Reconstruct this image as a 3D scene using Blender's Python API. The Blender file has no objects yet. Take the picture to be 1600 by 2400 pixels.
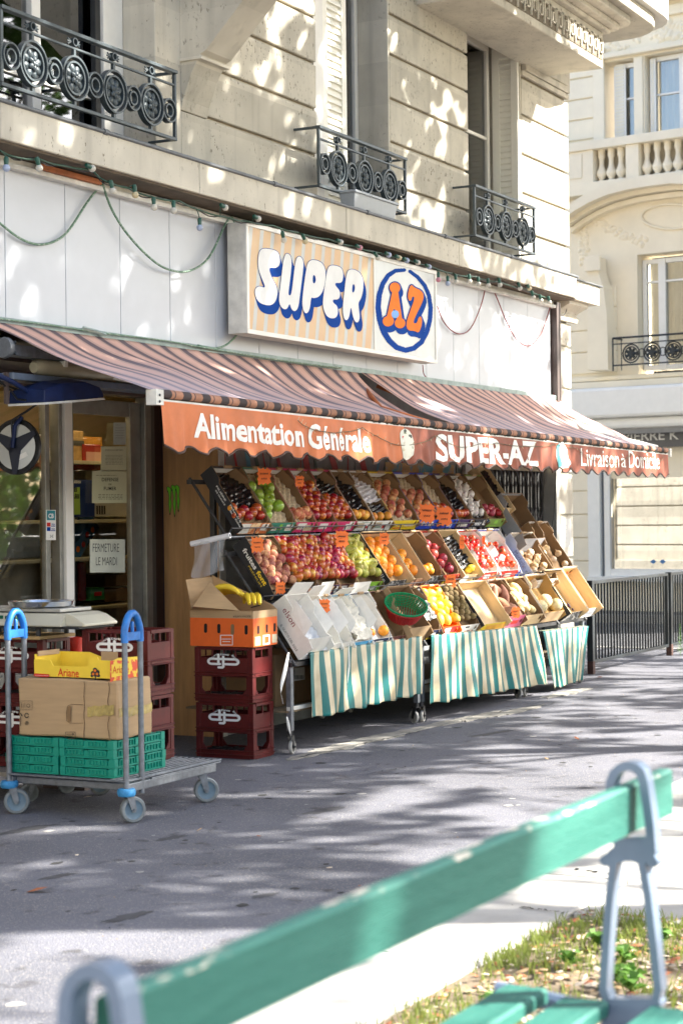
import bpy, bmesh, math, random
import numpy as np
from mathutils import Vector, Matrix, Euler
R = math.radians
S = bpy.context.scene
COL = S.collection
# ---------------------------------------------------------------- camera
FPX, ANG, RHO, CAM = 4350.0, R(27.66), .012, Vector((0, -6.6, 1.5))
CY0 = 1207.0
ca, sa = math.cos(ANG), math.sin(ANG)
fwd = Vector((ca, sa, 0)); rgt = Vector((sa, -ca, 0)); upv = Vector((0, 0, 1))
cx = rgt*math.cos(RHO) - upv*math.sin(RHO)
cy = rgt*math.sin(RHO) + upv*math.cos(RHO)
cam_d = bpy.data.cameras.new("camera"); cam = bpy.data.objects.new("camera", cam_d); COL.objects.link(cam)
cam.matrix_world = Matrix(((cx.x, cy.x, -fwd.x, CAM.x), (cx.y, cy.y, -fwd.y, CAM.y), (cx.z, cy.z, -fwd.z, CAM.z), (0, 0, 0, 1)))
cam_d.sensor_fit = 'HORIZONTAL'; cam_d.sensor_width = 24.0; cam_d.lens = FPX*24.0/1600
cam_d.shift_y = (CY0-1200.0)/1600.0
cam_d.clip_start = .05; cam_d.clip_end = 600
cam_d.dof.use_dof = True; cam_d.dof.focus_distance = 11.8; cam_d.dof.aperture_fstop = 4.4
S.camera = cam
# ---------------------------------------------------------------- sun, sky, exposure
SUN = Vector((.50, -.80, .72)).normalized()
w = bpy.data.worlds.new("World"); S.world = w; w.use_nodes = True
nt = w.node_tree; bg = nt.nodes["Background"]
sky = nt.nodes.new("ShaderNodeTexSky"); sky.sky_type = 'NISHITA'; sky.sun_disc = False
sky.sun_elevation = math.asin(SUN.z); sky.sun_rotation = math.atan2(SUN.x, SUN.y)
sky.air_density = 1.0; sky.dust_density = 2.5; sky.ozone_density = 1.0
nt.links.new(sky.outputs[0], bg.inputs[0]); bg.inputs[1].default_value = .10
sl = bpy.data.lights.new("sun", 'SUN'); so = bpy.data.objects.new("sun", sl); COL.objects.link(so)
sl.energy = 5.0; sl.angle = R(.53); sl.color = (1, .95, .86)
so.rotation_euler = SUN.to_track_quat('Z', 'Y').to_euler(); so.location = (5, -10, 15)
S.view_settings.view_transform = 'Standard'; S.view_settings.look = 'None'; S.view_settings.gamma = 1
S.view_settings.exposure = 2.25
S.cycles.max_bounces = 8; S.cycles.transparent_max_bounces = 12
S.cycles.caustics_reflective = False; S.cycles.caustics_refractive = False
S.cycles.sample_clamp_indirect = 6
# ---------------------------------------------------------------- photo pixel -> point on a real plane
def ray(px, py):
    u = (px-800)/FPX; v = (CY0-py)/FPX
    return fwd + cx*u + cy*v
def atY(px, py, Y):
    d = ray(px, py); return CAM + d*((Y-CAM.y)/d.y)
def atX(px, py, X):
    d = ray(px, py); return CAM + d*((X-CAM.x)/d.x)
def atZ(px, py, Z=0.0):
    d = ray(px, py); return CAM + d*((Z-CAM.z)/d.z)
def atP(px, py, o, n):
    d = ray(px, py); return CAM + d*((o-CAM).dot(n)/d.dot(n))
def topx(p):
    q = Vector(p)-CAM; dep = q.dot(fwd); return 800+FPX*q.dot(cx)/dep, CY0-FPX*q.dot(cy)/dep
# ---------------------------------------------------------------- materials
def s2l(c):
    return tuple(((x/255)/12.92 if x/255 <= .04045 else ((x/255+.055)/1.055)**2.4) for x in c)
MATS = {}
def M(name, col, rough=.65, metal=0, var=.10, sc=9, bump=0, bs=80, col2=None, lo=.45, hi=.65, rnd=0, trans=0, coat=0, spec=.5, stretch=None):
    """procedural principled: two noise layers vary the colour, a third bumps it"""
    if name in MATS: return MATS[name]
    m = bpy.data.materials.new(name); m.use_nodes = True; n = m.node_tree; N = n.nodes; L = n.links
    b = N["Principled BSDF"]; b.inputs["Roughness"].default_value = rough; b.inputs["Metallic"].default_value = metal
    b.inputs["Specular IOR Level"].default_value = spec
    if coat: b.inputs["Coat Weight"].default_value = coat
    tc = N.new("ShaderNodeTexCoord"); src = tc.outputs["Object"]
    if stretch:
        mp = N.new("ShaderNodeMapping"); mp.inputs["Scale"].default_value = stretch; L.new(src, mp.inputs[0]); src = mp.outputs[0]
    nz = N.new("ShaderNodeTexNoise"); nz.inputs["Scale"].default_value = sc; nz.inputs["Detail"].default_value = 5; nz.inputs["Roughness"].default_value = .62
    L.new(src, nz.inputs["Vector"])
    rp = N.new("ShaderNodeValToRGB"); L.new(nz.outputs["Fac"], rp.inputs[0])
    if col2 is None:
        e = rp.color_ramp.elements; e[0].position = .28; e[1].position = .72
        e[0].color = tuple(x*(1-var) for x in col)+(1,); e[1].color = tuple(min(1, x*(1+var)) for x in col)+(1,)
    else:
        e = rp.color_ramp.elements; e[0].position = lo; e[1].position = hi; e[0].color = tuple(col)+(1,); e[1].color = tuple(col2)+(1,)
    out = rp.outputs[0]
    if rnd:
        oi = N.new("ShaderNodeObjectInfo"); hs = N.new("ShaderNodeHueSaturation")
        mr = N.new("ShaderNodeMapRange"); mr.inputs[3].default_value = .5-rnd*.12; mr.inputs[4].default_value = .5+rnd*.12
        mv = N.new("ShaderNodeMapRange"); mv.inputs[3].default_value = 1-rnd; mv.inputs[4].default_value = 1+rnd
        L.new(oi.outputs["Random"], mr.inputs[0]); L.new(oi.outputs["Random"], mv.inputs[0])
        L.new(mr.outputs[0], hs.inputs["Hue"]); L.new(mv.outputs[0], hs.inputs["Value"]); L.new(out, hs.inputs["Color"]); out = hs.outputs[0]
    L.new(out, b.inputs["Base Color"])
    if trans:
        tb = N.new("ShaderNodeBsdfTranslucent"); L.new(out, tb.inputs[0]); mx = N.new("ShaderNodeMixShader"); mx.inputs[0].default_value = trans
        L.new(b.outputs[0], mx.inputs[1]); L.new(tb.outputs[0], mx.inputs[2]); L.new(mx.outputs[0], N["Material Output"].inputs[0])
    if bump:
        n2 = N.new("ShaderNodeTexNoise"); n2.inputs["Scale"].default_value = bs; n2.inputs["Detail"].default_value = 4; L.new(src, n2.inputs["Vector"])
        bp = N.new("ShaderNodeBump"); bp.inputs["Strength"].default_value = bump; bp.inputs["Distance"].default_value = .004
        L.new(n2.outputs["Fac"], bp.inputs["Height"]); L.new(bp.outputs[0], b.inputs["Normal"])
    MATS[name] = m; return m
def stone(name, col, dark, pit=.62):
    if name in MATS: return MATS[name]
    m = bpy.data.materials.new(name); m.use_nodes = True; n = m.node_tree; N = n.nodes; L = n.links; b = N["Principled BSDF"]; b.inputs["Roughness"].default_value = .85
    tc = N.new("ShaderNodeTexCoord")
    a = N.new("ShaderNodeTexNoise"); a.inputs["Scale"].default_value = 3.2; a.inputs["Detail"].default_value = 6; L.new(tc.outputs["Object"], a.inputs[0])
    r1 = N.new("ShaderNodeValToRGB"); e = r1.color_ramp.elements; e[0].position = .3; e[1].position = .7
    e[0].color = tuple(x*.86 for x in col)+(1,); e[1].color = tuple(min(1, x*1.1) for x in col)+(1,); L.new(a.outputs["Fac"], r1.inputs[0])
    mp = N.new("ShaderNodeMapping"); mp.inputs["Scale"].default_value = (34, 34, 20); L.new(tc.outputs["Object"], mp.inputs[0])
    p = N.new("ShaderNodeTexNoise"); p.inputs["Scale"].default_value = 1; p.inputs["Detail"].default_value = 3; p.inputs["Roughness"].default_value = .7; L.new(mp.outputs[0], p.inputs[0])
    r2 = N.new("ShaderNodeValToRGB"); e = r2.color_ramp.elements; e[0].position = pit; e[1].position = pit+.06; e[0].color = (0, 0, 0, 1); e[1].color = (1, 1, 1, 1); L.new(p.outputs["Fac"], r2.inputs[0])
    # patches where the pitting gathers, and long vertical weather streaks
    q = N.new("ShaderNodeTexNoise"); q.inputs["Scale"].default_value = 1.7; q.inputs["Detail"].default_value = 2; L.new(tc.outputs["Object"], q.inputs[0])
    rq = N.new("ShaderNodeMapRange"); rq.inputs[1].default_value = .4; rq.inputs[2].default_value = .62; L.new(q.outputs["Fac"], rq.inputs[0])
    mu = N.new("ShaderNodeMath"); mu.operation = 'MULTIPLY'; L.new(r2.outputs[0], mu.inputs[0]); L.new(rq.outputs[0], mu.inputs[1])
    mx = N.new("ShaderNodeMixRGB"); mx.inputs[2].default_value = tuple(dark)+(1,); L.new(mu.outputs[0], mx.inputs[0]); L.new(r1.outputs[0], mx.inputs[1])
    mp2 = N.new("ShaderNodeMapping"); mp2.inputs["Scale"].default_value = (9, 9, .8); L.new(tc.outputs["Object"], mp2.inputs[0])
    st = N.new("ShaderNodeTexNoise"); st.inputs["Scale"].default_value = 1; st.inputs["Detail"].default_value = 4; L.new(mp2.outputs[0], st.inputs[0])
    rs = N.new("ShaderNodeMapRange"); rs.inputs[1].default_value = .52; rs.inputs[2].default_value = .8; rs.inputs[4].default_value = .55; L.new(st.outputs["Fac"], rs.inputs[0])
    m2 = N.new("ShaderNodeMixRGB"); m2.inputs[2].default_value = tuple(x*.50 for x in col)+(1,); L.new(rs.outputs[0], m2.inputs[0]); L.new(mx.outputs[0], m2.inputs[1])
    # each course of stone a slightly different tone
    sx_ = N.new("ShaderNodeSeparateXYZ"); L.new(tc.outputs["Object"], sx_.inputs[0]); kz = N.new("ShaderNodeMath"); kz.operation = 'MULTIPLY'; kz.inputs[1].default_value = 2.9; L.new(sx_.outputs[2], kz.inputs[0])
    fl = N.new("ShaderNodeMath"); fl.operation = 'FLOOR'; L.new(kz.outputs[0], fl.inputs[0]); wn = N.new("ShaderNodeTexWhiteNoise"); wn.noise_dimensions = '1D'; L.new(fl.outputs[0], wn.inputs["W"])
    wr = N.new("ShaderNodeMapRange"); wr.inputs[3].default_value = .86; wr.inputs[4].default_value = 1.12; L.new(wn.outputs[0], wr.inputs[0])
    hs = N.new("ShaderNodeHueSaturation"); L.new(wr.outputs[0], hs.inputs["Value"]); L.new(m2.outputs[0], hs.inputs["Color"])
    L.new(hs.outputs[0], b.inputs["Base Color"])
    bp = N.new("ShaderNodeBump"); bp.inputs["Strength"].default_value = .35; bp.inputs["Distance"].default_value = .006; bp.invert = True
    L.new(mu.outputs[0], bp.inputs["Height"]); L.new(bp.outputs[0], b.inputs["Normal"])
    MATS[name] = m; return m
def glass(name, tint=(.75, .8, .78), refl=.35, rough=.02):
    m = bpy.data.materials.new(name); m.use_nodes = True; n = m.node_tree; N = n.nodes; L = n.links; N.remove(N["Principled BSDF"])
    t = N.new("ShaderNodeBsdfTransparent"); t.inputs[0].default_value = tint+(1,); g = N.new("ShaderNodeBsdfGlossy"); g.inputs["Roughness"].default_value = rough
    lw = N.new("ShaderNodeLayerWeight"); lw.inputs[0].default_value = .35
    mr = N.new("ShaderNodeMapRange"); mr.inputs[3].default_value = refl; mr.inputs[4].default_value = 1; L.new(lw.outputs["Fresnel"], mr.inputs[0])
    mx = N.new("ShaderNodeMixShader"); L.new(mr.outputs[0], mx.inputs[0]); L.new(t.outputs[0], mx.inputs[1]); L.new(g.outputs[0], mx.inputs[2]); L.new(mx.outputs[0], N["Material Output"].inputs[0])
    return m
def stripes(name, bands, period, base, rough=.7, slant=0.0, dirt=None, bump=.0, trans=0, coat=0):
    """cloth striped by its own UV: u in metres. bands = [(start,end,colour)] as fractions of the period"""
    m = bpy.data.materials.new(name); m.use_nodes = True; n = m.node_tree; N = n.nodes; L = n.links; b = N["Principled BSDF"]; b.inputs["Roughness"].default_value = rough
    uv = N.new("ShaderNodeUVMap"); sp = N.new("ShaderNodeSeparateXYZ"); L.new(uv.outputs[0], sp.inputs[0])
    k = N.new("ShaderNodeMath"); k.operation = 'MULTIPLY_ADD'; k.inputs[1].default_value = slant; L.new(sp.outputs[1], k.inputs[0]); L.new(sp.outputs[0], k.inputs[2])
    d = N.new("ShaderNodeMath"); d.operation = 'DIVIDE'; d.inputs[1].default_value = period; L.new(k.outputs[0], d.inputs[0])
    fr = N.new("ShaderNodeMath"); fr.operation = 'FRACT'; L.new(d.outputs[0], fr.inputs[0])
    rp = N.new("ShaderNodeValToRGB"); rp.color_ramp.interpolation = 'CONSTANT'; e = rp.color_ramp.elements
    e[0].position = 0; e[0].color = tuple(base)+(1,); e[1].position = .9999; e[1].color = tuple(base)+(1,)
    for a, z, c in bands:
        q = e.new(max(a, .0001)); q.color = tuple(c)+(1,); q = e.new(z); q.color = tuple(base)+(1,)
    L.new(fr.outputs[0], rp.inputs[0]); out = rp.outputs[0]
    tc = N.new("ShaderNodeTexCoord")
    nz = N.new("ShaderNodeTexNoise"); nz.inputs["Scale"].default_value = 5; nz.inputs["Detail"].default_value = 6; L.new(tc.outputs["Object"], nz.inputs[0])
    if dirt:
        mr = N.new("ShaderNodeMapRange"); mr.inputs[1].default_value = .42; mr.inputs[2].default_value = .75; mr.inputs[4].default_value = dirt[1]; L.new(nz.outputs["Fac"], mr.inputs[0])
        mx = N.new("ShaderNodeMixRGB"); mx.blend_type = 'MULTIPLY'; mx.inputs[2].default_value = tuple(dirt[0])+(1,); L.new(mr.outputs[0], mx.inputs[0]); L.new(out, mx.inputs[1]); out = mx.outputs[0]
        if len(dirt) > 2:       # grime gathered along the low edge of the cloth (v near 1)
            m3 = N.new("ShaderNodeMapRange"); m3.inputs[1].default_value = dirt[2]; m3.inputs[2].default_value = 1.0; m3.inputs[4].default_value = dirt[3]; L.new(sp.outputs[1], m3.inputs[0])
            mm = N.new("ShaderNodeMixRGB"); mm.inputs[2].default_value = tuple(dirt[0])+(1,); L.new(m3.outputs[0], mm.inputs[0]); L.new(out, mm.inputs[1]); out = mm.outputs[0]
    L.new(out, b.inputs["Base Color"])
    if coat: b.inputs["Coat Weight"].default_value = coat
    if bump:
        bp = N.new("ShaderNodeBump"); bp.inputs["Strength"].default_value = bump; bp.inputs["Distance"].default_value = .01; L.new(nz.outputs["Fac"], bp.inputs["Height"]); L.new(bp.outputs[0], b.inputs["Normal"])
    if trans:
        tb = N.new("ShaderNodeBsdfTranslucent"); L.new(out, tb.inputs[0]); mx = N.new("ShaderNodeMixShader"); mx.inputs[0].default_value = trans
        L.new(b.outputs[0], mx.inputs[1]); L.new(tb.outputs[0], mx.inputs[2]); L.new(mx.outputs[0], N["Material Output"].inputs[0])
    return m
# ---------------------------------------------------------------- objects
WL = {}
def tag(o, label=None, cat=None, group=None, kind=None):
    if label: o["label"] = label
    if cat: o["category"] = cat
    if group: o["group"] = group
    if kind: o["kind"] = kind
    return o
def thing(name, label, cat, loc=(0, 0, 0), group=None, rot=(0, 0, 0)):
    o = bpy.data.objects.new(name, None); COL.objects.link(o); o.location = loc; o.rotation_euler = rot; o.empty_display_size = .1
    WL[o.name] = Vector(loc) if tuple(rot) == (0, 0, 0) else None
    return tag(o, label, cat, group)
def copy_tree(o, parent=None):
    c = o.copy(); COL.objects.link(c); c.parent = parent
    for ch in o.children: copy_tree(ch, c)
    return c
class MB:
    def __init__(s): s.v = []; s.f = []; s.m = []; s.uv = {}; s.mats = []
    def mi(s, mat):
        if mat not in s.mats: s.mats.append(mat)
        return s.mats.index(mat)
    def add(s, vs, fs, mat, T=None):
        k = len(s.v); i = s.mi(mat)
        if T is not None: vs = [T @ Vector(p) for p in vs]
        s.v += [tuple(p) for p in vs]; s.f += [tuple(k+j for j in f) for f in fs]; s.m += [i]*len(fs); return k
    def bx(s, x0, x1, y0, y1, z0, z1, mat, T=None):
        return s.add([(x0, y0, z0), (x1, y0, z0), (x1, y1, z0), (x0, y1, z0), (x0, y0, z1), (x1, y0, z1), (x1, y1, z1), (x0, y1, z1)],
              [(0, 3, 2, 1), (4, 5, 6, 7), (0, 1, 5, 4), (1, 2, 6, 5), (2, 3, 7, 6), (3, 0, 4, 7)], mat, T)
    def tube(s, pts, r, mat, n=8, T=None, caps=True):
        pts = [Vector(p) for p in pts]; vs = []; prev = None; m = len(pts)
        rr = r if isinstance(r, (list, tuple)) else [r]*m
        for i, p in enumerate(pts):
            d = (pts[min(i+1, m-1)]-pts[max(i-1, 0)])
            d = d.normalized() if d.length > 1e-9 else Vector((0, 0, 1))
            if prev is None:
                a = d.orthogonal().normalized()
            else:
                a = prev-d*prev.dot(d); a = a.normalized() if a.length > 1e-6 else d.orthogonal().normalized()
            prev = a; b = d.cross(a)
            for k in range(n):
                t = 2*math.pi*(k+.5)/n; vs.append(p+(a*math.cos(t)+b*math.sin(t))*rr[i])
        fs = [(i*n+k, i*n+(k+1) % n, (i+1)*n+(k+1) % n, (i+1)*n+k) for i in range(m-1) for k in range(n)]
        if caps: fs += [tuple(range(n))[::-1], tuple((m-1)*n+k for k in range(n))]
        return s.add(vs, fs, mat, T)
    def lathe(s, prof, mat, n=20, T=None):
        vs = []; m = len(prof)
        for r, h in prof:
            for k in range(n):
                t = 2*math.pi*k/n; vs.append((r*math.cos(t), r*math.sin(t), h))
        fs = [(i*n+k, i*n+(k+1) % n, (i+1)*n+(k+1) % n, (i+1)*n+k) for i in range(m-1) for k in range(n)]
        if prof[0][0] > 1e-5: fs.append(tuple(range(n))[::-1])
        if prof[-1][0] > 1e-5: fs.append(tuple((m-1)*n+k for k in range(n)))
        return s.add(vs, fs, mat, T)
    def prism(s, poly, F, dv, mat):
        """poly 2D -> F(u,v) -> 3D, swept by vector dv"""
        a = [Vector(F(*p)) for p in poly]; b = [p+Vector(dv) for p in a]; n = len(a)
        return s.add(a+b, [tuple(range(n))[::-1], tuple(range(n, 2*n))]+[(i, (i+1) % n, n+(i+1) % n, n+i) for i in range(n)], mat)
    def sheet(s, nu, nv, F, mat, uv=None):
        k = len(s.v); i = s.mi(mat)
        for b in range(nv+1):
            for a in range(nu+1):
                s.v.append(tuple(F(a/nu, b/nv)))
                if uv: s.uv[len(s.v)-1] = uv(a/nu, b/nv)
        for b in range(nv):
            for a in range(nu):
                q = k+b*(nu+1)+a; s.f.append((q, q+1, q+nu+2, q+nu+1)); s.m.append(i)
    def build(s, name, parent=None, smooth=False, bevel=0, label=None, seg=2, thick=0):
        me = bpy.data.meshes.new(name); off = Vector((0, 0, 0))
        if parent is not None:
            q = WL.get(parent.name); off = q if q is not None else off
        me.from_pydata([tuple(Vector(p)-off) for p in s.v], [], s.f)
        for m in s.mats: me.materials.append(m)
        me.polygons.foreach_set("material_index", s.m)
        if s.uv:
            l = me.uv_layers.new(name="UVMap"); d = [0.0]*(2*len(me.loops))
            for lp in me.loops:
                u = s.uv.get(lp.vertex_index, (0, 0)); d[2*lp.index] = u[0]; d[2*lp.index+1] = u[1]
            l.data.foreach_set("uv", d)
        if smooth is not False:
            me.polygons.foreach_set("use_smooth", [True]*len(me.polygons))
            if smooth is not True: me.set_sharp_from_angle(angle=R(smooth))
        me.validate(); me.update()
        o = bpy.data.objects.new(name, me); COL.objects.link(o)
        if parent is not None: o.parent = parent; WL[o.name] = off if WL.get(parent.name) is not None else None
        else: WL[o.name] = Vector((0, 0, 0))
        if thick:
            t = o.modifiers.new("thickness", 'SOLIDIFY'); t.thickness = thick; t.offset = 0
        if bevel:
            t = o.modifiers.new("edge", 'BEVEL'); t.width = bevel; t.segments = seg; t.limit_method = 'ANGLE'; t.angle_limit = R(40)
        if label: o["label"] = label
        return o
# signed distances, vectorised
def seg_d(x, y, a, b):
    ax, ay = a; bx, by = b; dx, dy = bx-ax, by-ay; L = dx*dx+dy*dy+1e-12
    t = np.clip(((x-ax)*dx+(y-ay)*dy)/L, 0, 1); return np.hypot(x-ax-t*dx, y-ay-t*dy)
def strokes(paths, r=None):
    def f(x, y):
        d = np.full(x.shape, 1e9)
        for pa in paths:
            pts, rr = (pa if r is None else (pa, r))
            for a, b in zip(pts[:-1], pts[1:]): d = np.minimum(d, seg_d(x, y, a, b)-rr)
        return d
    return f
def poly_sd(P):
    P = [tuple(p) for p in P]
    def f(x, y):
        d = np.full(x.shape, 1e9); ins = np.zeros(x.shape, bool)
        for i in range(len(P)):
            a, b = P[i], P[(i+1) % len(P)]; d = np.minimum(d, seg_d(x, y, a, b))
            c = ((a[1] > y) != (b[1] > y)); den = (b[1]-a[1]) or 1e-9
            ins ^= c & (x < (b[0]-a[0])*(y-a[1])/den+a[0])
        return np.where(ins, -d, d)
    return f
def smooth_poly(P, k=2):
    for _ in range(k):
        Q = []
        for i in range(len(P)):
            a, b = P[i], P[(i+1) % len(P)]
            Q += [(a[0]*.75+b[0]*.25, a[1]*.75+b[1]*.25), (a[0]*.25+b[0]*.75, a[1]*.25+b[1]*.75)]
        P = Q
    return P
def sdf_cells(fn, u0, u1, v0, v1, st, merge=True):
    nx = int((u1-u0)/st)+2; ny = int((v1-v0)/st)+2
    xs = u0+np.arange(nx)*st; ys = v0+np.arange(ny)*st; X, Y = np.meshgrid(xs, ys); D = fn(X, Y)
    vs = []; idx = {}; fs = []
    def V(x, y):
        k = (round(x/st*512), round(y/st*512))
        if k not in idx: idx[k] = len(vs); vs.append((x, y))
        return idx[k]
    for j in range(ny-1):
        run = None
        for i in range(nx-1):
            q = [(xs[i], ys[j], D[j, i]), (xs[i+1], ys[j], D[j, i+1]), (xs[i+1], ys[j+1], D[j+1, i+1]), (xs[i], ys[j+1], D[j+1, i])]
            neg = sum(c[2] < 0 for c in q)
            if neg == 4 and merge:
                if run is None: run = i
                continue
            if run is not None:
                fs.append((V(xs[run], ys[j]), V(xs[i], ys[j]), V(xs[i], ys[j+1]), V(xs[run], ys[j+1]))); run = None
            if neg == 0: continue
            po = []
            for a in range(4):
                p, r = q[a], q[(a+1) % 4]
                if p[2] < 0: po.append(V(p[0], p[1]))
                if (p[2] < 0) != (r[2] < 0):
                    t = p[2]/(p[2]-r[2]); po.append(V(p[0]+(r[0]-p[0])*t, p[1]+(r[1]-p[1])*t))
            po = [a for k, a in enumerate(po) if a != po[k-1]]
            if len(po) > 2: fs.append(tuple(po))
        if run is not None: fs.append((V(xs[run], ys[j]), V(xs[-1], ys[j]), V(xs[-1], ys[j+1]), V(xs[run], ys[j+1])))
    return vs, fs
def sdf_flat(mb, fn, box, st, F, mat):
    vs, fs = sdf_cells(fn, *box, st); mb.add([F(*p) for p in vs], fs, mat)
def sdf_solid(mb, fn, box, st, F, dv, mat):
    vs, fs = sdf_cells(fn, *box, st, merge=False); n = len(vs); a = [Vector(F(*p)) for p in vs]; b = [p+Vector(dv) for p in a]
    cnt = {}
    for f in fs:
        for i in range(len(f)):
            e = (f[i], f[(i+1) % len(f)]); cnt[e] = 1
    side = [(e[1], e[0], e[0]+n, e[1]+n) for e in cnt if (e[1], e[0]) not in cnt]
    mb.add(a+b, [f[::-1] if False else f for f in fs]+[tuple(i+n for i in f)[::-1] for f in fs]+side, mat)
def txt(mb, body, F, W, H, mat, bold=0.0, sub=0, res=3, space=1.0):
    """lettering: glyph outlines fitted to a W x H box and mapped by F(u,v) onto its surface"""
    cu = bpy.data.curves.new("t", 'FONT'); cu.body = body; cu.size = 1; cu.offset = bold; cu.resolution_u = res; cu.space_character = space
    ob = bpy.data.objects.new("t", cu); me = bpy.data.meshes.new_from_object(ob)
    vs = [v.co.copy() for v in me.vertices]; fs = [tuple(p.vertices) for p in me.polygons]
    if sub:
        bm = bmesh.new(); bm.from_mesh(me); bmesh.ops.subdivide_edges(bm, edges=[e for e in bm.edges if e.calc_length() > .12], cuts=sub, use_grid_fill=False)
        bmesh.ops.triangulate(bm, faces=bm.faces[:]); bm.verts.index_update(); vs = [v.co.copy() for v in bm.verts]; fs = [tuple(v.index for v in f.verts) for f in bm.faces]; bm.free()
    bpy.data.objects.remove(ob); bpy.data.curves.remove(cu); bpy.data.meshes.remove(me)
    if not vs: return
    x0 = min(v.x for v in vs); x1 = max(v.x for v in vs); y0 = min(v.y for v in vs); y1 = max(v.y for v in vs)
    mb.add([F((v.x-x0)/(x1-x0)*W, (v.y-y0)/(y1-y0)*H) for v in vs], fs, mat)
def frame(o, u, v):
    o = Vector(o); u = Vector(u).normalized(); v = Vector(v).normalized()
    return lambda a, b: o+u*a+v*b
def arc(cxy, rx, ry, a0, a1, n=16):
    return [(cxy[0]+rx*math.cos(R(a0+(a1-a0)*i/n)), cxy[1]+ry*math.sin(R(a0+(a1-a0)*i/n))) for i in range(n+1)]
rng = random.Random(7)
# ================================================================ MATERIALS OF THE PLACE
lime = stone("limestone", (.53, .495, .41), (.10, .085, .055), .585)
lime2 = stone("limestone_smooth", (.57, .53, .44), (.18, .15, .10), .61)
cream = M("cream_stone", (.74, .60, .40), .85, var=.07, sc=2.5, bump=.15, bs=30)
grout = M("joint_mortar", (.30, .25, .17), .9, var=.25, sc=14)
asph = M("asphalt", (.085, .085, .092), .9, var=.22, sc=3.0, bump=.6, bs=420)
conc = M("concrete", (.34, .33, .31), .9, var=.18, sc=3, bump=.4, bs=150)
white = M("white_panel", (.52, .545, .585), .35, var=.05, sc=2.2)
wpaint = M("white_paint", (.78, .76, .70), .45, var=.06, sc=6)
wdirty = M("dirty_white_metal", (.62, .61, .56), .5, var=.25, sc=7)
shutm = M("shutter_paint", (.88, .86, .76), .5, var=.04, sc=5)
iron = M("cast_iron_paint", (.045, .062, .072), .42, metal=.1, var=.3, sc=40, bump=.3, bs=120)
lead = M("lead_flashing", (.13, .14, .15), .55, metal=.5, var=.25, sc=8)
alu = M("aluminium", (.42, .42, .40), .4, metal=.5, var=.15, sc=10)
galv = M("galvanised_steel", (.17, .185, .205), .48, metal=.5, var=.25, sc=30)
black = M("black_plastic", (.012, .013, .015), .4, var=.3, sc=30)
blackm = M("black_metal", (.018, .02, .022), .45, metal=.2, var=.3, sc=20)
darkin = M("dark_interior", (.02, .019, .018), .9)
brownm = M("brown_metal", (.07, .05, .045), .5, var=.25, sc=8)
dglass = glass("window_glass", (.6, .64, .62), .22); fglass = glass("far_window_glass", (.9, .92, .92), .12)
sglass = glass("shop_glass", (.93, .93, .88), .09)
curt = M("curtain", (.30, .36, .38), .9, var=.35, sc=3, stretch=(14, 14, .4))
curtw = M("white_curtain", (.80, .78, .72), .9, var=.12, sc=3, stretch=(14, 14, .4))
navy = M("navy_enamel", (.005, .014, .06), .5, var=.3, sc=14, spec=.3)
orange = M("orange_cloth", (.72, .19, .045), .55, var=.13, sc=6, bump=.25, bs=25)
ply = M("plywood", (.42, .24, .105), .7, var=.22, sc=2.2, stretch=(9, 9, 1.1), bump=.2, bs=60)
maroon = M("maroon_plastic", (.085, .007, .007), .42, var=.25, sc=12, spec=.35)
card = M("cardboard", (.42, .285, .155), .8, var=.09, sc=5, stretch=(1, 1, 9))
cardd = M("cardboard_inside_shaded", (.225, .135, .062), .85, var=.12, sc=6)  # inner card, darkened further to carry the shade under the awning
wood = M("crate_wood", (.62, .45, .24), .7, var=.12, sc=5, stretch=(2, 2, 9))
board = M("board_wood", (.42, .27, .11), .7, var=.2, sc=8)
green = M("crate_teal_plastic", (.0, .235, .165), .42, var=.12, sc=9)
bluep = M("handle_blue_plastic", (.012, .14, .44), .45, var=.3, sc=22)
rubber = M("grey_rubber", (.15, .17, .18), .6, var=.15, sc=30)
rubd = M("wheel_hub_blue_grey", (.10, .16, .21), .5, var=.15, sc=20)
paperw = M("white_paper", (.78, .77, .72), .8, var=.04)
ink = M("black_ink", (.02, .02, .022), .7)
inkb = M("blue_print", (.004, .055, .30), .8, spec=.12)
inkw = M("white_print", (.80, .80, .78), .7, var=.05, spec=.2)
inkr = M("red_print", (.60, .03, .02), .7, spec=.2)
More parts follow.
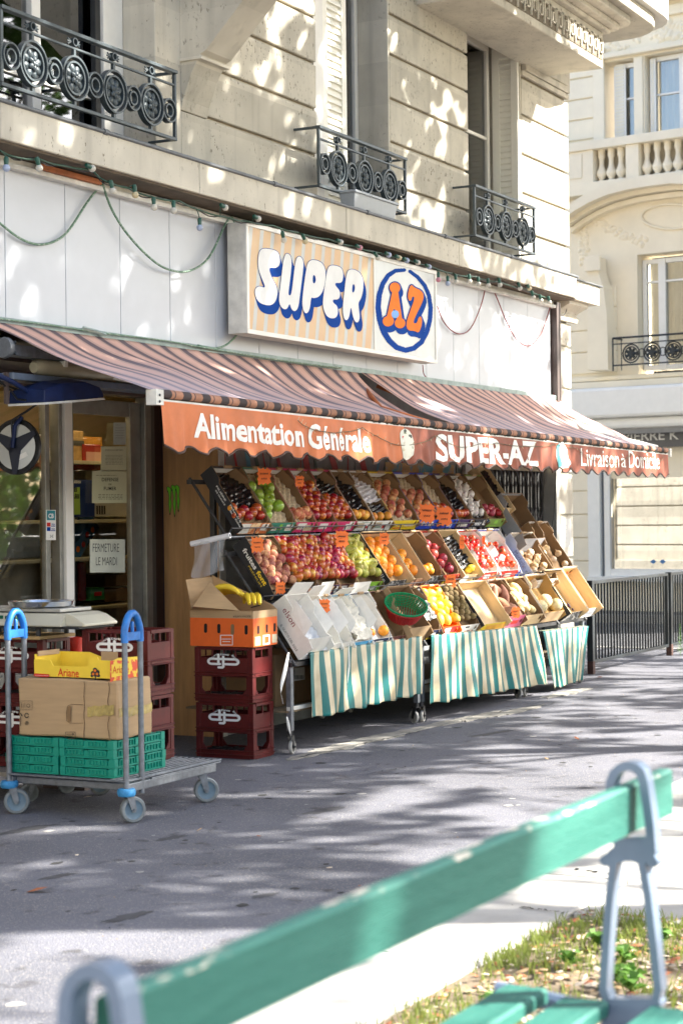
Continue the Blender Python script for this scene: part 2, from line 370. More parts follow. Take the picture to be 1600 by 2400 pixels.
# ================================================================ GROUND
def structure(mb, name, **k):
    o = mb.build(name, **k); o["kind"] = "structure"; return o
g = MB(); g.bx(-150, 200, -150, 150, -.9, -.16, conc); structure(g, "ground")
def asphalt_mat(name, base):
    m = bpy.data.materials.new(name); m.use_nodes = True; n = m.node_tree; N = n.nodes; L = n.links; b = N["Principled BSDF"]; b.inputs["Roughness"].default_value = .88
    tc = N.new("ShaderNodeTexCoord")
    a = N.new("ShaderNodeTexNoise"); a.inputs["Scale"].default_value = .9; a.inputs["Detail"].default_value = 7; L.new(tc.outputs["Object"], a.inputs[0])
    r = N.new("ShaderNodeValToRGB"); e = r.color_ramp.elements; e[0].position = .3; e[1].position = .7; e[0].color = tuple(x*.78 for x in base)+(1,); e[1].color = tuple(x*1.2 for x in base)+(1,); L.new(a.outputs[0], r.inputs[0])
    v = N.new("ShaderNodeTexVoronoi"); v.inputs["Scale"].default_value = 170; L.new(tc.outputs["Object"], v.inputs[0])
    sepc = N.new("ShaderNodeSeparateColor"); L.new(v.outputs["Color"], sepc.inputs[0])
    r2 = N.new("ShaderNodeValToRGB"); e = r2.color_ramp.elements; e[0].position = .86; e[1].position = .97; e[0].color = (0, 0, 0, 1); e[1].color = (1, 1, 1, 1); L.new(sepc.outputs[0], r2.inputs[0])
    mx = N.new("ShaderNodeMixRGB"); mx.inputs[2].default_value = (.24, .23, .22, 1); L.new(r2.outputs[0], mx.inputs[0]); L.new(r.outputs[0], mx.inputs[1])
    f = N.new("ShaderNodeTexNoise"); f.inputs["Scale"].default_value = 7; f.inputs["Detail"].default_value = 3; L.new(tc.outputs["Object"], f.inputs[0])
    r3 = N.new("ShaderNodeValToRGB"); e = r3.color_ramp.elements; e[0].position = .60; e[1].position = .72; e[0].color = (1, 1, 1, 1); e[1].color = (.50, .48, .46, 1); L.new(f.outputs[0], r3.inputs[0])
    mu = N.new("ShaderNodeMixRGB"); mu.blend_type = 'MULTIPLY'; mu.inputs[0].default_value = 1; L.new(mx.outputs[0], mu.inputs[1]); L.new(r3.outputs[0], mu.inputs[2]); L.new(mu.outputs[0], b.inputs[0])
    bp = N.new("ShaderNodeBump"); bp.inputs["Strength"].default_value = .7; bp.inputs["Distance"].default_value = .004; L.new(v.outputs["Distance"], bp.inputs["Height"]); L.new(bp.outputs[0], b.inputs["Normal"])
    return m
asp = asphalt_mat("pavement_asphalt", (.122, .124, .146))
g = MB(); g.bx(-30, 19.4, -3.45, 14, -.15, 0, asp); structure(g, "pavement")
g = MB(); g.bx(-30, 4.3, -9, -3.454, -.15, 0, asp); structure(g, "pavement")
# pale slab band along the planting strip
g = MB(); x = 4.3
slabm = M("pale_slab", (.40, .385, .355), .9, var=.16, sc=4, bump=.5, bs=180)
while x < 19.3:
    w_ = 1.45+rng.uniform(-.2, .2); x2 = min(19.35, x+w_)
    g.bx(x+.006, x2-.006, -4.12, -3.456, -.15, .006+rng.uniform(-.002, .002), slabm); x = x2
for i in range(3): g.bx(6.52, 7.22, -4.126-(i+1)*.7, -4.138-i*.7, -.15, .004, slabm)
for i in range(3): g.bx(7.23, 7.85, -4.126-(i+1)*.62, -4.138-i*.62, -.15, .003, slabm)
structure(g, "paving_slabs", bevel=.004)
soil = M("soil", (.17, .13, .085), .95, var=.4, sc=9, bump=1, bs=70)
g = MB(); g.bx(4.3, 19.4, -9, -4.124, -.15, -.012, soil); structure(g, "soil_bed")
# road and far pavement
g = MB(); g.bx(19.41, 25.6, -60, 60, -.159, -.10, asph); structure(g, "road")
g = MB(); g.bx(19.405, 19.56, -60, 60, -.158, .012, conc); g.bx(25.45, 25.6, -60, 60, -.158, .02, conc); structure(g, "kerb", bevel=.01)
g = MB(); g.bx(25.605, 27.2, -60, 60, -.158, .012, asph); structure(g, "far_pavement")
g = MB(); g.bx(-30, 19.4, -60, -9.01, -.159, -.10, asph); structure(g, "road")
# broken cement strip in front of the stall
def blob(cx_, cy_, rx, ry, n, seed, rot=0):
    q = random.Random(seed); P = []
    for i in range(n):
        t = 2*math.pi*i/n; k = 1+q.uniform(-.28, .22); a, b = rx*k*math.cos(t), ry*k*math.sin(t)
        P.append((cx_+a*math.cos(rot)-b*math.sin(rot), cy_+a*math.sin(rot)+b*math.cos(rot)))
    return P
patchm = M("cement_patch", (.27, .255, .225), .95, var=.4, sc=10, bump=1, bs=45)
g = MB()
for i, (px, py, rx, ry) in enumerate([(720, 1772, .22, .05), (800, 1752, .36, .09), (880, 1733, .4, .09), (955, 1715, .36, .07), (1040, 1697, .4, .06), (1120, 1682, .4, .07), (1210, 1668, .45, .06), (1330, 1625, .45, .08)]):
    p = atZ(px, py); P = blob(p.x, p.y, rx, ry, 30, i, -.05)
    g.prism(P, lambda u, v: (u, v, .001), (0, 0, .006+.001*(i % 3)), patchm)
structure(g, "cement_patch")
crackm = M("crack_dark", (.03, .03, .03), .95)
g = MB()
for i, (a, b) in enumerate([((700, 1778), (1010, 1712)), ((850, 1820), (955, 1800)), ((1050, 1690), (1300, 1650)), ((1200, 2127), (1317, 2146)), ((1344, 2041), (1430, 2052))]):
    p, q = atZ(*a), atZ(*b); pts = []
    for k in range(25):
        t = k/24; pts.append((p.x+(q.x-p.x)*t+rng.uniform(-.02, .02), p.y+(q.y-p.y)*t+rng.uniform(-.015, .015)))
    wd = .005
    for k in range(24):
        (x0, y0), (x1, y1) = pts[k], pts[k+1]; w2 = wd*rng.uniform(.4, 1.6)
        g.add([(x0, y0-w2, .0095), (x1, y1-w2, .0095), (x1, y1+w2, .0095), (x0, y0+w2, .0095)], [(0, 1, 2, 3)], crackm)
for k in range(150):
    x, y = 3.5+rng.random()*13, -1.1-rng.random()*2.3; r_ = rng.choice((.006, .01, .014, .02, .035)); P = blob(x, y, r_, r_*rng.uniform(.6, 1), 9, k)
    g.add([(a, b, .0012+.0001*(k % 9)) for a, b in P], [tuple(range(9))], crackm if k % 3 else conc)
structure(g, "pavement_crack")
g = MB(); stain = M("old_spill_stain", (.060, .060, .066), .8, var=.3, sc=12)
for k, (px, py, rx, ry) in enumerate([(400, 1965, .10, .035), (135, 2055, .10, .03), (60, 1945, .2, .05), (760, 1900, .16, .05), (1150, 1720, .25, .05), (620, 2100, .07, .03), (300, 2150, .12, .04)]):
    p = atZ(px, py); P = blob(p.x, p.y, rx, ry, 26, 40+k, -.2); g.add([(a, b, .0008+.0001*k) for a, b in P], [tuple(range(26))], stain)
structure(g, "pavement_stain")
# ================================================================ THE CORNER BUILDING
bld = thing("corner_building", "pale limestone corner building with a shop, louvred shutters and iron window railings", "building", (8, 0, 0))
def part(mb, name, parent=None, **k): return mb.build(name, parent or bld, **k)
XE = 17.6
g = MB()
# body behind the blocks (3 cm back), openings left free
def wallpiece(x0, x1, z0, z1, y0=.03, y1=.34): g.bx(x0, x1, y0, y1, z0, z1, grout)
wallpiece(4, 8.15, 3.6, 9); wallpiece(10.10, 12.25, 3.6, 9); wallpiece(13.56, 15.08, 3.6, 9); wallpiece(16.34, XE-.04, 3.6, 9)
wallpiece(8.15, 10.07, 6.6, 9); wallpiece(12.25, 13.55, 6.2, 9); wallpiece(15.1, 16.34, 5.93, 9)
wallpiece(4, XE-.04, 3.38, 3.6, .03, 1.0); wallpiece(10.77, XE-.04, 1.9, 3.38, .06, .34)
wallpiece(4, 10.77, 2.6, 3.38, .03, .5)
g.bx(4, XE-.05, .345, 12, 9.0, 9.3, grout); g.bx(4, XE-.04, .5, 12, 3.384, 3.45, grout)
g.bx(XE-.35, XE-.05, .345, 12, -.1, 9, grout); g.bx(4, 7.5, .41, .7, -.1, 3.38, grout)
part(g, "wall_core")
# dark rooms behind the upper windows
g = MB(); g.bx(8.0, XE-.4, 1.4, 1.5, 3.5, 8.9, darkin)
for xx in (8.0, 11.2, 14.3, 17.1): g.bx(xx, xx+.05, .345, 1.4, 3.5, 8.9, darkin)
part(g, "room_wall")
# rusticated blocks: front face at y=0
def blocks(x0, x1, joints, seed=0, ydepth=.05, side=None):
    g = MB()
    for i in range(len(joints)-1):
        z0, z1 = joints[i]+.013, joints[i+1]-.013
        g.bx(x0, x1, 0, ydepth-.021, z0, z1, lime)
        g.bx(x0+.004, x1-.004, .0292, .36, joints[i]-.014, joints[i]+.012, lime2)
    part(g, "stone_block", bevel=.008)
g = MB()
J1 = [3.6, 3.86, 4.20, 4.545, 4.89, 5.235, 5.58, 5.93, 6.3]
blocks(10.38, 12.27, J1); blocks(13.53, 15.10, [3.6, 3.83, 4.177, 4.524, 4.878, 5.237, 5.567, 5.90]); blocks(16.36, XE, [3.6, 3.80, 4.16, 4.53, 4.90, 5.27, 5.63])
for bxs in ([(10.07, 10.375, -.004, .34, 3.6, 9, lime2)], [(4, 8.15, -.002, .028, 3.6, 9, lime)], [(13.50, 13.529, .002, .36, 3.6, 6.2, lime2)], [(16.33, 16.357, .003, .36, 3.6, 5.93, lime2)],
            [(16.42, XE-.02, -.03, .028, 5.70, 5.97, lime2), (16.52, XE-.12, -.05, -.0302, 5.76, 5.93, lime), (16.36, XE, -.015, .028, 5.645, 5.695, lime2)]):
    g = MB()
    for q_ in bxs: g.bx(*q_)
    part(g, "ashlar", bevel=.006)
for i in range(9):      # side wall round the corner, seen mirrored in the shop glass opposite
    g = MB(); z0 = .02+i*.40
    g.bx(XE-.045, XE+.0, .52, 3.1, z0, z0+.375, lime2); part(g, "side_wall_block", bevel=.012)
    g = MB(); g.bx(XE-.045, XE+.0, 4.6, 9.0, z0, z0+.375, lime2); part(g, "side_wall_block", bevel=.012)
g = MB(); g.bx(XE-.03, XE+.08, 3.15, 3.6, 0, 3.6, lime2); part(g, "side_pilaster", bevel=.03); g = MB(); g.bx(XE-.045, XE-.03, 3.62, 4.58, .6, 3.0, darkin); part(g, "side_window")
g = MB(); g.bx(XE-.05, XE+.12, .52, 9.0, -.02, .5, lime); part(g, "side_plinth", bevel=.02)
# curved console flaring out of the wall left of the second window
prof = [(-.004, 4.19), (-.02, 4.26), (-.05, 4.33), (-.085, 4.42), (-.13, 4.50), (-.155, 4.515), (-.155, 4.54), (-.20, 4.56), (-.30, 4.66), (-.40, 4.76), (-.52, 4.88), (-.68, 5.02), (-.9, 5.2), (-.9, 6.5), (.02, 6.5), (.02, 4.19)]
g = MB(); g.prism(prof, lambda u, v: (10.376, u, v), (.33, 0, 0), lime); part(g, "console", bevel=.006)
g = MB(); g.bx(10.36, 10.72, -.175, .02, 4.505, 4.525, lime2); part(g, "console_moulding", bevel=.004)
# string course with lead flashing
g = MB(); x = 6.0
while x < 16.84:
    x2 = min(16.85, x+2.02); g.bx(x+.002, x2-.002, -.35, -.02, 3.555, 3.757, lime2); x = x2
g.bx(16.853, 17.85, -.22, -.02, 3.585, 3.775, lime2)
part(g, "ledge", bevel=.007)
g = MB(); g.bx(6, 16.85, -.33, -.021, 3.54, 3.5535, M("shaded_soffit", (.10, .075, .05), .9, var=.4, sc=6)); part(g, "ledge_soffit")  # dark brown puts the shade under the ledge into the colour
g = MB(); g.tube([(6, -.352, 3.762), (16.87, -.352, 3.762)], .013, lead, 8); g.bx(6, 16.87, -.35, .0, 3.758, 3.766, lead)
g.bx(16.86, 17.9, -.245, .0, 3.776, 3.786, lead)
for xx in (9.0, 11.0, 12.4, 13.8, 15.2): g.tube([(xx-.02, -.353, 3.762), (xx+.02, -.353, 3.762)], .018, lead, 8)
part(g, "lead_flashing", smooth=40)
# corner pier below, with its moulded capital
g = MB(); zj = [0, .20, .62, 1.045, 1.47, 1.89, 2.31, 2.73, 3.15, 3.40]
for i in range(len(zj)-1):
    z0, z1 = zj[i]+(.012 if i else 0), zj[i+1]-.012
    g.bx(17.22, XE+(.05 if i < 1 else 0), -.002, .5, z0, z1, lime); g.bx(17.235, XE-.05, .02, .45, zj[i]-.014, zj[i]+.014, lime2)
part(g, "pier_block", bevel=.01)
g = MB(); cp = [(0, 3.40), (-.04, 3.40), (-.05, 3.43), (-.05, 3.45), (-.03, 3.47), (-.06, 3.50), (-.12, 3.53), (-.16, 3.55), (-.16, 3.583), (0, 3.583)]
g.prism(cp, lambda u, v: (17.15, u, v), (.53, 0, 0), lime2); part(g, "capital", bevel=.003)
# balcony over the right bay with its key pattern band
g = MB()
def slab(poly, z0, z1, mat): g.prism(poly, lambda u, v: (u, v, z0), (0, 0, z1-z0), mat)
def rounded(x0, x1, y0, y1, r):
    return [(x0, y1), (x0, y0)]+[(x1-r+r*math.cos(R(a)), y0+r+r*math.sin(R(a))) for a in range(-90, 1, 15)]+[(x1, y1)]
slab(rounded(14.05, 16.72+.25, -.60, .028, .02), 5.755, 6.10, lime2)
slab(rounded(14.0, 17.04, -.66, .029, .03), 6.10, 6.14, lime2)
slab(rounded(13.96, 17.14, -.74, .0285, .12), 6.14, 6.19, lime2)
slab(rounded(13.9, 17.25, -.84, .0282, .2), 6.19, 6.26, lime2)
slab(rounded(13.8, 18.25, -.98, .0284, .5), 6.38, 6.60, M("balcony_underside", (.62, .60, .55), .8, var=.06))
slab(rounded(13.85, 17.95, -.92, .0286, .45), 6.26, 6.3795, lime2)
part(g, "balcony", bevel=.012)
g = MB(); key = M("carved_recess", (.17, .14, .10), .9, var=.2)
x = 14.15
while x < 16.85:   # a greek key, raised fillets on a dark recess
    for (a, b, c, d) in [(0, .018, 0, .20), (0, .13, .185, .20), (.112, .13, .05, .20), (.045, .13, .05, .065), (.045, .06, .05, .15), (.045, .09, .137, .15)]:
        g.bx(x+a, x+b, -.622, -.602, 5.835+c, 5.835+d, lime2)
    x += .155
part(g, "key_pattern", bevel=.002)
g = MB(); g.bx(14.1, 16.93, -.606, -.6005, 5.83, 6.045, key); part(g, "key_recess")
# shop front below the ledge : white fascia panels
fas = [4.8, 5.5, 6.2, 6.9, 7.6, 8.37]+[atY(a, 560, -.1).x for a in (153, 281, 397, 504)]+[11.2, 11.75, 12.3, 12.85, 13.4, 13.95, 14.5, 15.05, 15.62, 16.2, 16.78]
fo = MB()
for i in range(len(fas)-1): fo.bx(fas[i]+.0025, fas[i+1]-.0025, -.10, -.06, 2.63, 3.50, white)
part(fo, "fascia_panel", bevel=.003)
g = MB(); g.bx(4.8, 16.78, -.058, .0, 2.60, 3.51, M("panel_gap", (.10, .10, .10), .8)); part(g, "fascia_backing")
g = MB(); g.bx(4.8, 16.80, -.13, -.062, 3.502, 3.535, wdirty); g.bx(4.8, 16.8, -.155, -.10, 3.470, 3.499, wdirty)
g.bx(4.8, 16.8, -.145, -.059, 2.585, 2.627, M("verdigris_metal", (.30, .38, .35), .6, var=.3, sc=12)); part(g, "fascia_rail", bevel=.003)
g = MB(); g.bx(16.80, 16.86, -.16, .03, 2.0, 3.53, brownm); g.bx(16.865, 16.90, -.12, .03, 2.0, 3.53, alu); g.bx(16.903, 16.93, -.15, .03, 2.0, 3.53, brownm); part(g, "fascia_end_post")
oran = M("rusty_orange_strip", (.38, .12, .04), .7, var=.3, sc=8)
g = MB(); a = atY(88, 372, -.16); b = atY(232, 412, -.16); g.bx(a.x, b.x, -.18, -.156, 3.50, 3.53, oran); part(g, "orange_strip")
# lower wall: grey rolled shutter with graffiti, pilaster, dark doorway
roll = M("painted_wall_grey", (.30, .31, .31), .7, var=.2, sc=6)
g = MB(); x = 10.78
g.bx(10.775, 10.85, -.02, .055, 0, 2.6, wdirty)
while x < 13.2: g.bx(x+.08, x+.72, .0, .04, 0, 2.6, roll); x += .66
g.bx(13.25, 14.75, .004, .05, 0, 2.6, roll)
part(g, "rear_wall", bevel=.004)
g = MB(); g.bx(14.88, 15.10, -.03, .3, 0, 2.6, wdirty); part(g, "pilaster", bevel=.005); g = MB(); g.bx(15.105, 15.16, .02, .3, 0, 2.6, brownm); part(g, "doorway_jamb"); g = MB(); g.bx(17.02, 17.10, -.05, .3, 0, 2.6, alu); part(g, "doorway_jamb", bevel=.004); g = MB(); g.bx(17.11, 17.21, -.02, .3, 0, 2.6, lime2); part(g, "pilaster", bevel=.005)
g = MB(); g.bx(14.755, 14.87, .0, .1, 0, 2.6, M("dark_green_post", (.03, .06, .04), .6)); part(g, "post")
g = MB()   # spray paint marks
gr = M("red_spray", (.42, .03, .03), .6, var=.3); gb = M("blue_spray", (.10, .30, .42), .6, var=.3); go = M("orange_spray", (.62, .40, .14), .6, var=.35, sc=5, col2=(.12, .42, .55), lo=.48, hi=.56); gk = M("green_spray", (.06, .10, .08), .6)
for px, w_, m_, sl_ in [(526, .02, gr, .02), (560, .03, gr, .12), (585, .06, gb, .10), (610, .05, gk, .15), (626, .015, gr, .1), (664, .05, gr, .18), (700, .012, gr, -.04), (722, .09, gr, .14), (745, .03, gk, .1), (790, .10, gr, .2), (812, .015, gr, -.02), (858, .10, gr, .2), (872, .04, gb, -.15), (885, .05, gk, -.2), (950, .08, gr, .2)]:
    a = atY(px, 1060, -.004); g = MB(); g.add([(a.x, -.0045, 1.70), (a.x+w_, -.0045, 1.70), (a.x+w_-sl_, -.0045, 2.05), (a.x-sl_, -.0045, 2.05)], [(0, 1, 2, 3)], m_); part(g, "graffiti"); continue
    g.add([(a.x, -.0045, 1.70), (a.x+w_, -.0045, 1.70), (a.x+w_-sl_, -.0045, 2.05), (a.x-sl_, -.0045, 2.05)], [(0, 1, 2, 3)], m_)
g = MB(); g.bx(13.35, 14.70, -.008, .0035, 1.66, 1.92, go); part(g, "graffiti_panel")
g = MB(); g.bx(15.0, 17.2, .9, .95, 0, 2.6, darkin); g.bx(10.8, 17.2, .35, 1.0, 2.55, 2.6, darkin); part(g, "doorway_recess")
# shop recess on the left
warm = M("shop_wall_cream", (.62, .50, .27), .8, var=.1, sc=3)
g = MB(); g.bx(7.0, 13.0, 2.0, 2.05, 0, 2.6, warm); g.bx(12.95, 13.0, .42, 2.0, 0, 2.6, warm); g.bx(7.0, 13.0, .42, 2.05, 2.45, 2.5, warm); g.bx(7.0, 7.05, .42, 2.05, 0, 2.6, warm); g.bx(7, 13.0, .42, 2.05, -.1, .02, brownm)
part(g, "shop_room")
g = MB(); em_ = bpy.data.materials.new("shop_fill_glow"); em_.use_nodes = True; _b = em_.node_tree.nodes["Principled BSDF"]; _b.inputs["Emission Color"].default_value = (1, .80, .50, 1); _b.inputs["Emission Strength"].default_value = 3.6; _b.inputs["Base Color"].default_value = (.8, .8, .7, 1)
g.tube([(8.2, .62, 2.40), (11.4, .62, 2.40)], .02, em_, 8); part(g, "added_fill_tube", smooth=40)  # glowing tube added out of sight to brighten the dark shop room
alud = M("door_aluminium", (.26, .26, .235), .4, metal=.5, var=.2, sc=8)
dX = lambda px, y=1200: atY(px, y, .4).x
door = MB()
door.bx(dX(155), dX(170), .385, .425, .05, 2.27, alud); door.bx(dX(302, 1100), dX(326, 1100), .385, .425, .05, 2.27, alud)
door.bx(dX(170)+.002, dX(302)-.002, .387, .423, 2.17, 2.27, alud); door.bx(dX(170)+.002, dX(302)-.002, .387, .423, .05, .25, alud)
dobj = part(door, "shop_door", bevel=.004)
g = MB(); g.add([(dX(170), .404, .25), (dX(302), .404, .25), (dX(302), .404, 2.17), (dX(170), .404, 2.17)], [(0, 1, 2, 3)], glass('door_pane', (.94, .94, .9), .03)); part(g, "door_glass", dobj)
g = MB()
for z in (1.86, .98): g.tube([(dX(335), .37, z), (dX(335), .37, z+.14)], .007, wpaint, 8)
part(g, "hinge", dobj)
g = MB()
g.bx(dX(137), dX(155)-.003, .34, .43, .0, 2.3, wpaint); g.bx(dX(128), dX(136), .36, .43, 0, 2.3, alud); g.bx(dX(102), dX(112), .38, .43, 0, 2.3, alud)
g.bx(dX(328), dX(342), .35, .43, 0, 2.32, alud); g.bx(dX(344), dX(356), .37, .46, 0, 2.32, M("dark_jamb", (.09, .085, .08), .5)); g.bx(dX(357), 10.735, .41, .46, 0, 2.32, M("dark_maroon_jamb", (.03, .012, .01), .6))
g.bx(7.0, 10.75, .33, .47, 2.305, 2.40, brownm); g.bx(7, dX(127), .37, .43, 0, .55, alud)
g.bx(7.05, dX(127), .38, .42, .551, .60, alud)
part(g, "shop_frame", bevel=.003)
g = MB(); g.add([(7.05, .398, .6), (dX(101), .398, .6), (dX(101), .398, 2.3), (7.05, .398, 2.3)], [(0, 1, 2, 3)], glass('shop_pane', (.93, .93, .88), .22)); part(g, "shop_window_glass")
g = MB(); g.bx(10.758, 10.772, -.015, .47, 0, 2.35, ply); g.bx(10.745, 10.757, .42, .47, 0, 2.35, navy); part(g, "plywood_panel", bevel=.002)
# dark grubby header strip over door, roller box etc
g = MB(); g.bx(7.0, 10.76, -.02, .5, 2.402, 2.5, brownm); g.bx(7.0, 10.9, -.06, -.021, 2.30, 2.35, brownm); part(g, "door_header")
# little claw logo, three green scratches on the plywood
g = MB(); lg = M("lime_green_print", (.16, .62, .03), .5)
def clawF(px, py, off=0.0): p = atX(px, py, 10.752-off); return Vector((10.752-off, p.y, p.z))
def claw(x, y, z):
    def bl(a, b, h, s): return [(a, b), (a+3, b-2), (a+8, b+1), (a+9.5, b+6), (a+8.5, b+h*.4), (a+10, b+h*.55), (a+7.5, b+h), (a+4.5, b+h*.6), (a+5.5, b+h*.35), (a+2.5, b+6), (a+2, b+h*.15)]
    return bl(x, y, z, 0)
for (x, y, h) in [(391, 1143, 63), (401.5, 1139, 72), (410.5, 1139, 60)]:
    P = claw(x, y, h)
    sdf_flat(g, lambda u, v, P=P: poly_sd(P)(u, v)-1.1, (x-4, x+14, y-6, y+h+4), .8, lambda u, v: clawF(u, v, 0), ink)
    sdf_flat(g, poly_sd(P), (x-4, x+14, y-6, y+h+4), .8, lambda u, v: clawF(u, v, .003), lg)
part(g, "claw_sticker")
# black burnt smudge board part: dark stain stays as paint on the wood
# ---- upper windows
def louver(mb, x0, x1, z0, z1, y, F=None, mat=shutm, pitch=.055, fr=.07):
    B = lambda a, b, c, d, e, f_: mb.bx(a, b, c, d, e, f_, mat, F)
    B(x0, x0+fr, y, y+.035, z0, z1); B(x1-fr, x1, y, y+.035, z0, z1); B(x0+fr, x1-fr, y, y+.035, z0, z0+.12); B(x0+fr, x1-fr, y, y+.035, z1-.1, z1)
    B(x0+fr, x1-fr, y+.020, y+.030, z0+.12, z1-.1)
    z = z0+.13
    while z < z1-.12:
        vs = [(x0+fr, y+.004, z), (x1-fr, y+.004, z), (x1-fr, y+.018, z+pitch-.014), (x0+fr, y+.018, z+pitch-.014)]
        mb.add(vs+[(a, b+.006, c-.004) for a, b, c in vs], [(0, 1, 2, 3), (4, 7, 6, 5), (0, 4, 5, 1), (1, 5, 6, 2), (2, 6, 7, 3), (3, 7, 4, 0)], mat, F); z += pitch
g = MB(); louver(g, atY(757, 200, .05).x, atY(812, 200, .05).x, 3.72, 6.2, .05); g.bx(12.285, 12.35, .03, .12, 3.72, 6.2, wpaint); g.bx(12.352, atY(756, 200, .05).x, .045, .1, 3.72, 6.2, wpaint)
part(g, "shutter")
T3 = Matrix.Translation((16.285, .285, 0)) @ Matrix.Rotation(R(-90), 4, 'Z')
g = MB(); louver(g, .015, .275, 3.80, 5.905, 0, T3); part(g, "shutter")
def window(x0, x1, z0, z1, y, mull, bars, ct, fw=.055):
    f_ = MB(); f_.bx(x0, x0+fw, y, y+.06, z0, z1, wpaint); f_.bx(x1-fw, x1, y, y+.06, z0, z1, wpaint); f_.bx(x0+fw+.001, x1-fw-.001, y+.002, y+.058, z1-fw, z1, wpaint); f_.bx(x0+fw+.001, x1-fw-.001, y+.002, y+.058, z0, z0+fw, wpaint)
    for m_ in mull: f_.bx(m_-.045, m_+.045, y-.012, y+.055, z0+fw+.001, z1-fw-.001, wpaint)
    for b_ in bars: f_.bx(x0+fw+.001, x1-fw-.001, y+.006, y+.05, b_, b_+.03, wpaint)
    wo = part(f_, "window", bevel=.004)
    p = MB(); p.bx(x0+fw*.5, x1-fw*.5, y+.028, y+.033, z0+fw*.5, z1-fw*.5, dglass); part(p, "pane", wo)
    if ct:
        c = MB(); c.sheet(90, 1, lambda a, b: (x0+.06+(x1-x0-.12)*a, y+.13+.018*math.sin(a*70)+.01*math.sin(a*31), z0+(z1-z0)*b), ct); part(c, "curtain", wo)
window(8.16, atY(272, 100, .30).x, 3.77, 6.6, .30, [atY(88, 100, .28).x], [4.18], curt)
window(12.36, 13.49, 3.77, 6.19, .27, [], [], None); window(15.11, atY(1147, 300, .27).x, 3.8, 5.92, .27, [], [5.02], None)
g = MB(); x0 = atY(237, 100, .26).x; g.bx(x0, 10.065, .24, .29, 3.77, 6.6, wpaint); g.bx(x0-.06, x0-.005, .26, .30, 3.77, 6.6, blackm); part(g, "shutter", bevel=.004)
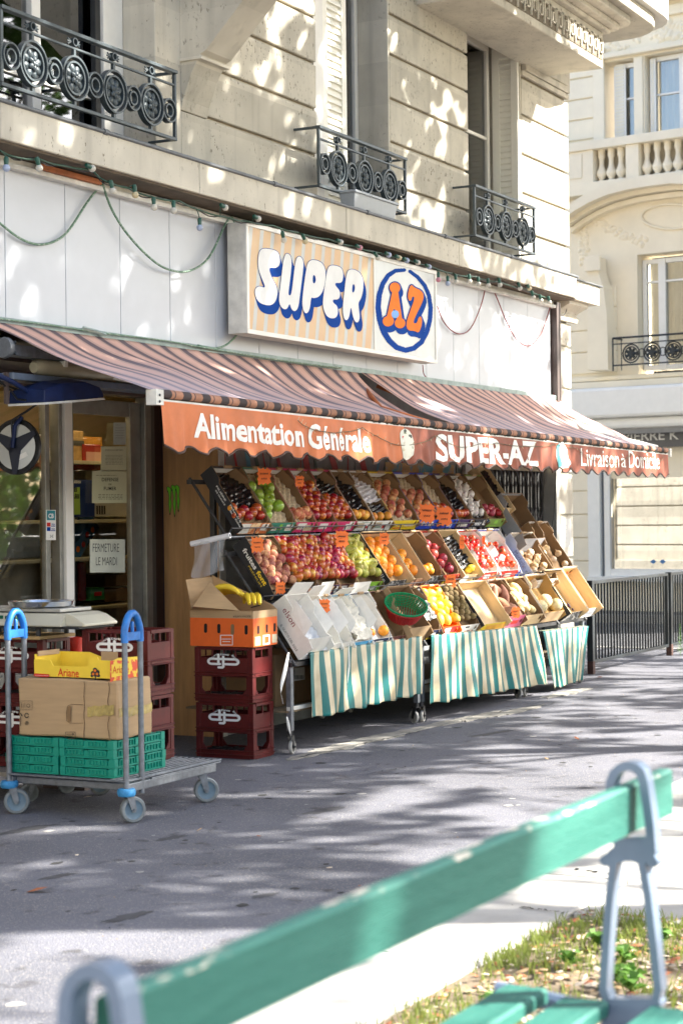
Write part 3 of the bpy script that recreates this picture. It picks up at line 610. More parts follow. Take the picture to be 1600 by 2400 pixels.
# ================================================================ WINDOW RAILINGS
def railing(x0, x1, n, label, yf=-.20, z0=3.895, z1=4.335):
    t = thing("window_railing", label, "railing", ((x0+x1)/2, yf, z0), "cast iron window railings above the shop")
    g = MB(); y = yf; zz = z1-.085
    g.bx(x0-.012, x1+.012, y-.022, y+.022, z1-.012, z1+.010, iron)
    g.bx(x0+.011, x1-.011, y-.009, y+.009, zz-.007, zz+.007, iron)
    g.bx(x0-.010, x1+.010, y-.013, y+.013, z0, z0+.022, iron)
    for x in (x0, x1): g.bx(x-.011, x+.011, y-.011, y+.011, z0+.023, z1-.013, iron)
    g.build("frame", t, bevel=.003)
    for x in (x0, x1):
        h = MB(); h.bx(x-.012, x+.012, y+.023, .0, z1-.011, z1+.006, iron); h.bx(x-.01, x+.01, y+.014, .0, z0+.002, z0+.018, iron); h.build("side_bar", t, bevel=.002)
    W = x1-x0; m = n; rb = .125; rs = .078; zc = (z0+zz)/2+.003
    # alternate small and big rings: n big ones, n+1 small, overlapping a little
    tot = n*2*rb+(n+1)*2*rs; k = W/tot*1.02; pos = []; x = x0
    seq = [rs]+[rb, rs]*n; gap = (W-tot)/(len(seq)-1)
    for r in seq: pos.append((x+r, r)); x += 2*r+gap
    def ring(mb, xc, zc, R1, wdt, y0, y1, s=28):
        vs = []
        for i in range(s):
            a = 2*math.pi*i/s; c, d = math.cos(a), math.sin(a)
            vs += [(xc+c*R1, y0, zc+d*R1), (xc+c*(R1-wdt), y0, zc+d*(R1-wdt)), (xc+c*(R1-wdt), y1, zc+d*(R1-wdt)), (xc+c*R1, y1, zc+d*R1)]
        fs = []
        for i in range(s):
            j = (i+1) % s
            for q in range(4): fs.append((4*i+q, 4*i+(q+1) % 4, 4*j+(q+1) % 4, 4*j+q))
        mb.add(vs, fs, iron)
    for xc, r in pos:
        h = MB()
        if r == rs:
            ring(h, xc, zc, r, .011, y-.019, y+.019); ring(h, xc, zc, r*.58, .011, y-.015, y+.021); h.build("small_ring", t, smooth=35)
        else:
            hh = (zz-z0)/2-.045; ring(h, xc, zc, r*1.06, .012, y-.019, y+.019, 32); ring(h, xc, zc, r*.80, .012, y-.015, y+.022, 32)
            h.bx(xc-.01, xc+.01, y-.01, y+.01, zc+r*1.05, zz-.006, iron); h.bx(xc-.01, xc+.01, y-.01, y+.01, z0+.02, zc-r*1.05, iron)
            ring(h, xc, z1-.048, .026, .008, y-.016, y+.016, 16)
            for sg in (-1, 1):
                for a_ in (-35, 0, 35):
                    h.tube([(xc+sg*.03, y, z1-.05), (xc+sg*(.03+.034*math.cos(R(a_))), y, z1-.05+.03*math.sin(R(a_)))], [.009, .004], iron, 6)
            h.build("large_ring", t, smooth=35)
            f_ = MB()   # rosette: petals around a boss
            f_.lathe([(0, 0), (r*.74, .001), (r*.74, .003), (0, .004)], M("dark_iron", (.02, .028, .034), .5), 24, Matrix.Translation((xc, y+.006, zc)) @ Matrix.Rotation(R(90), 4, 'X'))
            for q in range(8):
                a = 2*math.pi*q/8+.3; rr = r*.46
                T = Matrix.Translation((xc+math.cos(a)*rr, y, zc+math.sin(a)*rr)) @ Matrix.Rotation(-a, 4, 'Y')
                f_.lathe([(.0, -.020), (r*.13, -.014), (r*.19, 0), (r*.15, .007), (0, .011)], iron, 10, T @ Matrix.Scale(1.35, 4, (1, 0, 0)) @ Matrix.Rotation(R(90), 4, 'X'))
            for q in range(5):
                a = 2*math.pi*q/5; T = Matrix.Translation((xc+math.cos(a)*r*.2, y-.014, zc+math.sin(a)*r*.2)) @ Matrix.Rotation(-a, 4, 'Y')
                f_.lathe([(.0, -.016), (r*.09, -.011), (r*.13, 0), (r*.09, .007), (0, .011)], iron, 8, T @ Matrix.Scale(1.4, 4, (1, 0, 0)) @ Matrix.Rotation(R(90), 4, 'X'))
            f_.lathe([(0, -.02), (.012, -.016), (.016, 0), (.012, .016), (0, .02)], iron, 10, Matrix.Translation((xc, y-.008, zc)) @ Matrix.Rotation(R(90), 4, 'X'))
            f_.build("rosette", t, smooth=50)
    return t
railing(8.225, 9.99, 4, "widest black cast iron window railing with four rosettes, nearest the left edge")
railing(11.92, 13.37, 3, "black cast iron window railing with a grey planter box behind its foot")
railing(14.75, 16.13, 3, "black cast iron window railing in front of the shutter furthest right")
pl = thing("planter_box", "grey plastic planter box on the ledge at the foot of the middle railing", "planter", (12.7, -.25, 3.77))
plm = M("grey_planter_plastic", (.34, .37, .40), .45, var=.06)
a = atY(822, 480, -.30).x; b = atY(922, 480, -.30).x; g = MB()
def taper(mb, x0, x1, y0, y1, z0, z1, k, mat):
    mb.add([(x0+k, y0+k, z0), (x1-k, y0+k, z0), (x1-k, y1-k, z0), (x0+k, y1-k, z0), (x0, y0, z1), (x1, y0, z1), (x1, y1, z1), (x0, y1, z1)], [(0, 3, 2, 1), (4, 5, 6, 7), (0, 1, 5, 4), (1, 2, 6, 5), (2, 3, 7, 6), (3, 0, 4, 7)], mat)
taper(g, a, b, -.335, -.20, 3.768, 3.895, .02, plm); g.build("trough", pl, bevel=.006)
g = MB(); g.bx(a-.012, b+.012, -.347, -.188, 3.893, 3.912, plm); g.build("rim", pl, bevel=.004)
# ================================================================ SIGN
sg = thing("shop_sign", "white lightbox sign with bubble letters reading SUPER AZ", "sign", (12.2, -.2, 2.72))
SX0, SXM, SX1, SZ0, SZ1 = 10.70, 12.60, 13.73, 2.725, 3.472
g = MB(); g.bx(SX0, SX1, -.292, -.15, SZ0, SZ1, wdirty); g.bx(SX0+.15, SX1-.05, -.149, -.105, SZ0+.05, SZ1-.05, blackm); cas = g.build("casing", sg, bevel=.004)
smpeach = stripes("peach_striped_panel", [(.30, .62, (.58, .60, .58))], .150, (.70, .50, .30), .6, slant=-.18, dirt=((.85, .6, .45), .35))
g = MB(); g.sheet(1, 1, lambda a, b: (SX0+.03+(SXM-SX0-.035)*a, -.2945, SZ0+.03+(SZ1-SZ0-.06)*b), smpeach, lambda a, b: (1.9*a, .7*b)); g.build("striped_panel", sg)
g = MB(); g.sheet(1, 1, lambda a, b: (SXM+.012+(SX1-SXM-.04)*a, -.2946, SZ0+.03+(SZ1-SZ0-.06)*b), M("sign_white", (.58, .60, .58), .35, var=.05)); g.build("white_panel", sg)
g = MB()
for (x0, x1, z0, z1) in [(SX0, SX1, SZ1-.028, SZ1+.002), (SX0, SX1, SZ0-.002, SZ0+.028), (SX0-.002, SX0+.028, SZ0+.0285, SZ1-.0285), (SX1-.028, SX1+.002, SZ0+.0285, SZ1-.0285), (SXM-.006, SXM+.011, SZ0+.0285, SZ1-.0285)]: g.bx(x0, x1, -.303, -.2925, z0, z1, wpaint)
g.build("edge_trim", sg, bevel=.002)
def ZF(x, y, Y): return atY(560+x/3.136, 500+y/3.136, Y)
LET = {
 'S': ([(140, 330), (150, 275), (180, 252), (280, 270), (302, 320), (300, 380), (270, 402), (215, 392), (240, 470), (288, 560), (275, 640), (235, 680), (150, 662), (116, 600), (118, 550), (150, 530), (200, 552), (160, 460), (140, 395)], []),
 'U': ([(292, 620), (308, 500), (322, 370), (335, 305), (358, 288), (386, 320), (386, 400), (368, 540), (362, 592), (373, 606), (386, 588), (400, 470), (414, 350), (430, 316), (452, 314), (476, 350), (470, 430), (450, 580), (437, 690), (412, 722), (385, 706), (372, 655), (356, 700), (330, 706), (300, 676)], []),
 'P': ([(490, 430), (505, 355), (545, 336), (605, 355), (634, 400), (638, 470), (622, 560), (590, 612), (545, 624), (530, 612), (521, 700), (500, 737), (475, 724), (462, 660), (475, 540)], [(546, 448), (560, 458), (565, 490), (556, 516), (544, 510), (541, 480)]),
 'E': ([(648, 410), (670, 376), (742, 388), (767, 425), (763, 495), (742, 512), (708, 508), (706, 528), (742, 568), (742, 614), (724, 634), (690, 630), (690, 655), (724, 680), (728, 740), (705, 774), (648, 765), (614, 690), (620, 600), (638, 480)], []),
 'R': ([(790, 435), (815, 406), (870, 418), (908, 460), (916, 535), (900, 620), (876, 655), (879, 690), (889, 760), (876, 803), (850, 797), (832, 740), (822, 676), (812, 750), (795, 788), (770, 776), (760, 700), (775, 560)], [(838, 514), (851, 528), (851, 560), (840, 584), (831, 576), (831, 540)])}
wh, bl_ = MB(), MB()
for ch, (P, Hh) in LET.items():
    f = poly_sd(smooth_poly(P, 2)); h = poly_sd(smooth_poly(Hh, 2)) if Hh else None
    xs = [p[0] for p in P]; ys = [p[1] for p in P]
    def core(u, v, f=f, h=h):
        d = f(u, v)
        if h is not None: d = np.maximum(d, -h(u, v))
        return d
    def shad(u, v, f=f):
        d = np.full(u.shape, 1e9)
        for k in range(9): d = np.minimum(d, f(u-17*k/8, v-64*k/8)-4)
        return d
    box = (min(xs)-12, max(xs)+40, min(ys)-12, max(ys)+84)
    lay = {'S': 0, 'U': 1, 'P': 2, 'E': 3, 'R': 4}[ch]
    sdf_flat(bl_, shad, box, 4.5, lambda u, v, q=lay: ZF(u, v, -.2960-.0006*q), inkb)
    sdf_flat(wh, core, box, 4.0, lambda u, v, q=lay: ZF(u, v, -.2995-.0004*q), inkw)
bl_.build("letter_shadow", sg); wh.build("letters", sg)
oz = M("orange_print", (.80, .20, .02), .7, var=.12, sc=8, spec=.2)
A_ = strokes([([(1145, 545), (1145, 546)], 39), ([(1145, 570), (1100, 775)], 18), ([(1148, 570), (1180, 785)], 20), ([(1120, 688), (1170, 692)], 15), ([(1100, 790), (1093, 792)], 38), ([(1182, 806), (1184, 806)], 38)])
Zp = poly_sd(smooth_poly([(1268, 522), (1290, 545), (1335, 562), (1360, 600), (1345, 660), (1300, 745), (1278, 806), (1306, 808), (1318, 765), (1335, 752), (1347, 785), (1337, 842), (1318, 878), (1290, 862), (1240, 860), (1226, 812), (1248, 740), (1292, 620), (1275, 606), (1264, 642), (1246, 640), (1238, 600), (1252, 540)], 1))
def AZ(u, v): return np.minimum(A_(u, v), Zp(u, v))
def AZs(u, v):
    d = np.full(u.shape, 1e9)
    for k in range(6): d = np.minimum(d, AZ(u-14*k/5, v-36*k/5)-9)
    return d
g = MB(); sdf_flat(g, AZs, (1030, 1390, 470, 960), 5, lambda u, v: ZF(u, v, -.2966), inkb)
ring = strokes([([(1215, 415), (1150, 420), (1095, 455), (1055, 520), (1030, 600), (1022, 690), (1035, 780), (1062, 865), (1105, 935), (1160, 985), (1225, 1005), (1285, 990), (1340, 945), (1380, 870), (1403, 780), (1408, 690), (1395, 600), (1365, 530), (1310, 465), (1255, 425)], 13)])
def ringw(u, v): return ring(u, v)-6*np.clip((v-420)/600, 0, 1)-5*np.clip((1215-u)/200, 0, 1)+1.6*np.sin(u*.31)*np.sin(v*.27)
sdf_flat(g, ringw, (990, 1440, 380, 1040), 5, lambda u, v: ZF(u, v, -.2965), inkb); g.build("emblem_outline", sg)
g = MB(); sdf_flat(g, AZ, (1040, 1380, 480, 900), 4, lambda u, v: ZF(u, v, -.2990), oz); g.build("emblem_letters", sg)
g = MB(); sdf_flat(g, strokes([([(1147, 738), (1147, 742)], 27)]), (1110, 1190, 700, 790), 4, lambda u, v: ZF(u, v, -.2994), M("mid_blue_print", (.05, .28, .70), .4)); g.build("blue_dot", sg)
# ================================================================ AWNINGS
AZT, AZB, AYT, AYB = 2.60, 2.165, -.13, -1.01
awm = stripes("awning_fabric", [(.02, .34, (.15, .105, .115)), (.42, .455, (.24, .16, .16)), (.93, .965, (.24, .16, .16))], .205, (.70, .43, .335), .8, dirt=((.50, .46, .55), .35, .25, .55), bump=.12, trans=.12)
def ab(x): return -.0095*(x-8.44)      # the bar droops towards the far end
def awning_cloth(xt0, xt1, xb0, xb1, sagL, sagR, name, parent, seed):
    q = random.Random(seed); ph = [q.uniform(0, 6.28) for _ in range(6)]
    def F(u, v):
        xt = xt0+(xt1-xt0)*u; xb = xb0+(xb1-xb0)*u; x = xt+(xb-xt)*v
        sag = (sagL+(sagR-sagL)*u)
        e = math.sin(math.pi*v**.8)
        fold = .010*math.sin(x*5+ph[0]+3*v)+.008*math.sin(x*11+ph[1]-4*v)+.012*math.sin(x*2.3+v*6+ph[2])
        z = AZT+(AZB+ab(xb)+.03-AZT)*v-(sag+fold)*e
        y = AYT+(AYB-AYT)*v+.25*fold*e
        return (x, y, z)
    g = MB(); g.sheet(150, 22, F, awm, lambda u, v: ((xb0+(xb1-xb0)*u)-.05*math.sin(v*2), v)); return g.build(name, parent, smooth=True, thick=.002)
aw = thing("awning", "faded salmon and brown striped shop awning with an orange lettered valance", "awning", (12.9, -.5, 2.2))
XA, XM, XB = 8.47, atY(1063, 985, AYB).x, 17.5
awning_cloth(8.02, atY(833, 868, AYT).x, 8.44, XM, .02, .11, "canopy", aw, 1)
awning_cloth(atY(843, 872, AYT).x, 16.95, XM+.02, XB, .03, .09, "canopy", aw, 2)
# the roll at the low edge: striped fabric wrapped round the front bar
rollm = stripes("awning_roll_fabric", [(.02, .45, (.05, .035, .035)), (.6, .66, (.10, .06, .055))], .205, (.42, .20, .12), .8, dirt=((.3, .27, .2), .6))
g = MB(); g.sheet(200, 10, lambda u, v: (XA+.06+(XB-XA-.08)*u, AYB-.004+.026*math.cos(2*math.pi*v), AZB+ab(XA+(XB-XA)*u)+.012+.026*math.sin(2*math.pi*v)), rollm, lambda u, v: ((XB-XA)*u, v)); g.build("fabric_roll", aw, smooth=True)
g = MB(); q_ = len(g.v); g.bx(XA+.062, XB, AYB-.022, AYB+.012, AZB-.052, AZB-.018, M("bar_white", (.66, .65, .58), .5, var=.25, sc=5, bump=.1)); g.v = [(a, b, c+ab(a)) for a, b, c in g.v]; g.build("front_bar", aw, bevel=.004)
g = MB(); g.bx(XA-.015, XA+.06, AYB-.034, AYB+.034, AZB-.054, AZB+.032, wdirty); 
for z in (-.035, .0): g.lathe([(0, 0), (.008, .002), (.008, .006), (0, .007)], blackm, 8, Matrix.Translation((XA+.015, AYB-.034, AZB+z)) @ Matrix.Rotation(R(90), 4, 'X'))
g.build("end_cap", aw, bevel=.006); g = MB(); g.bx(XB, XB+.05, AYB-.04, AYB+.03, AZB+ab(XB)-.05, AZB+ab(XB)+.03, wdirty); g.build("end_cap", aw, bevel=.006)
mossm = M("moss_and_grime", (.03, .035, .02), .9, var=.4, sc=30); g = MB()
for k in range(240):
    x = XA+1.8+(XB-XA-1.85)*rng.random()**.75; r_ = rng.uniform(.006, .014)
    g.lathe([(0, -r_*.5), (r_, 0), (0, r_*.5)], mossm, 5, Matrix.Translation((x, AYB-.024+rng.uniform(-.004, .004), AZB+ab(x)-.016+rng.uniform(-.004, .004))) @ Matrix.Scale(2.2, 4, (1, 0, 0)))
g.build("grime", aw)["kind"] = "stuff"
# valance
VX0, VX1 = atY(376, 1040, AYB-.02).x, atY(1564, 1100, AYB-.02).x
VT = AZB-.03
def vy(x, z):
    d = (VT+ab(x)-z)/.27; d *= 1 if x < 14.5 else .35+.65*max(0, 1-(x-14.5)/.8)
    return AYB-.026-d*(.010*math.sin(x*27)+.008*math.sin(x*13.3+1)+.006*math.sin(x*57+2))-(.02*d)
def vbot(x): return VT-.262+.020*math.cos((x-VX0)/.272*2*math.pi)-.0035*(x-VX0)
def Vv(x, v):
    z = VT+ab(x)+(vbot(x)-VT-ab(x))*v; return (x, vy(x, z), z)
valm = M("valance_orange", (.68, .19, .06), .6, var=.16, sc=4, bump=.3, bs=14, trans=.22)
nval = 520
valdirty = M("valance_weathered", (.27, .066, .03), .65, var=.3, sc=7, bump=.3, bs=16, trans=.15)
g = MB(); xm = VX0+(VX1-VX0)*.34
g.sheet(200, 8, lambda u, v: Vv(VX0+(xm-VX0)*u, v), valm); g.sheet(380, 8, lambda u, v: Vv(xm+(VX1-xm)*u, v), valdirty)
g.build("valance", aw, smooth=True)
g = MB(); g.tube([Vv(VX0+(VX1-VX0)*i/420, 1.0) for i in range(421)], .0075, M("dark_brown_piping", (.06, .03, .02), .7), 6); g.build("valance_edging", aw, smooth=True)
def onval(x, z, off=.0035): return Vector((x, vy(x, z)-off, z))
inkv = M("valance_lettering", (.78, .76, .70), .55, var=.10, sc=18)
def vtext(body, p0, p1, htop, bold, z_top_px=None):
    """p0 = photo pixel at the lower left of the word, p1 = lower right; htop = height in photo pixels at the left"""
    a = atY(*p0, AYB-.03); b = atY(*p1, AYB-.03); hh = (atY(p0[0], p0[1]-htop, AYB-.03)-a).length
    W = b.x-a.x; mb = MB(); txt(mb, body, lambda u, v: onval(a.x+u+.10*v*0, a.z+(b.z-a.z)*u/W+v), W, hh, inkv, bold=bold, sub=2); mb.build("lettering", aw)
vtext("Alimentation", (452, 1026), (708, 1049), 60, .028)
vtext("Générale", (723, 1052), (862, 1062), 60, .028)
vtext("SUPER-AZ", (1021, 1082), (1257, 1093), 66, .03)
vtext("Livraison", (1361, 1092), (1450, 1096), 42, .002); vtext("à", (1454, 1095), (1466, 1096), 32, .002); vtext("Domicile", (1473, 1096), (1545, 1100), 40, .002)
em = M("emblem_ground", (.74, .72, .60), .6, var=.1); e1 = MB(); e2 = MB(); e3 = MB(); e4 = MB()
def VP(px, py, off=.004): p = atY(px, py, AYB-.03); return onval(p.x, p.z, off)
sdf_flat(e1, poly_sd(smooth_poly([(936, 1010), (950, 1003), (962, 1012), (967, 1040), (962, 1075), (944, 1080), (936, 1060), (933, 1030)], 1)), (928, 972, 998, 1085), 2, lambda u, v: VP(u, v), em)
for (x, y, r_, m_) in [(944, 1034, 7, 'w'), (953, 1032, 6, 'k'), (958, 1022, 5, 'k'), (947, 1018, 6, 'g'), (958, 1048, 6, 'g'), (943, 1052, 6, 'y'), (953, 1062, 7, 'g'), (948, 1009, 4, 'k'), (958, 1063, 4, 'k'), (941, 1024, 3, 'r'), (952, 1046, 4, 'y')]:
    mm = {'w': inkw, 'k': M("emblem_dark", (.05, .06, .04), .6), 'g': M("emblem_green", (.16, .20, .07), .6), 'y': M("emblem_yellow", (.60, .50, .22), .6), 'r': inkr}[m_]
    sdf_flat(e2, strokes([([(x, y), (x+.1, y+2)], r_*.8)]), (x-r_*2, x+r_*2, y-r_*2, y+r_*2), 1.5, lambda u, v, k=y: VP(u, v, .006+.0006*(k % 9)), mm)
sdf_flat(e3, poly_sd(smooth_poly([(1303, 1045), (1316, 1035), (1328, 1050), (1327, 1070), (1333, 1085), (1322, 1100), (1308, 1097), (1300, 1075)], 1)), (1296, 1340, 1030, 1105), 2, lambda u, v: VP(u, v), em)
sdf_flat(e3, poly_sd([(1303, 1045), (1311, 1037), (1309, 1068), (1316, 1097), (1304, 1096), (1302, 1070)]), (1296, 1320, 1030, 1100), 2, lambda u, v: VP(u, v, .006), M("emblem_teal", (.05, .30, .32), .6))
for (x, y, r_) in [(1318, 1052, 6), (1320, 1066, 4), (1325, 1084, 6), (1316, 1090, 5)]:
    sdf_flat(e4, strokes([([(x, y), (x+.1, y+1)], r_)]), (x-r_*2, x+r_*2, y-r_*2, y+r_*2), 1.5, lambda u, v, k=y: VP(u, v, .0085+.0006*(k % 5)), inkw)
e1.build("emblem", aw); e2.build("emblem_picture", aw); e3.build("emblem", aw); e4.build("emblem_picture", aw)
# fairy light wire along the valance
g = MB(); pts = []; Q = [(694, 985), (715, 1000), (760, 1012), (800, 1012), (846, 1002), (880, 1022), (925, 1043), (980, 1038), (1018, 1020), (1070, 1048), (1120, 1040), (1160, 1038), (1250, 1046), (1300, 1040), (1350, 1050), (1380, 1075), (1440, 1085), (1485, 1060), (1530, 1090), (1558, 1065)]
for (a, b) in zip(Q[:-1], Q[1:]):
    for k in range(6): t = k/6; pts.append(VP(a[0]+(b[0]-a[0])*t, a[1]+(b[1]-a[1])*t+3*math.sin(math.pi*t), .012))
g.tube(pts, .0025, M("brown_wire", (.10, .08, .03), .6), 5)
for p in pts[::2]: g.tube([p, p+Vector((rng.uniform(-.02, .02), -.006, rng.choice((-1, 1))*rng.uniform(.01, .03)))], .0018, M("wire_bulb", (.6, .5, .3), .4), 4)
g.build("fairy_lights", aw)
# arms, cassette and lamp tube under the awning (left, seen from below)
g = MB(); g.bx(8.52, 11.2, -.235, -.155, 2.395, 2.475, M("beige_cassette", (.42, .38, .31), .55, var=.12, sc=5)); g.build("cassette", aw, bevel=.012)
o_ = M("arm_orange", (.45, .13, .04), .6, var=.2)
for P_, r_, m_ in (([(12.6, -.2, 2.47), (12.05, -.62, 2.27), (12.5, -.98, 2.12)], .02, o_), ([(12.9, -.16, 2.50), (13.4, -.95, 2.13)], .016, o_), ([(16.9, -.2, 2.44), (16.3, -.6, 2.26), (17.3, -.98, 2.12)], .02, wdirty), ([(8.7, -.18, 2.38), (11.0, -.9, 2.10)], .012, wdirty)):
    g = MB(); g.tube(P_, r_, m_, 8); g.build("folding_arm", aw, smooth=True)
g = MB(); c0 = atY(5, 815, -.28)
g.lathe([(.02, -.02), (.055, -.02), (.06, 0), (.055, .02), (.02, .02)], galv, 14, Matrix.Translation((c0.x, -.30, c0.z)) @ Matrix.Rotation(R(90), 4, 'Y'))
for k in range(5): g.tube([(c0.x, -.3, c0.z), (c0.x+.04, -.3+.055*math.cos(k*1.256), c0.z+.055*math.sin(k*1.256))], .01, blackm, 6)
g.bx(c0.x+.02, 8.61, -.33, -.24, c0.z-.04, c0.z+.02, galv); g.build("winding_gear", aw, smooth=40)
tl = thing("strip_light", "dusty tube light fixture with clips under the awning above the shop door", "lamp", (9.3, -.28, 2.4))
lx0, lx1 = 8.38, 10.55
g = MB(); g.tube([(lx0, -.28, 2.345)]+[(lx0+.03, -.28, 2.35)]+[(lx1, -.28, 2.35)], [.03, .045, .045], M("dusty_tube_cover", (.42, .39, .28), .35, var=.2, sc=4), 14); g.build("cover", tl, smooth=50)
g = MB(); g.bx(lx0-.25, lx1+.1, -.33, -.20, 2.262, 2.30, M("slate_blue_metal", (.12, .15, .20), .5, var=.2)); g.bx(lx0, lx1, -.30, -.24, 2.396, 2.412, brownm); g.build("housing", tl, bevel=.004)
g = MB()
for k in range(7): x = lx0+.22+k*.32; g.bx(x, x+.03, -.335, -.23, 2.36, 2.405, wpaint)
g.build("clip", tl, bevel=.002)
# ================================================================ BOTTLE CRATES
KX, KY, KH = .25, .415, .345
def make_crate():
    t = thing("bottle_crate", "", "crate", (0, 0, 0)); g = MB(); m = maroon; w_ = .012
    for x in (0, KX-.03):
        for y in (0, KY-.03): g.bx(x, x+.03, y, y+.03, .004, KH-.004, m)
    def face(along, L, slots):
        # panels on both opposite faces, u along the face
        for side in (0, 1):
            def B(u0, u1, d0, d1, z0, z1):
                if along == 'y':
                    a, b = (d0, d1) if side == 0 else (KX-d1, KX-d0); g.bx(a, b, u0, u1, z0, z1, m)
                else:
                    a, b = (d0, d1) if side == 0 else (KY-d1, KY-d0); g.bx(u0, u1, a, b, z0, z1, m)
            B(.0301, L-.0301, -.004, w_, KH-.020, KH-.0005)
            n = slots; sw = (L-.06-.024)/n
            B(.0301, .042, .003, w_, KH-.068, KH-.0203); B(L-.042, L-.0301, .003, w_, KH-.068, KH-.0203)
            for i in range(1, n): B(.042+i*sw-.006, .042+i*sw+.004, .003, w_, KH-.068, KH-.0203)
            B(.0301, L-.0301, .002, w_, KH-.158, KH-.0683)
            B(-.003, L+.003, -.007, w_-.001, KH-.163, KH-.158); B(.03, L-.03, -.002, w_, KH-.180, KH-.1632); B(-.003, L+.003, -.007, w_-.001, KH-.186, KH-.181)
            B(.0301, .048, .003, w_, .052, KH-.1863); B(L-.048, L-.0301, .003, w_, .052, KH-.1863)
            for s_ in (0, 1):   # slanted corners of the hand opening
                u = .048 if s_ == 0 else L-.048; du = .028 if s_ == 0 else -.028
                P = [(u, .052), (u+du, .052), (u, .088)]
                if along == 'y':
                    x0 = .003 if side == 0 else KX-w_; g.prism(P, lambda a, b: (x0, a, b), (.009, 0, 0), m)
                else:
                    y0 = .003 if side == 0 else KY-w_; g.prism(P, lambda a, b: (a, y0, b), (0, .009, 0), m)
            B(.0301, L-.0301, .001, w_, .0, .052); B(-.003, L+.003, -.007, w_-.001, .047, .052); B(-.003, L+.003, -.007, w_-.001, .022, .027)
    face('y', KY, 4); face('x', KX, 2)
    g.bx(.013, KX-.013, .013, KY-.013, .003, .012, m)
    for i in range(1, 3): g.bx(i*KX/3-.002, i*KX/3+.002, .013, KY-.013, .012, .05, black)  # dividers coloured black to stand in for the shade inside the crate
    for i in range(1, 5): g.bx(.0135, KX-.0135, i*KY/5-.0015, i*KY/5+.0015, .012, .049, black)
    g.build("body", t, bevel=.0015, seg=1)
    # moulded mark, printed upside down: three rounded letters joined, small words round them
    lo = MB()
    z = lambda u, v: (u, v)
    k = 1.0
    pth = [([(300, 622), (246, 622)]+arc((246, 640), 20, 18, 270, 90, 8)[::1]+[(300, 658)], 8), ([(291, 592), (291, 658)], 8), ([(322, 606), (322, 676), (316, 682), (292, 682)], 8), ([(300, 622), (345, 622)], 8), ([(335, 658), (398, 658)]+arc((398, 640), 20, 18, 90, -90, 8)+[(345, 622)], 8)]
    sc_ = .00112
    def LF(u, v): return Vector((-.0005, KY/2-(u-322)*sc_*-1*-1, KH-.135+ (690-v)*sc_*.78))
    # u grows to the viewer's right = towards -y
    sdf_flat(lo, lambda u, v: strokes(pth)(u, v), (215, 425, 580, 695), 2.5, lambda u, v: LF(u, v), inkw)
    def word(s_, uc, vc, w2, ang):
        def F(a, b):
            a -= w2/2; c, d = math.cos(ang), math.sin(ang); return LF(uc-(a*c-b*d), vc+(a*d+b*c))
        txt(lo, s_, F, w2, 13, inkw, bold=.02, res=1)
    word("CAISSE", 402, 612, 62, -.95); word("FRANCE", 330, 584, 56, -.06); word("PLASTIQUE", 250, 604, 78, .62)
    lo.build("logo", t)
    return t
crate0 = make_crate(); used = [False]
def crate(x, y, z, label, dz=0, group="maroon bottle crates in stacks"):
    c = crate0 if not used[0] else copy_tree(crate0); used[0] = True
    c.location = (x, y, z); c.rotation_euler = (0, 0, dz); tag(c, label, "crate", group); return c
crate(9.84, -.815, .0, "maroon bottle crate on the pavement, lower of the two under the orange banana box")
crate(9.842, -.812, .346, "maroon bottle crate directly under the orange banana box", .012)
crate(8.05, -1.235, .222, "maroon bottle crate on the trolley deck behind the cardboard box, lower of its pair", .01)
crate(8.052, -1.237, .568, "maroon bottle crate behind the blue trolley handle, upper of its pair on the trolley")
crate(8.02, -.59, .165, "maroon bottle crate lower in the stack under the weighing scale")
crate(8.02, -.59, .511, "maroon bottle crate upper in the stack directly under the wooden board of the scale", .01)
crate(8.0, -.165, .165, "maroon bottle crate standing behind the scale stack against the shop window, lower one")
# dolly under the left stack
dl = thing("dolly", "low grey wooden dolly under the crate stack at the left edge", "dolly", (8.1, -.35, 0))
gw = M("grey_weathered_board", (.22, .20, .17), .85, var=.25, sc=6, stretch=(2, 9, 2))
g = MB(); g.bx(7.86, 8.34, -.66, .26, .135, .160, gw); g.build("deck", dl, bevel=.003)
def wheel_at(mb1, mb2, x, y, r, wd, T=None, tyre=rubber, hub=rubd):
    """wheel whose axle runs along local Y"""
    Q = (T or Matrix()) @ Matrix.Translation((x, y, r)) @ Matrix.Rotation(R(90), 4, 'X')
    mb1.lathe([(r*.74, -wd/2), (r*.92, -wd/2), (r, -wd*.3), (r, wd*.3), (r*.92, wd/2), (r*.74, wd/2), (r*.74, -wd/2)], tyre, 32, Q)
    mb2.lathe([(.0, -wd*.5), (r*.2, -wd*.5), (r*.22, -wd*.34), (r*.6, -wd*.30), (r*.74, -wd*.42), (r*.74, wd*.42), (r*.6, wd*.30), (r*.22, wd*.34), (r*.2, wd*.5), (0, wd*.5)], hub, 24, Q)
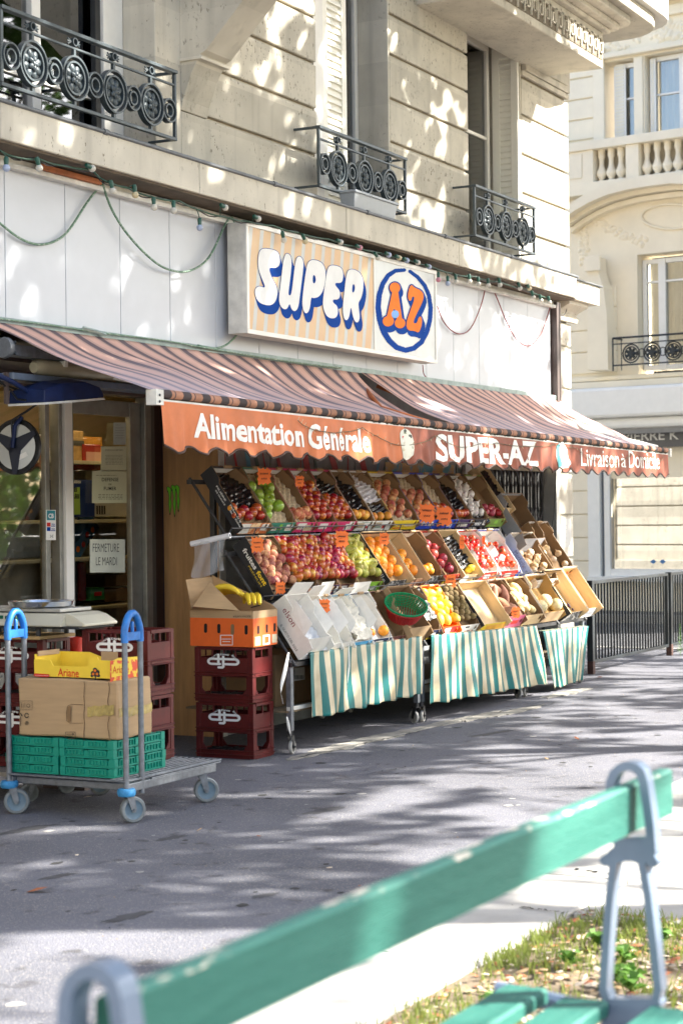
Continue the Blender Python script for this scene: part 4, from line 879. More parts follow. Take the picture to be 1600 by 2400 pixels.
def caster(parent, x, y, ztop, r=.062, yaw=0.0, wd=.03, tyre=rubber, hub=rubd, fork=galv):
    T = Matrix.Translation((x, y, 0)) @ Matrix.Rotation(yaw, 4, 'Z')
    f = MB(); o = .032
    for s_ in (-1, 1):
        a, b = (s_*(wd/2+.006), s_*(wd/2+.003)); a, b = min(a, b), max(a, b)
        P = [(-.014, 2*r+.022), (.03, 2*r+.022), (o+.012, r+.006), (o+.008, r-.012), (o-.008, r-.012), (o-.014, r+.004)]
        f.prism(P, lambda u, v: tuple(T @ Vector((u, a, v))), tuple(T.to_3x3() @ Vector((0, b-a, 0))), fork)
    f.bx(-.016, .032, -wd/2-.007, wd/2+.007, 2*r+.0225, 2*r+.028, fork, T)
    f.tube([T @ Vector((0, 0, 2*r+.028)), T @ Vector((0, 0, ztop))], .014, fork, 12)
    f.tube([T @ Vector((o, -wd/2-.012, r)), T @ Vector((o, wd/2+.012, r))], .006, fork, 8)
    c = f.build("caster", parent, smooth=35)
    a_, b_ = MB(), MB(); wheel_at(a_, b_, o, 0, r, wd, T, tyre, hub); a_.build("tyre", c, smooth=35); b_.build("hub", c, smooth=35)
for x, y in ((7.95, -.58), (8.28, -.58), (7.95, .15), (8.28, .15)): caster(dl, x, y, .134, .05, 2.6, .028)
# ================================================================ TROLLEY
tr = thing("flatbed_trolley", "grey steel flatbed trolley with two blue looped handles, wire deck and rubber wheels", "trolley", (8.0, -1.07, 0))
X0, X1, Y0_, Y1_ = 7.56, 8.44, -1.43, -.72
g = MB(); g.bx(X0, X1-.06, Y0_-.012, Y0_+.018, .150, .192, galv); g.bx(X0, X1-.06, Y1_-.018, Y1_+.012, .150, .192, galv)
for x in (X0+.03, (X0+X1)/2, X1-.12): g.bx(x, x+.03, Y0_+.0185, Y1_-.0185, .155, .188, galv)
g.build("chassis", tr, bevel=.004)
g = MB()
for y in (Y0_-.005, Y1_+.005): g.tube([(X0-.01, y, .205), (X1, y, .205)], .006, galv, 8)
for x in (X0-.01, X1): g.tube([(x, Y0_-.005, .205), (x, Y1_+.005, .205)], .006, galv, 8)
y = Y0_+.02
while y < Y1_: g.tube([(X0, y, .2065), (X1, y, .2065)], .0035, galv, 6); y += .036
for k in range(7): x = X0+.03+k*.125; g.tube([(x, Y0_, .199), (x, Y1_, .199)], .0035, galv, 6)
g.tube([(X1-.02, Y0_-.014, .196), (X0+.2, Y0_-.014, .196)], .0035, galv, 6)
g.build("wire_deck", tr, smooth=40)
for yy, nm in ((Y0_-.0, 0), (Y1_+.005, 1)):
    xa, xb = X0+.0, X0+.135; g = MB()
    g.tube([(xa, yy, .135), (xa, yy, .90)], .0145, galv, 14); g.tube([(xb, yy, .13), (xb, yy, .90)], .0145, galv, 14)
    h = g.build("handle_post", tr, smooth=40)
    g = MB(); xm = (xa+xb)/2
    pts = [(xa, yy, .885), (xa, yy, .945)]+[(xm+(xa-xm)*f_, yy, z) for f_, z in ((.86, .972), (.66, .998), (.46, 1.015), (.2, 1.026), (-.2, 1.026), (-.46, 1.015), (-.66, .998), (-.86, .972))]+[(xb, yy, .945), (xb, yy, .885)]
    g.tube(pts, .0185, bluep, 14); g.bx(xa, xb, yy-.012, yy+.012, .895, .935, bluep); g.lathe([(.009, 0), (.010, .02), (.010, .045), (.006, .052), (0, .053)], bluep, 12, Matrix.Translation((xm, yy, .935)))
    g.build("handle_grip", tr, smooth=40, bevel=0)
    g = MB(); g.lathe([(.016, -.018), (.040, -.018), (.046, -.008), (.046, .008), (.040, .018), (.016, .018)], M("collar_blue", (.03, .20, .42), .7, var=.35, sc=40), 22, Matrix.Translation((xa, yy, .152-.0))); g.build("bumper_collar", tr, smooth=35)
caster(tr, X0, Y0_, .15, .065, -.58, .034); caster(tr, X1-.17, Y0_+.02, .15, .065, -.85, .034); caster(tr, X0, Y1_, .15, .065, -.95, .034); caster(tr, X1-.17, Y1_-.02, .15, .065, -1.3, .034)
# folded teal crates, two stacks of four
def make_teal(LX, LY):
    t = thing("folding_crate", "", "crate", (0, 0, 0)); g = MB(); H_ = .0455; m = green
    g.bx(.006, LX-.006, .006, LY-.006, 0.002, H_-.006, m); g.bx(0, LX, 0, LY, 0, .006, m)
    for (x0, x1, y0, y1) in ((0, .03, 0, .03), (LX-.03, LX, 0, .03), (0, .03, LY-.03, LY), (LX-.03, LX, LY-.03, LY)): g.bx(x0-.001, x1+.001, y0-.001, y1+.001, .0061, H_, m)
    for y0, y1 in ((.045, LY*.46), (LY*.56, LY-.04)):
        g.bx(-.0015, .0055, y0, y1, H_-.010, H_-.003, m); g.bx(-.0015, .0055, y0, y1, .013, .017, m); n = 5
        for i in range(n+1): yy = y0+(y1-y0)*i/n; g.bx(-.0012, .0052, yy-.002, yy+.002, .0172, H_-.0102, m)
        g.bx(.0045, .0058, y0, y1, .017, H_-.010, m)
    for x0, x1 in ((.045, LX*.38), (LX*.62, LX-.04)):
        g.bx(x0, x1, -.0015, .0055, H_-.010, H_-.003, m); n = 5
        for i in range(n+1): xx = x0+(x1-x0)*i/n; g.bx(xx-.002, xx+.002, -.0012, .0052, .010, H_-.0102, m)
    g.bx(LX*.42, LX*.58, -.0014, .0056, .008, H_-.004, m)
    g.build("body", t, bevel=.0012, seg=1)
    g = MB(); xc = LX*.5
    sdf_flat(g, strokes([(arc((0, 0), 7, 9, 60, 300, 10), 2.6), ([(5, -8), (9, -11)], 2)]), (-14, 14, -15, 15), 1.4, lambda u, v: (xc+u*.0009, -.0022, .024-v*.0009), inkw); g.build("letter", t)
    return t
tealp = [make_teal(.46, .325), None]; ut = False
names = ["bottom", "second up", "third up", "top"]
for st_, (x, y) in enumerate(((7.58, -1.345), (7.585, -1.005))):
    for k in range(4):
        c = tealp[0] if not ut else copy_tree(tealp[0]); ut = True
        c.location = (x+rng.uniform(-.003, .003), y+rng.uniform(-.003, .003), .2125+k*.0462)
        tag(c, "teal folded plastic crate, %s in the %s stack on the trolley" % (names[k], ("right hand", "left hand")[st_]), "crate", "teal folded crates on the trolley")
# ================================================================ CARDBOARD BOX ON THE TROLLEY
def grid_box(name, x0, x1, y0, y1, z0, z1, mat, parent, amp=.004, seed=0):
    g = MB(); q = random.Random(seed); n = 10
    ph = [q.uniform(0, 6) for _ in range(6)]
    def w_(p):
        x, y, z = p; s_ = math.sin(math.pi*(z-z0)/(z1-z0))
        return (x+amp*math.sin(y*22+ph[0]+z*9), y+amp*math.sin(x*25+ph[1]+z*11)-0*s_, z+amp*.8*math.sin(x*19+y*13+ph[2]))
    for F in ((lambda a, b: (x0, y0+(y1-y0)*(1-a), z0+(z1-z0)*b)), (lambda a, b: (x1, y0+(y1-y0)*a, z0+(z1-z0)*b)), (lambda a, b: (x0+(x1-x0)*a, y0, z0+(z1-z0)*b)), (lambda a, b: (x0+(x1-x0)*(1-a), y1, z0+(z1-z0)*b)), (lambda a, b: (x0+(x1-x0)*a, y0+(y1-y0)*b, z1)), (lambda a, b: (x0+(x1-x0)*b, y0+(y1-y0)*a, z0))):
        g.sheet(n, n, lambda a, b, F=F: w_(F(a, b)), mat)
    o = g.build(name, parent)
    bm = bmesh.new(); bm.from_mesh(o.data); bmesh.ops.remove_doubles(bm, verts=bm.verts, dist=.0008); bmesh.ops.recalc_face_normals(bm, faces=bm.faces); bm.to_mesh(o.data); bm.free()
    o.data.polygons.foreach_set("use_smooth", [True]*len(o.data.polygons)); o.data.set_sharp_from_angle(angle=R(40))
    b = o.modifiers.new("edge", 'BEVEL'); b.width = .009; b.segments = 2; b.limit_method = 'ANGLE'; b.angle_limit = R(50); return o
cb = thing("cardboard_box", "large closed brown cardboard box with shiny tape on the trolley's teal crates", "box", (7.8, -1.05, .40))
BX0, BX1, BY0, BY1, BZ0, BZ1 = 7.60, atY(352, 1680, -1.345).x, -1.352, -.745, .4005, .692
grid_box("body", BX0, BX1, BY0, BY1, BZ0, BZ1, card, cb, .0035, 3)
tape = M("packing_tape", (.40, .30, .10), .16, var=.35, sc=30, bump=.5, bs=25, coat=.6)
FL = lambda px, py, o=.006: (lambda p: Vector((BX0-o, p.y, p.z)))(atX(px, py, BX0))
g = MB(); g.sheet(40, 4, lambda a, b: FL(207+62*a, 1656-4*a+24*b+1.2*math.sin(a*17), .0075+.0012*math.sin(a*40+b*4)), tape)
g.sheet(40, 4, lambda a, b: (BX0+.01+(BX1-BX0-.012)*a, BY0-.0065-.001*math.sin(a*38+b*3), .555-.045*b+.004*math.sin(a*14)), tape); g.build("tape", cb, smooth=True)
g = MB(); dk = M("box_seam_shadow", (.10, .06, .03), .9)
s_ = [FL(199+.8*math.sin(k*1.7), 1597+k*12.2, .0065) for k in range(13)]
g.tube(s_, .0016, dk, 4); g.tube([FL(256+2*math.sin(k*1.3), 1600+k*12, .006) for k in range(12)], .0018, dk, 4)
g.tube([FL(*p) for p in ((196, 1652), (168, 1651), (160, 1655), (157, 1670), (158, 1690), (166, 1695), (197, 1695))], .0013, dk, 4); g.build("flap_edge", cb)
g = MB(); sdf_flat(g, poly_sd(smooth_poly([(160, 1655), (169, 1654), (167, 1675), (168, 1693), (160, 1691), (156, 1673)], 2)), (150, 175, 1648, 1700), 1, lambda u, v: FL(u, v, .0062), cardd); g.build("hand_hole", cb)
g = MB(); BF = lambda u, v: FL(u, v, .0058)
rect = lambda a, b, c, d: [(a, b), (c, b), (c, d), (a, d), (a, b)]
sdf_flat(g, strokes([(rect(155, 1716, 178, 1736), .5), ([(158, 1721), (174, 1721)], .6), ([(158, 1731), (174, 1731)], .6), ([(171, 1718.5), (175, 1721), (171, 1723.5)], .6), ([(171, 1728.5), (175, 1731), (171, 1733.5)], .6),
    (rect(48, 1643, 77, 1664), .4), ([(52, 1647), (52, 1660)], .5), ([(56, 1649), (56, 1660)], .4), ([(60, 1647), (60, 1658)], .4), (arc((68, 1654), 4, 4, 0, 360, 8), .5),
    (arc((64, 1677), 4.5, 5.5, 20, 340, 8), .9), ([(50, 1672), (53, 1678)], 1.3), ([(50, 1680), (50, 1701)], .7)]+[(arc((64+2.8*math.cos(k*1.05), 1695+3.2*math.sin(k*1.05)), 1.6, 1.8, 0, 360, 6), .35) for k in range(6)]), (44, 182, 1640, 1740), .7, BF, M("box_print", (.035, .028, .02), .8)); g.build("printed_marks", cb)
# yellow apple box
yb = thing("fruit_box", "yellow printed apple box with a tree picture, empty, on the cardboard box of the trolley", "box", (7.75, -1.08, .70))
yel = M("box_yellow", (.80, .56, .04), .55, var=.06); ycard = cardd
AX0, AX1, AY0, AY1, AZ0 = 7.62, atY(322, 1560, -1.31).x, -1.315, -.835, .7005
def yw(mb, P, F, dv, mat): mb.prism(P, F, dv, mat)
g = MB()
L_ = AY1-AY0
P = [(0, 0), (L_, 0), (L_, .085), (L_-.10, .085), (L_-.12, .055), (.15, .055), (.14, .10), (.09, .105), (.085, .09), (0, .09)]
yw(g, P, lambda u, v: (AX0, AY0+u, AZ0+v), (.004, 0, 0), yel)
P = [(0, 0), (AX1-AX0, 0), (AX1-AX0, .095), (.05, .10), (0, .09)]
yw(g, [(u, v) for u, v in P], lambda u, v: (AX0+u, AY0-.004, AZ0+v), (0, .004, 0), yel)
P = [(0, 0), (L_, 0), (L_, .11), (L_*.62, .11), (L_*.45, .085), (0, .08)]
yw(g, P, lambda u, v: (AX1-.004, AY0+u, AZ0+v), (.004, 0, 0), yel); g.bx(AX0+.004, AX1-.004, AY1-.004, AY1, AZ0, AZ0+.11, yel); g.bx(AX0+.004, AX1-.0041, AY0+.0001, AY1-.0041, AZ0, AZ0+.004, ycard)
g.build("tray", yb)
g = MB(); g.bx(AX1-.01, AX1-.006, AY0+.12, AY0+.22, AZ0+.02, AZ0+.115, card); g.build("flap", yb); g = MB(); g.bx(AX0+.02, AX0+.20, AY1-.012, AY1-.007, AZ0+.10, AZ0+.125, card); g.build("flap", yb)
g = MB(); YF = lambda u, v: (lambda p: Vector((AX0-.0015, p.y, p.z)))(atX(u, v, AX0))
a = lambda s, x, y, w_, h, mt, bd=.01: txt(g, s, lambda u, v: YF(x+u, y-v+u*.055), w_, h, mt, bold=bd)
a("Ariane", 136, 1585, 49, 19, inkr); a("Les Naturianes", 149, 1592, 38, 6, ink, .0)
sdf_flat(g, strokes([([(83, 1582), (113, 1584)], 3.6)]), (76, 120, 1574, 1592), 1, YF, inkr); g.build("lettering", yb)
g = MB(); txt(g, "www.pomme-ariane.com", lambda u, v: YF(82+u, 1584-v+u*.05)+Vector((-.001, 0, 0)), 32, 2.6, inkw)
tree_ = strokes([([(224, 1588), (224, 1597)], 1.4), ([(206, 1599), (245, 1601)], 2.4)]+[([(x, y), (x+.1, y)], r_) for x, y, r_ in [(218, 1580, 5), (228, 1578, 6), (223, 1572, 5), (216, 1586, 3.5), (231, 1586, 4), (224, 1584, 5)]])
sdf_flat(g, tree_, (200, 252, 1562, 1606), .9, lambda u, v: YF(u, v-2), ink)
for x, y in ((219, 1582), (228, 1582), (223, 1574)): sdf_flat(g, strokes([([(x, y), (x+.1, y)], 3)]), (x-5, x+5, y-5, y+5), .8, lambda u, v: YF(u, v-2)+Vector((-.0012, 0, 0)), oz)
g.build("tree_picture", yb)
g = MB(); YR = lambda u, v: (lambda p: Vector((p.x, AY0-.0055, p.z)))(atY(u, v, AY0))
redp = M("red_print_panel", (.65, .07, .02), .5, var=.3, sc=20, col2=(.80, .56, .04), lo=.5, hi=.56)
g.add([YR(256, 1549), YR(256, 1599), YR(325, 1588), YR(325, 1545)], [(0, 1, 2, 3)], redp)
g.build("print_panel", yb); g = MB(); g.add([p+Vector((0, -.0008, 0)) for p in (YR(259, 1558), YR(259, 1588), YR(303, 1580), YR(303, 1554))], [(0, 1, 2, 3)], yel)
txt(g, "Ariane", lambda u, v: YR(261+u, 1579-v-u*.06)+Vector((0, -.002, 0)), 38, 17, inkr); g.build("side_lettering", yb)
# ================================================================ SCALE ON ITS BOARD
bd = thing("wooden_board", "thick wooden board lying on the crate stack under the scale", "board", (8.1, -.4, .858))
g = MB(); g.bx(7.95, atY(170, 1492, -.6).x, -.62, .22, .8575, .876, board); g.build("plank", bd, bevel=.003)
sc = thing("weighing_scale", "cream electronic shop scale with green displays and a round steel pan", "scale", (8.1, -.5, .89))
scm = M("scale_cream", (.54, .51, .40), .4, var=.05, sc=6)
g = MB(); SX = 7.95
P = [(-.90, .931), (-.90, .945), (-.83, .985), (-.78, .998), (-.1, .998), (-.1, .931)]
g.prism(P, lambda u, v: (SX+.02, u+.0, v), (.30, 0, 0), scm); g.add([(SX-.03, -.78, .94), (SX-.03, -.1, .94), (SX+.019, -.1, .997), (SX+.019, -.78, .997), (SX+.019, -.78, .931), (SX+.019, -.1, .931), (SX-.03, -.78, .9315), (SX-.03, -.1, .9315)], [(0, 1, 2, 3)[::-1], (0, 3, 4, 6), (6, 7, 1, 0), (7, 5, 2, 1)], scm)
g.build("housing", sc, bevel=.004)
g = MB(); g.bx(SX-.01, SX+.31, -.885, -.11, .918, .9305, black)
for x in (SX+.02, SX+.27):
    for y in (-.60, -.15): g.tube([(x, y, .8765), (x, y, .918)], .014, black, 10)
g.build("base", sc, bevel=.002)
g = MB(); g.bx(SX+.02, SX+.30, -.745, -.15, 1.004, 1.022, alu); g.build("platform", sc, bevel=.003)
g = MB(); steel = M("polished_steel", (.62, .64, .66), .22, metal=1, var=.08); g.lathe([(0, 1.024), (.14, 1.024), (.158, 1.03), (.166, 1.056), (.170, 1.058), (.163, 1.056), (.152, 1.034), (.135, 1.029), (0, 1.029)], steel, 40, Matrix.Translation((SX+.15, -.52, 0)) @ Matrix.Scale(1.1, 4, (0, 1, 0))); g.build("pan", sc, smooth=40)
g = MB()
def onp(px, py):   # onto the sloping front panel
    return atP(px, py, Vector((SX-.03, 0, .94)), Vector((.057, 0, -.049)).normalized())+Vector((-.0015, 0, .001))
for q, m_ in (((-15, 8, 1443, 1451), 'g'), ((12, 37, 1444, 1452), 'g'), ((39, 54, 1442, 1457), 'l')): g.add([onp(q[0], q[2]), onp(q[0], q[3]), onp(q[1], q[3]), onp(q[1], q[2])], [(0, 1, 2, 3)], M("display_green", (.02, .10, .06), .2) if m_ == 'g' else M("button_green", (.05, .33, .10), .4))
g.build("display", sc)
rp_ = thing("red_tub", "small red plastic tub between the two crate stacks", "tub", (8.43, -.5, .70))
g = MB(); redpl = M("red_plastic", (.55, .03, .015), .35, var=.1); g.lathe([(0, .70), (.038, .70), (.041, .80), (.047, .80), (.048, .838), (.044, .838), (.038, .80), (0, .79)], redpl, 20, Matrix.Translation((8.44, -.5, 0))); g.build("cup", rp_, smooth=40)
g = MB(); g.bx(8.36, 8.52, -.62, -.30, .66, .699, board); sb = g.build("plank_block", rp_)
g = MB(); g.bx(8.37, 8.51, -.6, -.32, .0, .659, brownm); g.build("pedestal", rp_)
# ================================================================ MIRROR, LAMP
mr_ = thing("round_mirror", "round convex shop mirror seen from its pale back, with black rim and three armed bracket", "mirror", (8.6, 0, 1.9))
c = atX(38, 1047, 8.6); T = Matrix.Translation(c) @ Matrix.Rotation(R(-90), 4, 'Y') @ Matrix.Rotation(R(4), 4, 'X')
g = MB(); mbk = M("mirror_back", (.52, .53, .50), .55, var=.15, sc=6); g.lathe([(0, .012), (.12, .010), (.152, 0), (.158, -.012), (.12, -.02), (0, -.022)], mbk, 40, T); g.build("disc", mr_, smooth=40)
g = MB(); g.lathe([(.150, .006), (.160, .008), (.163, -.004), (.160, -.016), (.150, -.014), (.150, .006)], black, 44, T); g.build("rim", mr_, smooth=40)
# local axes of T: local z -> -X world; local x,y in the disc
def TP(a, b, h): return T @ Vector((a, b, h))
g = MB()
def bar(a0, a1, r0, r1, w0, w1):
    an = R(a0); d = Vector((math.cos(an), math.sin(an))); n_ = Vector((-d.y, d.x))
    P = [d*r0-n_*w0, d*r1-n_*w1, d*r1+n_*w1, d*r0+n_*w0]
    g.prism([tuple(p) for p in P], lambda u, v: tuple(TP(u, v, .014)), tuple(T.to_3x3() @ Vector((0, 0, .005))), navy)
# which local angle points down? local x is world z or -z
for an in (0, 120, 240): bar(an+180, 0, .0, .158, .045, .013)
g.mats = [M("bracket_black", (.012, .016, .03), .5)]; g.build("bracket", mr_)
g = MB(); g.tube([c+Vector((-.03, -.002, .0)), c+Vector((-.04, .0, .15)), c+Vector((-.03, -.1, .20)), c+Vector((0, -.17, .25)), c+Vector((0, -.12, .29)), c+Vector((0, .02, .34)), c+Vector((0, .25, .42))], .007, black, 8)
g.tube([c+Vector((-.035, 0, -.005)), c+Vector((-.035, -.02, .12)), c+Vector((-.02, -.06, .17))], .013, navy, 8); g.build("arm", mr_, smooth=40)
g = MB(); p = [(.05, -.02), (.05, -.075)]; q = [TP(-.085+.0, -.01, .0155), TP(-.055, -.09, .0155), TP(-.03, -.075, .0155), TP(-.06, .0, .0155)]; g.add(q, [(0, 1, 2, 3)], paperw); g.build("sticker", mr_)
lp = thing("floodlight", "dark blue floodlight on an arm under the left end of the awning", "lamp", (8.55, -.3, 2.2))
g = MB(); pts = []
LQ = lambda px, py, Y=-.36: atY(px, py, Y)
a0, b0, c0_, d0 = LQ(60, 945), LQ(114, 948), LQ(200, 935), LQ(90, 915)
top = [LQ(63, 910), LQ(88, 898), LQ(100, 893), LQ(160, 888), LQ(193, 904), LQ(202, 924)]; bot = [LQ(62, 944), LQ(90, 946), LQ(116, 940), LQ(170, 938), LQ(200, 934), LQ(203, 933)]
vs = []; fs = []
for i in range(6):
    for yy in (-.12, .0, .12):
        s_ = 1 if yy == 0 else .82
        vs.append(Vector((top[i].x, -.36+yy, bot[i].z+(top[i].z-bot[i].z)*s_)))
    for yy in (.12, 0, -.12): vs.append(Vector((bot[i].x, -.36+yy, bot[i].z)))
for i in range(5):
    for k in range(6): fs.append((i*6+k, i*6+(k+1) % 6, (i+1)*6+(k+1) % 6, (i+1)*6+k))
fs += [tuple(range(6))[::-1], tuple(range(30, 36))]
g.add(vs, fs, navy); g.build("housing", lp, bevel=.004)
g = MB(); g.add([Vector((p_.x, -.36+yy, p_.z-d_)) for p_ in (bot[0], bot[2], bot[5]) for yy in (-.125, .125) for d_ in (.002, .014)], [(0, 1, 5, 4), (4, 5, 9, 8), (2, 6, 7, 3), (6, 10, 11, 7), (0, 4, 6, 2), (4, 8, 10, 6), (1, 3, 7, 5), (5, 7, 11, 9), (0, 2, 3, 1), (8, 9, 11, 10)], wdirty); g.build("glass_rim", lp)
g = MB(); g.tube([LQ(-20, 872), LQ(30, 895), LQ(66, 918)], .014, navy, 10); g.tube([LQ(-10, 885, -.3), LQ(25, 915, -.3), LQ(40, 935, -.3), LQ(62, 938)], .006, black, 8); g.bx(LQ(33, 920).x, LQ(39, 920).x, -.31, -.29, LQ(36, 945).z, 2.3, brownm); g.build("arm", lp, smooth=40)
# ================================================================ SHOP INTERIOR GOODS AND NOTICES
shf = thing("shelf_unit", "cream shop shelving behind the door glass", "shelves", (10.2, .9, 0)); g = MB()
zs = [atY(200, 1418, 1.1).z, atY(200, 1304, 1.1).z, atY(200, 1218, 1.1).z, atY(200, 1083, 1.1).z]
for z_ in zs: g.bx(9.5, 12.4, .90, 1.32, z_-.025, z_, M("shelf_cream", (.50, .47, .33), .5, var=.1))
g.build("shelf", shf, bevel=.003); g = MB(); g.bx(9.5, 12.4, 1.33, 1.35, 0, 2.0, wdirty); g.build("back_panel", shf)
def goods(name, label, cat, px0, px1, py0, py1, Y, mat, dep=.18, extra=None):
    Y += .27
    a, b = atY(px0, py1, Y), atY(px1, py0, Y); t = thing(name, label, cat, ((a.x+b.x)/2, Y, a.z)); m = MB()
    m.bx(a.x, b.x, Y, Y+dep, a.z, b.z, mat); m.build("pack", t, bevel=.006)
    if extra:
        e = MB(); extra(e, a, b, Y); e.build("print", t)
bagp = M("pasta_bag", (.45, .30, .12), .35, var=.4, sc=18, coat=.3)
goods("pasta_bag", "clear bag of pasta on the top shelf inside the door", "bag", 158, 196, 1010, 1082, .70, bagp, .1, lambda e, a, b, Y: e.bx(a.x, b.x, Y-.003, Y-.001, a.z+(b.z-a.z)*.52, a.z+(b.z-a.z)*.68, M("dark_label", (.06, .07, .06), .5)))
goods("red_bag", "red and white bag of bread on the top shelf inside the door", "bag", 198, 236, 1042, 1101, .68, M("red_bag_plastic", (.35, .03, .02), .35, var=.3, sc=16, coat=.3), .1, lambda e, a, b, Y: e.bx(a.x+.02, b.x, Y-.003, Y-.001, a.z+(b.z-a.z)*.35, a.z+(b.z-a.z)*.7, M("pack_pink", (.6, .35, .28), .5)))
goods("orange_bag", "orange bag behind the pasta on the top shelf", "bag", 190, 240, 1025, 1060, .86, M("orange_bag_plastic", (.60, .28, .04), .4, var=.3, sc=12), .08)
bdx = M("dark_blue_box", (.01, .03, .14), .4, var=.2); gy = M("pale_green_print", (.35, .55, .10), .5)
def tb(e, a, b, Y):
    W = b.x-a.x; H_ = b.z-a.z; F = lambda u, v: (a.x+.012+u, Y-.003, a.z+H_*.1+v)
    x1_ = W*.46; e.add([(a.x+.005, Y-.002, a.z+.02), (a.x+x1_, Y-.002, a.z+.02), (a.x+x1_*.98, Y-.002, b.z-.05), (a.x+.005, Y-.002, b.z-.06)], [(0, 1, 2, 3)], gy)
    txt(e, "TÊTES", lambda u, v: F(u, v+H_*.58), x1_*.7, H_*.14, ink, bold=.04); txt(e, "BRÛLÉES", lambda u, v: F(u, v+H_*.40), x1_*.85, H_*.14, ink, bold=.04)
    for k in range(12): e.add([(a.x+k*W/24*1.0, Y-.0021, b.z-.025), (a.x+k*W/24+W/50, Y-.0021, b.z-.025), (a.x+k*W/24+W/36, Y-.0021, b.z-.005), (a.x+k*W/24+W/110, Y-.0021, b.z-.005)], [(0, 1, 2, 3)], inkw)
goods("sweets_box", "dark blue sweets display box on the second shelf inside the door", "box", 157, 222, 1125, 1213, .66, bdx, .2, tb)
goods("grey_carton", "pale grey carton with black bars beside the blue sweets box", "box", 222, 300, 1172, 1212, .74, M("grey_carton_card", (.40, .39, .35), .6), .15, lambda e, a, b, Y: [e.bx(a.x+.02+k*.03, a.x+.038+k*.03, Y-.003, Y-.001, a.z+.02, a.z+.08, ink) for k in range(4)])
goods("cardboard_carton", "brown carton on the third shelf inside the door", "box", 246, 300, 1345, 1376, .72, cardd, .2); goods("cardboard_carton", "low brown carton under the other one on the third shelf inside the door", "box", 246, 301, 1378, 1411, .72, cardd, .2)
goods("green_packet", "green packet with a white bottle print on the third shelf inside the door", "packet", 213, 245, 1376, 1408, .68, M("green_pack", (.03, .25, .07), .5), .08, lambda e, a, b, Y: e.bx(a.x+.04, b.x-.04, Y-.003, Y-.001, a.z+.03, b.z-.03, inkr))
goods("red_packet", "narrow dark red packet on the third shelf inside the door", "packet", 188, 202, 1318, 1408, .70, M("dark_red_pack", (.20, .01, .01), .5), .1)
goods("dark_box", "tall dark box on the third shelf beside the red packet", "box", 158, 187, 1305, 1408, .72, M("charcoal_pack", (.04, .045, .05), .5), .2)
t = thing("striped_box", "blue snack box tilted on the shelf above the closing-day notice", "box", (9.9, .7, 1.3)); g = MB()
T = Matrix.Translation(atY(190, 1262, 1.0)) @ Matrix.Rotation(R(-42), 4, 'Y'); g.bx(-.17, .17, -.04, .08, -.055, .055, M("snack_blue", (.02, .10, .22), .4), T); g.build("pack", t, bevel=.004)
g = MB()
for k, (x, m_) in enumerate(((-.12, oz), (-.05, inkr), (.03, inkr), (.1, oz))): g.lathe([(0, .0), (.022, .0), (0, .001)], m_, 10, T @ Matrix.Translation((x, -.042, .01*(-1)**k)) @ Matrix.Rotation(R(90), 4, 'X'))
g.build("print", t)
paper1 = M("yellowed_paper", (.55, .55, .36), .8, var=.05); paper2 = M("aged_white_paper", (.60, .61, .50), .8, var=.05)
def notice(label, q, mat, draw, Y=.377):
    t = thing("notice", label, "notice", atY(q[0], q[3], Y)); a = atY(q[0], q[3], Y); b = atY(q[1], q[2], Y); m = MB()
    a1, b1, c1, d1 = [atY(x, y, Y) for x, y in ((q[0], q[3]), (q[1], q[3]), (q[1], q[2]), (q[0], q[2]))]
    m.add([a1, b1, c1, d1]+[p+Vector((0, .0015, 0)) for p in (a1, b1, c1, d1)], [(0, 1, 2, 3), (7, 6, 5, 4), (0, 4, 5, 1), (1, 5, 6, 2), (2, 6, 7, 3), (3, 7, 4, 0)], mat); m.build("sheet", t)
    e = MB(); draw(e, lambda u, v: atY(q[0]+u*(q[1]-q[0]), q[3]+v*(q[2]-q[3]), Y-.0012)); e.build("lettering", t); return t
def lines(e, F, u0, u1, v0, v1, n, mt=ink, seed=1):
    q = random.Random(seed)
    for k in range(n):
        v = v0+(v1-v0)*k/max(1, n-1); u = u0+q.uniform(0, .05); 
        while u < u1:
            w_ = q.uniform(.04, .12); e.add([F(u, v), F(min(u+w_, u1), v), F(min(u+w_, u1), v+.012), F(u, v+.012)], [(0, 1, 2, 3)], mt); u += w_+.025
def T_(e, s_, F, u, v, w_, h, bold=.01, mt=ink): txt(e, s_, lambda a, b: F(u+a, v+b), w_, h, mt, bold=bold, res=2)
notice("yellowed no-smoking notice reading DEFENSE DE FUMER on the door glass", (216, 297, 1104, 1179), paper1, lambda e, F: (T_(e, "DEFENSE", F, .28, .68, .48, .11, .01), T_(e, "DE", F, .48, .56, .08, .05), T_(e, "FUMER", F, .34, .40, .36, .11, .01), lines(e, F, .14, .88, .12, .26, 4, ink, 2), lines(e, F, .1, .7, .86, .86, 1, ink, 3)))
notice("white notice reading FERMETURE LE MARDI on the door glass", (211, 293, 1264, 1342), paper2, lambda e, F: (T_(e, "FERMETURE", F, .08, .62, .75, .25, -.008), T_(e, "LE MARDI", F, .17, .22, .60, .24, -.008)))
notice("small printed yellow sheet above the no-smoking notice", (237, 296, 1046, 1102), paper1, lambda e, F: (lines(e, F, .15, .88, .82, .86, 2, ink, 4), lines(e, F, .15, .88, .25, .62, 7, ink, 5)))
notice("greyish printed sheet highest on the door glass", (266, 295, 990, 1042), M("grey_paper", (.42, .45, .40), .8), lambda e, F: (lines(e, F, .12, .6, .88, .88, 1, ink, 6), lines(e, F, .12, .88, .3, .75, 5, ink, 7)))
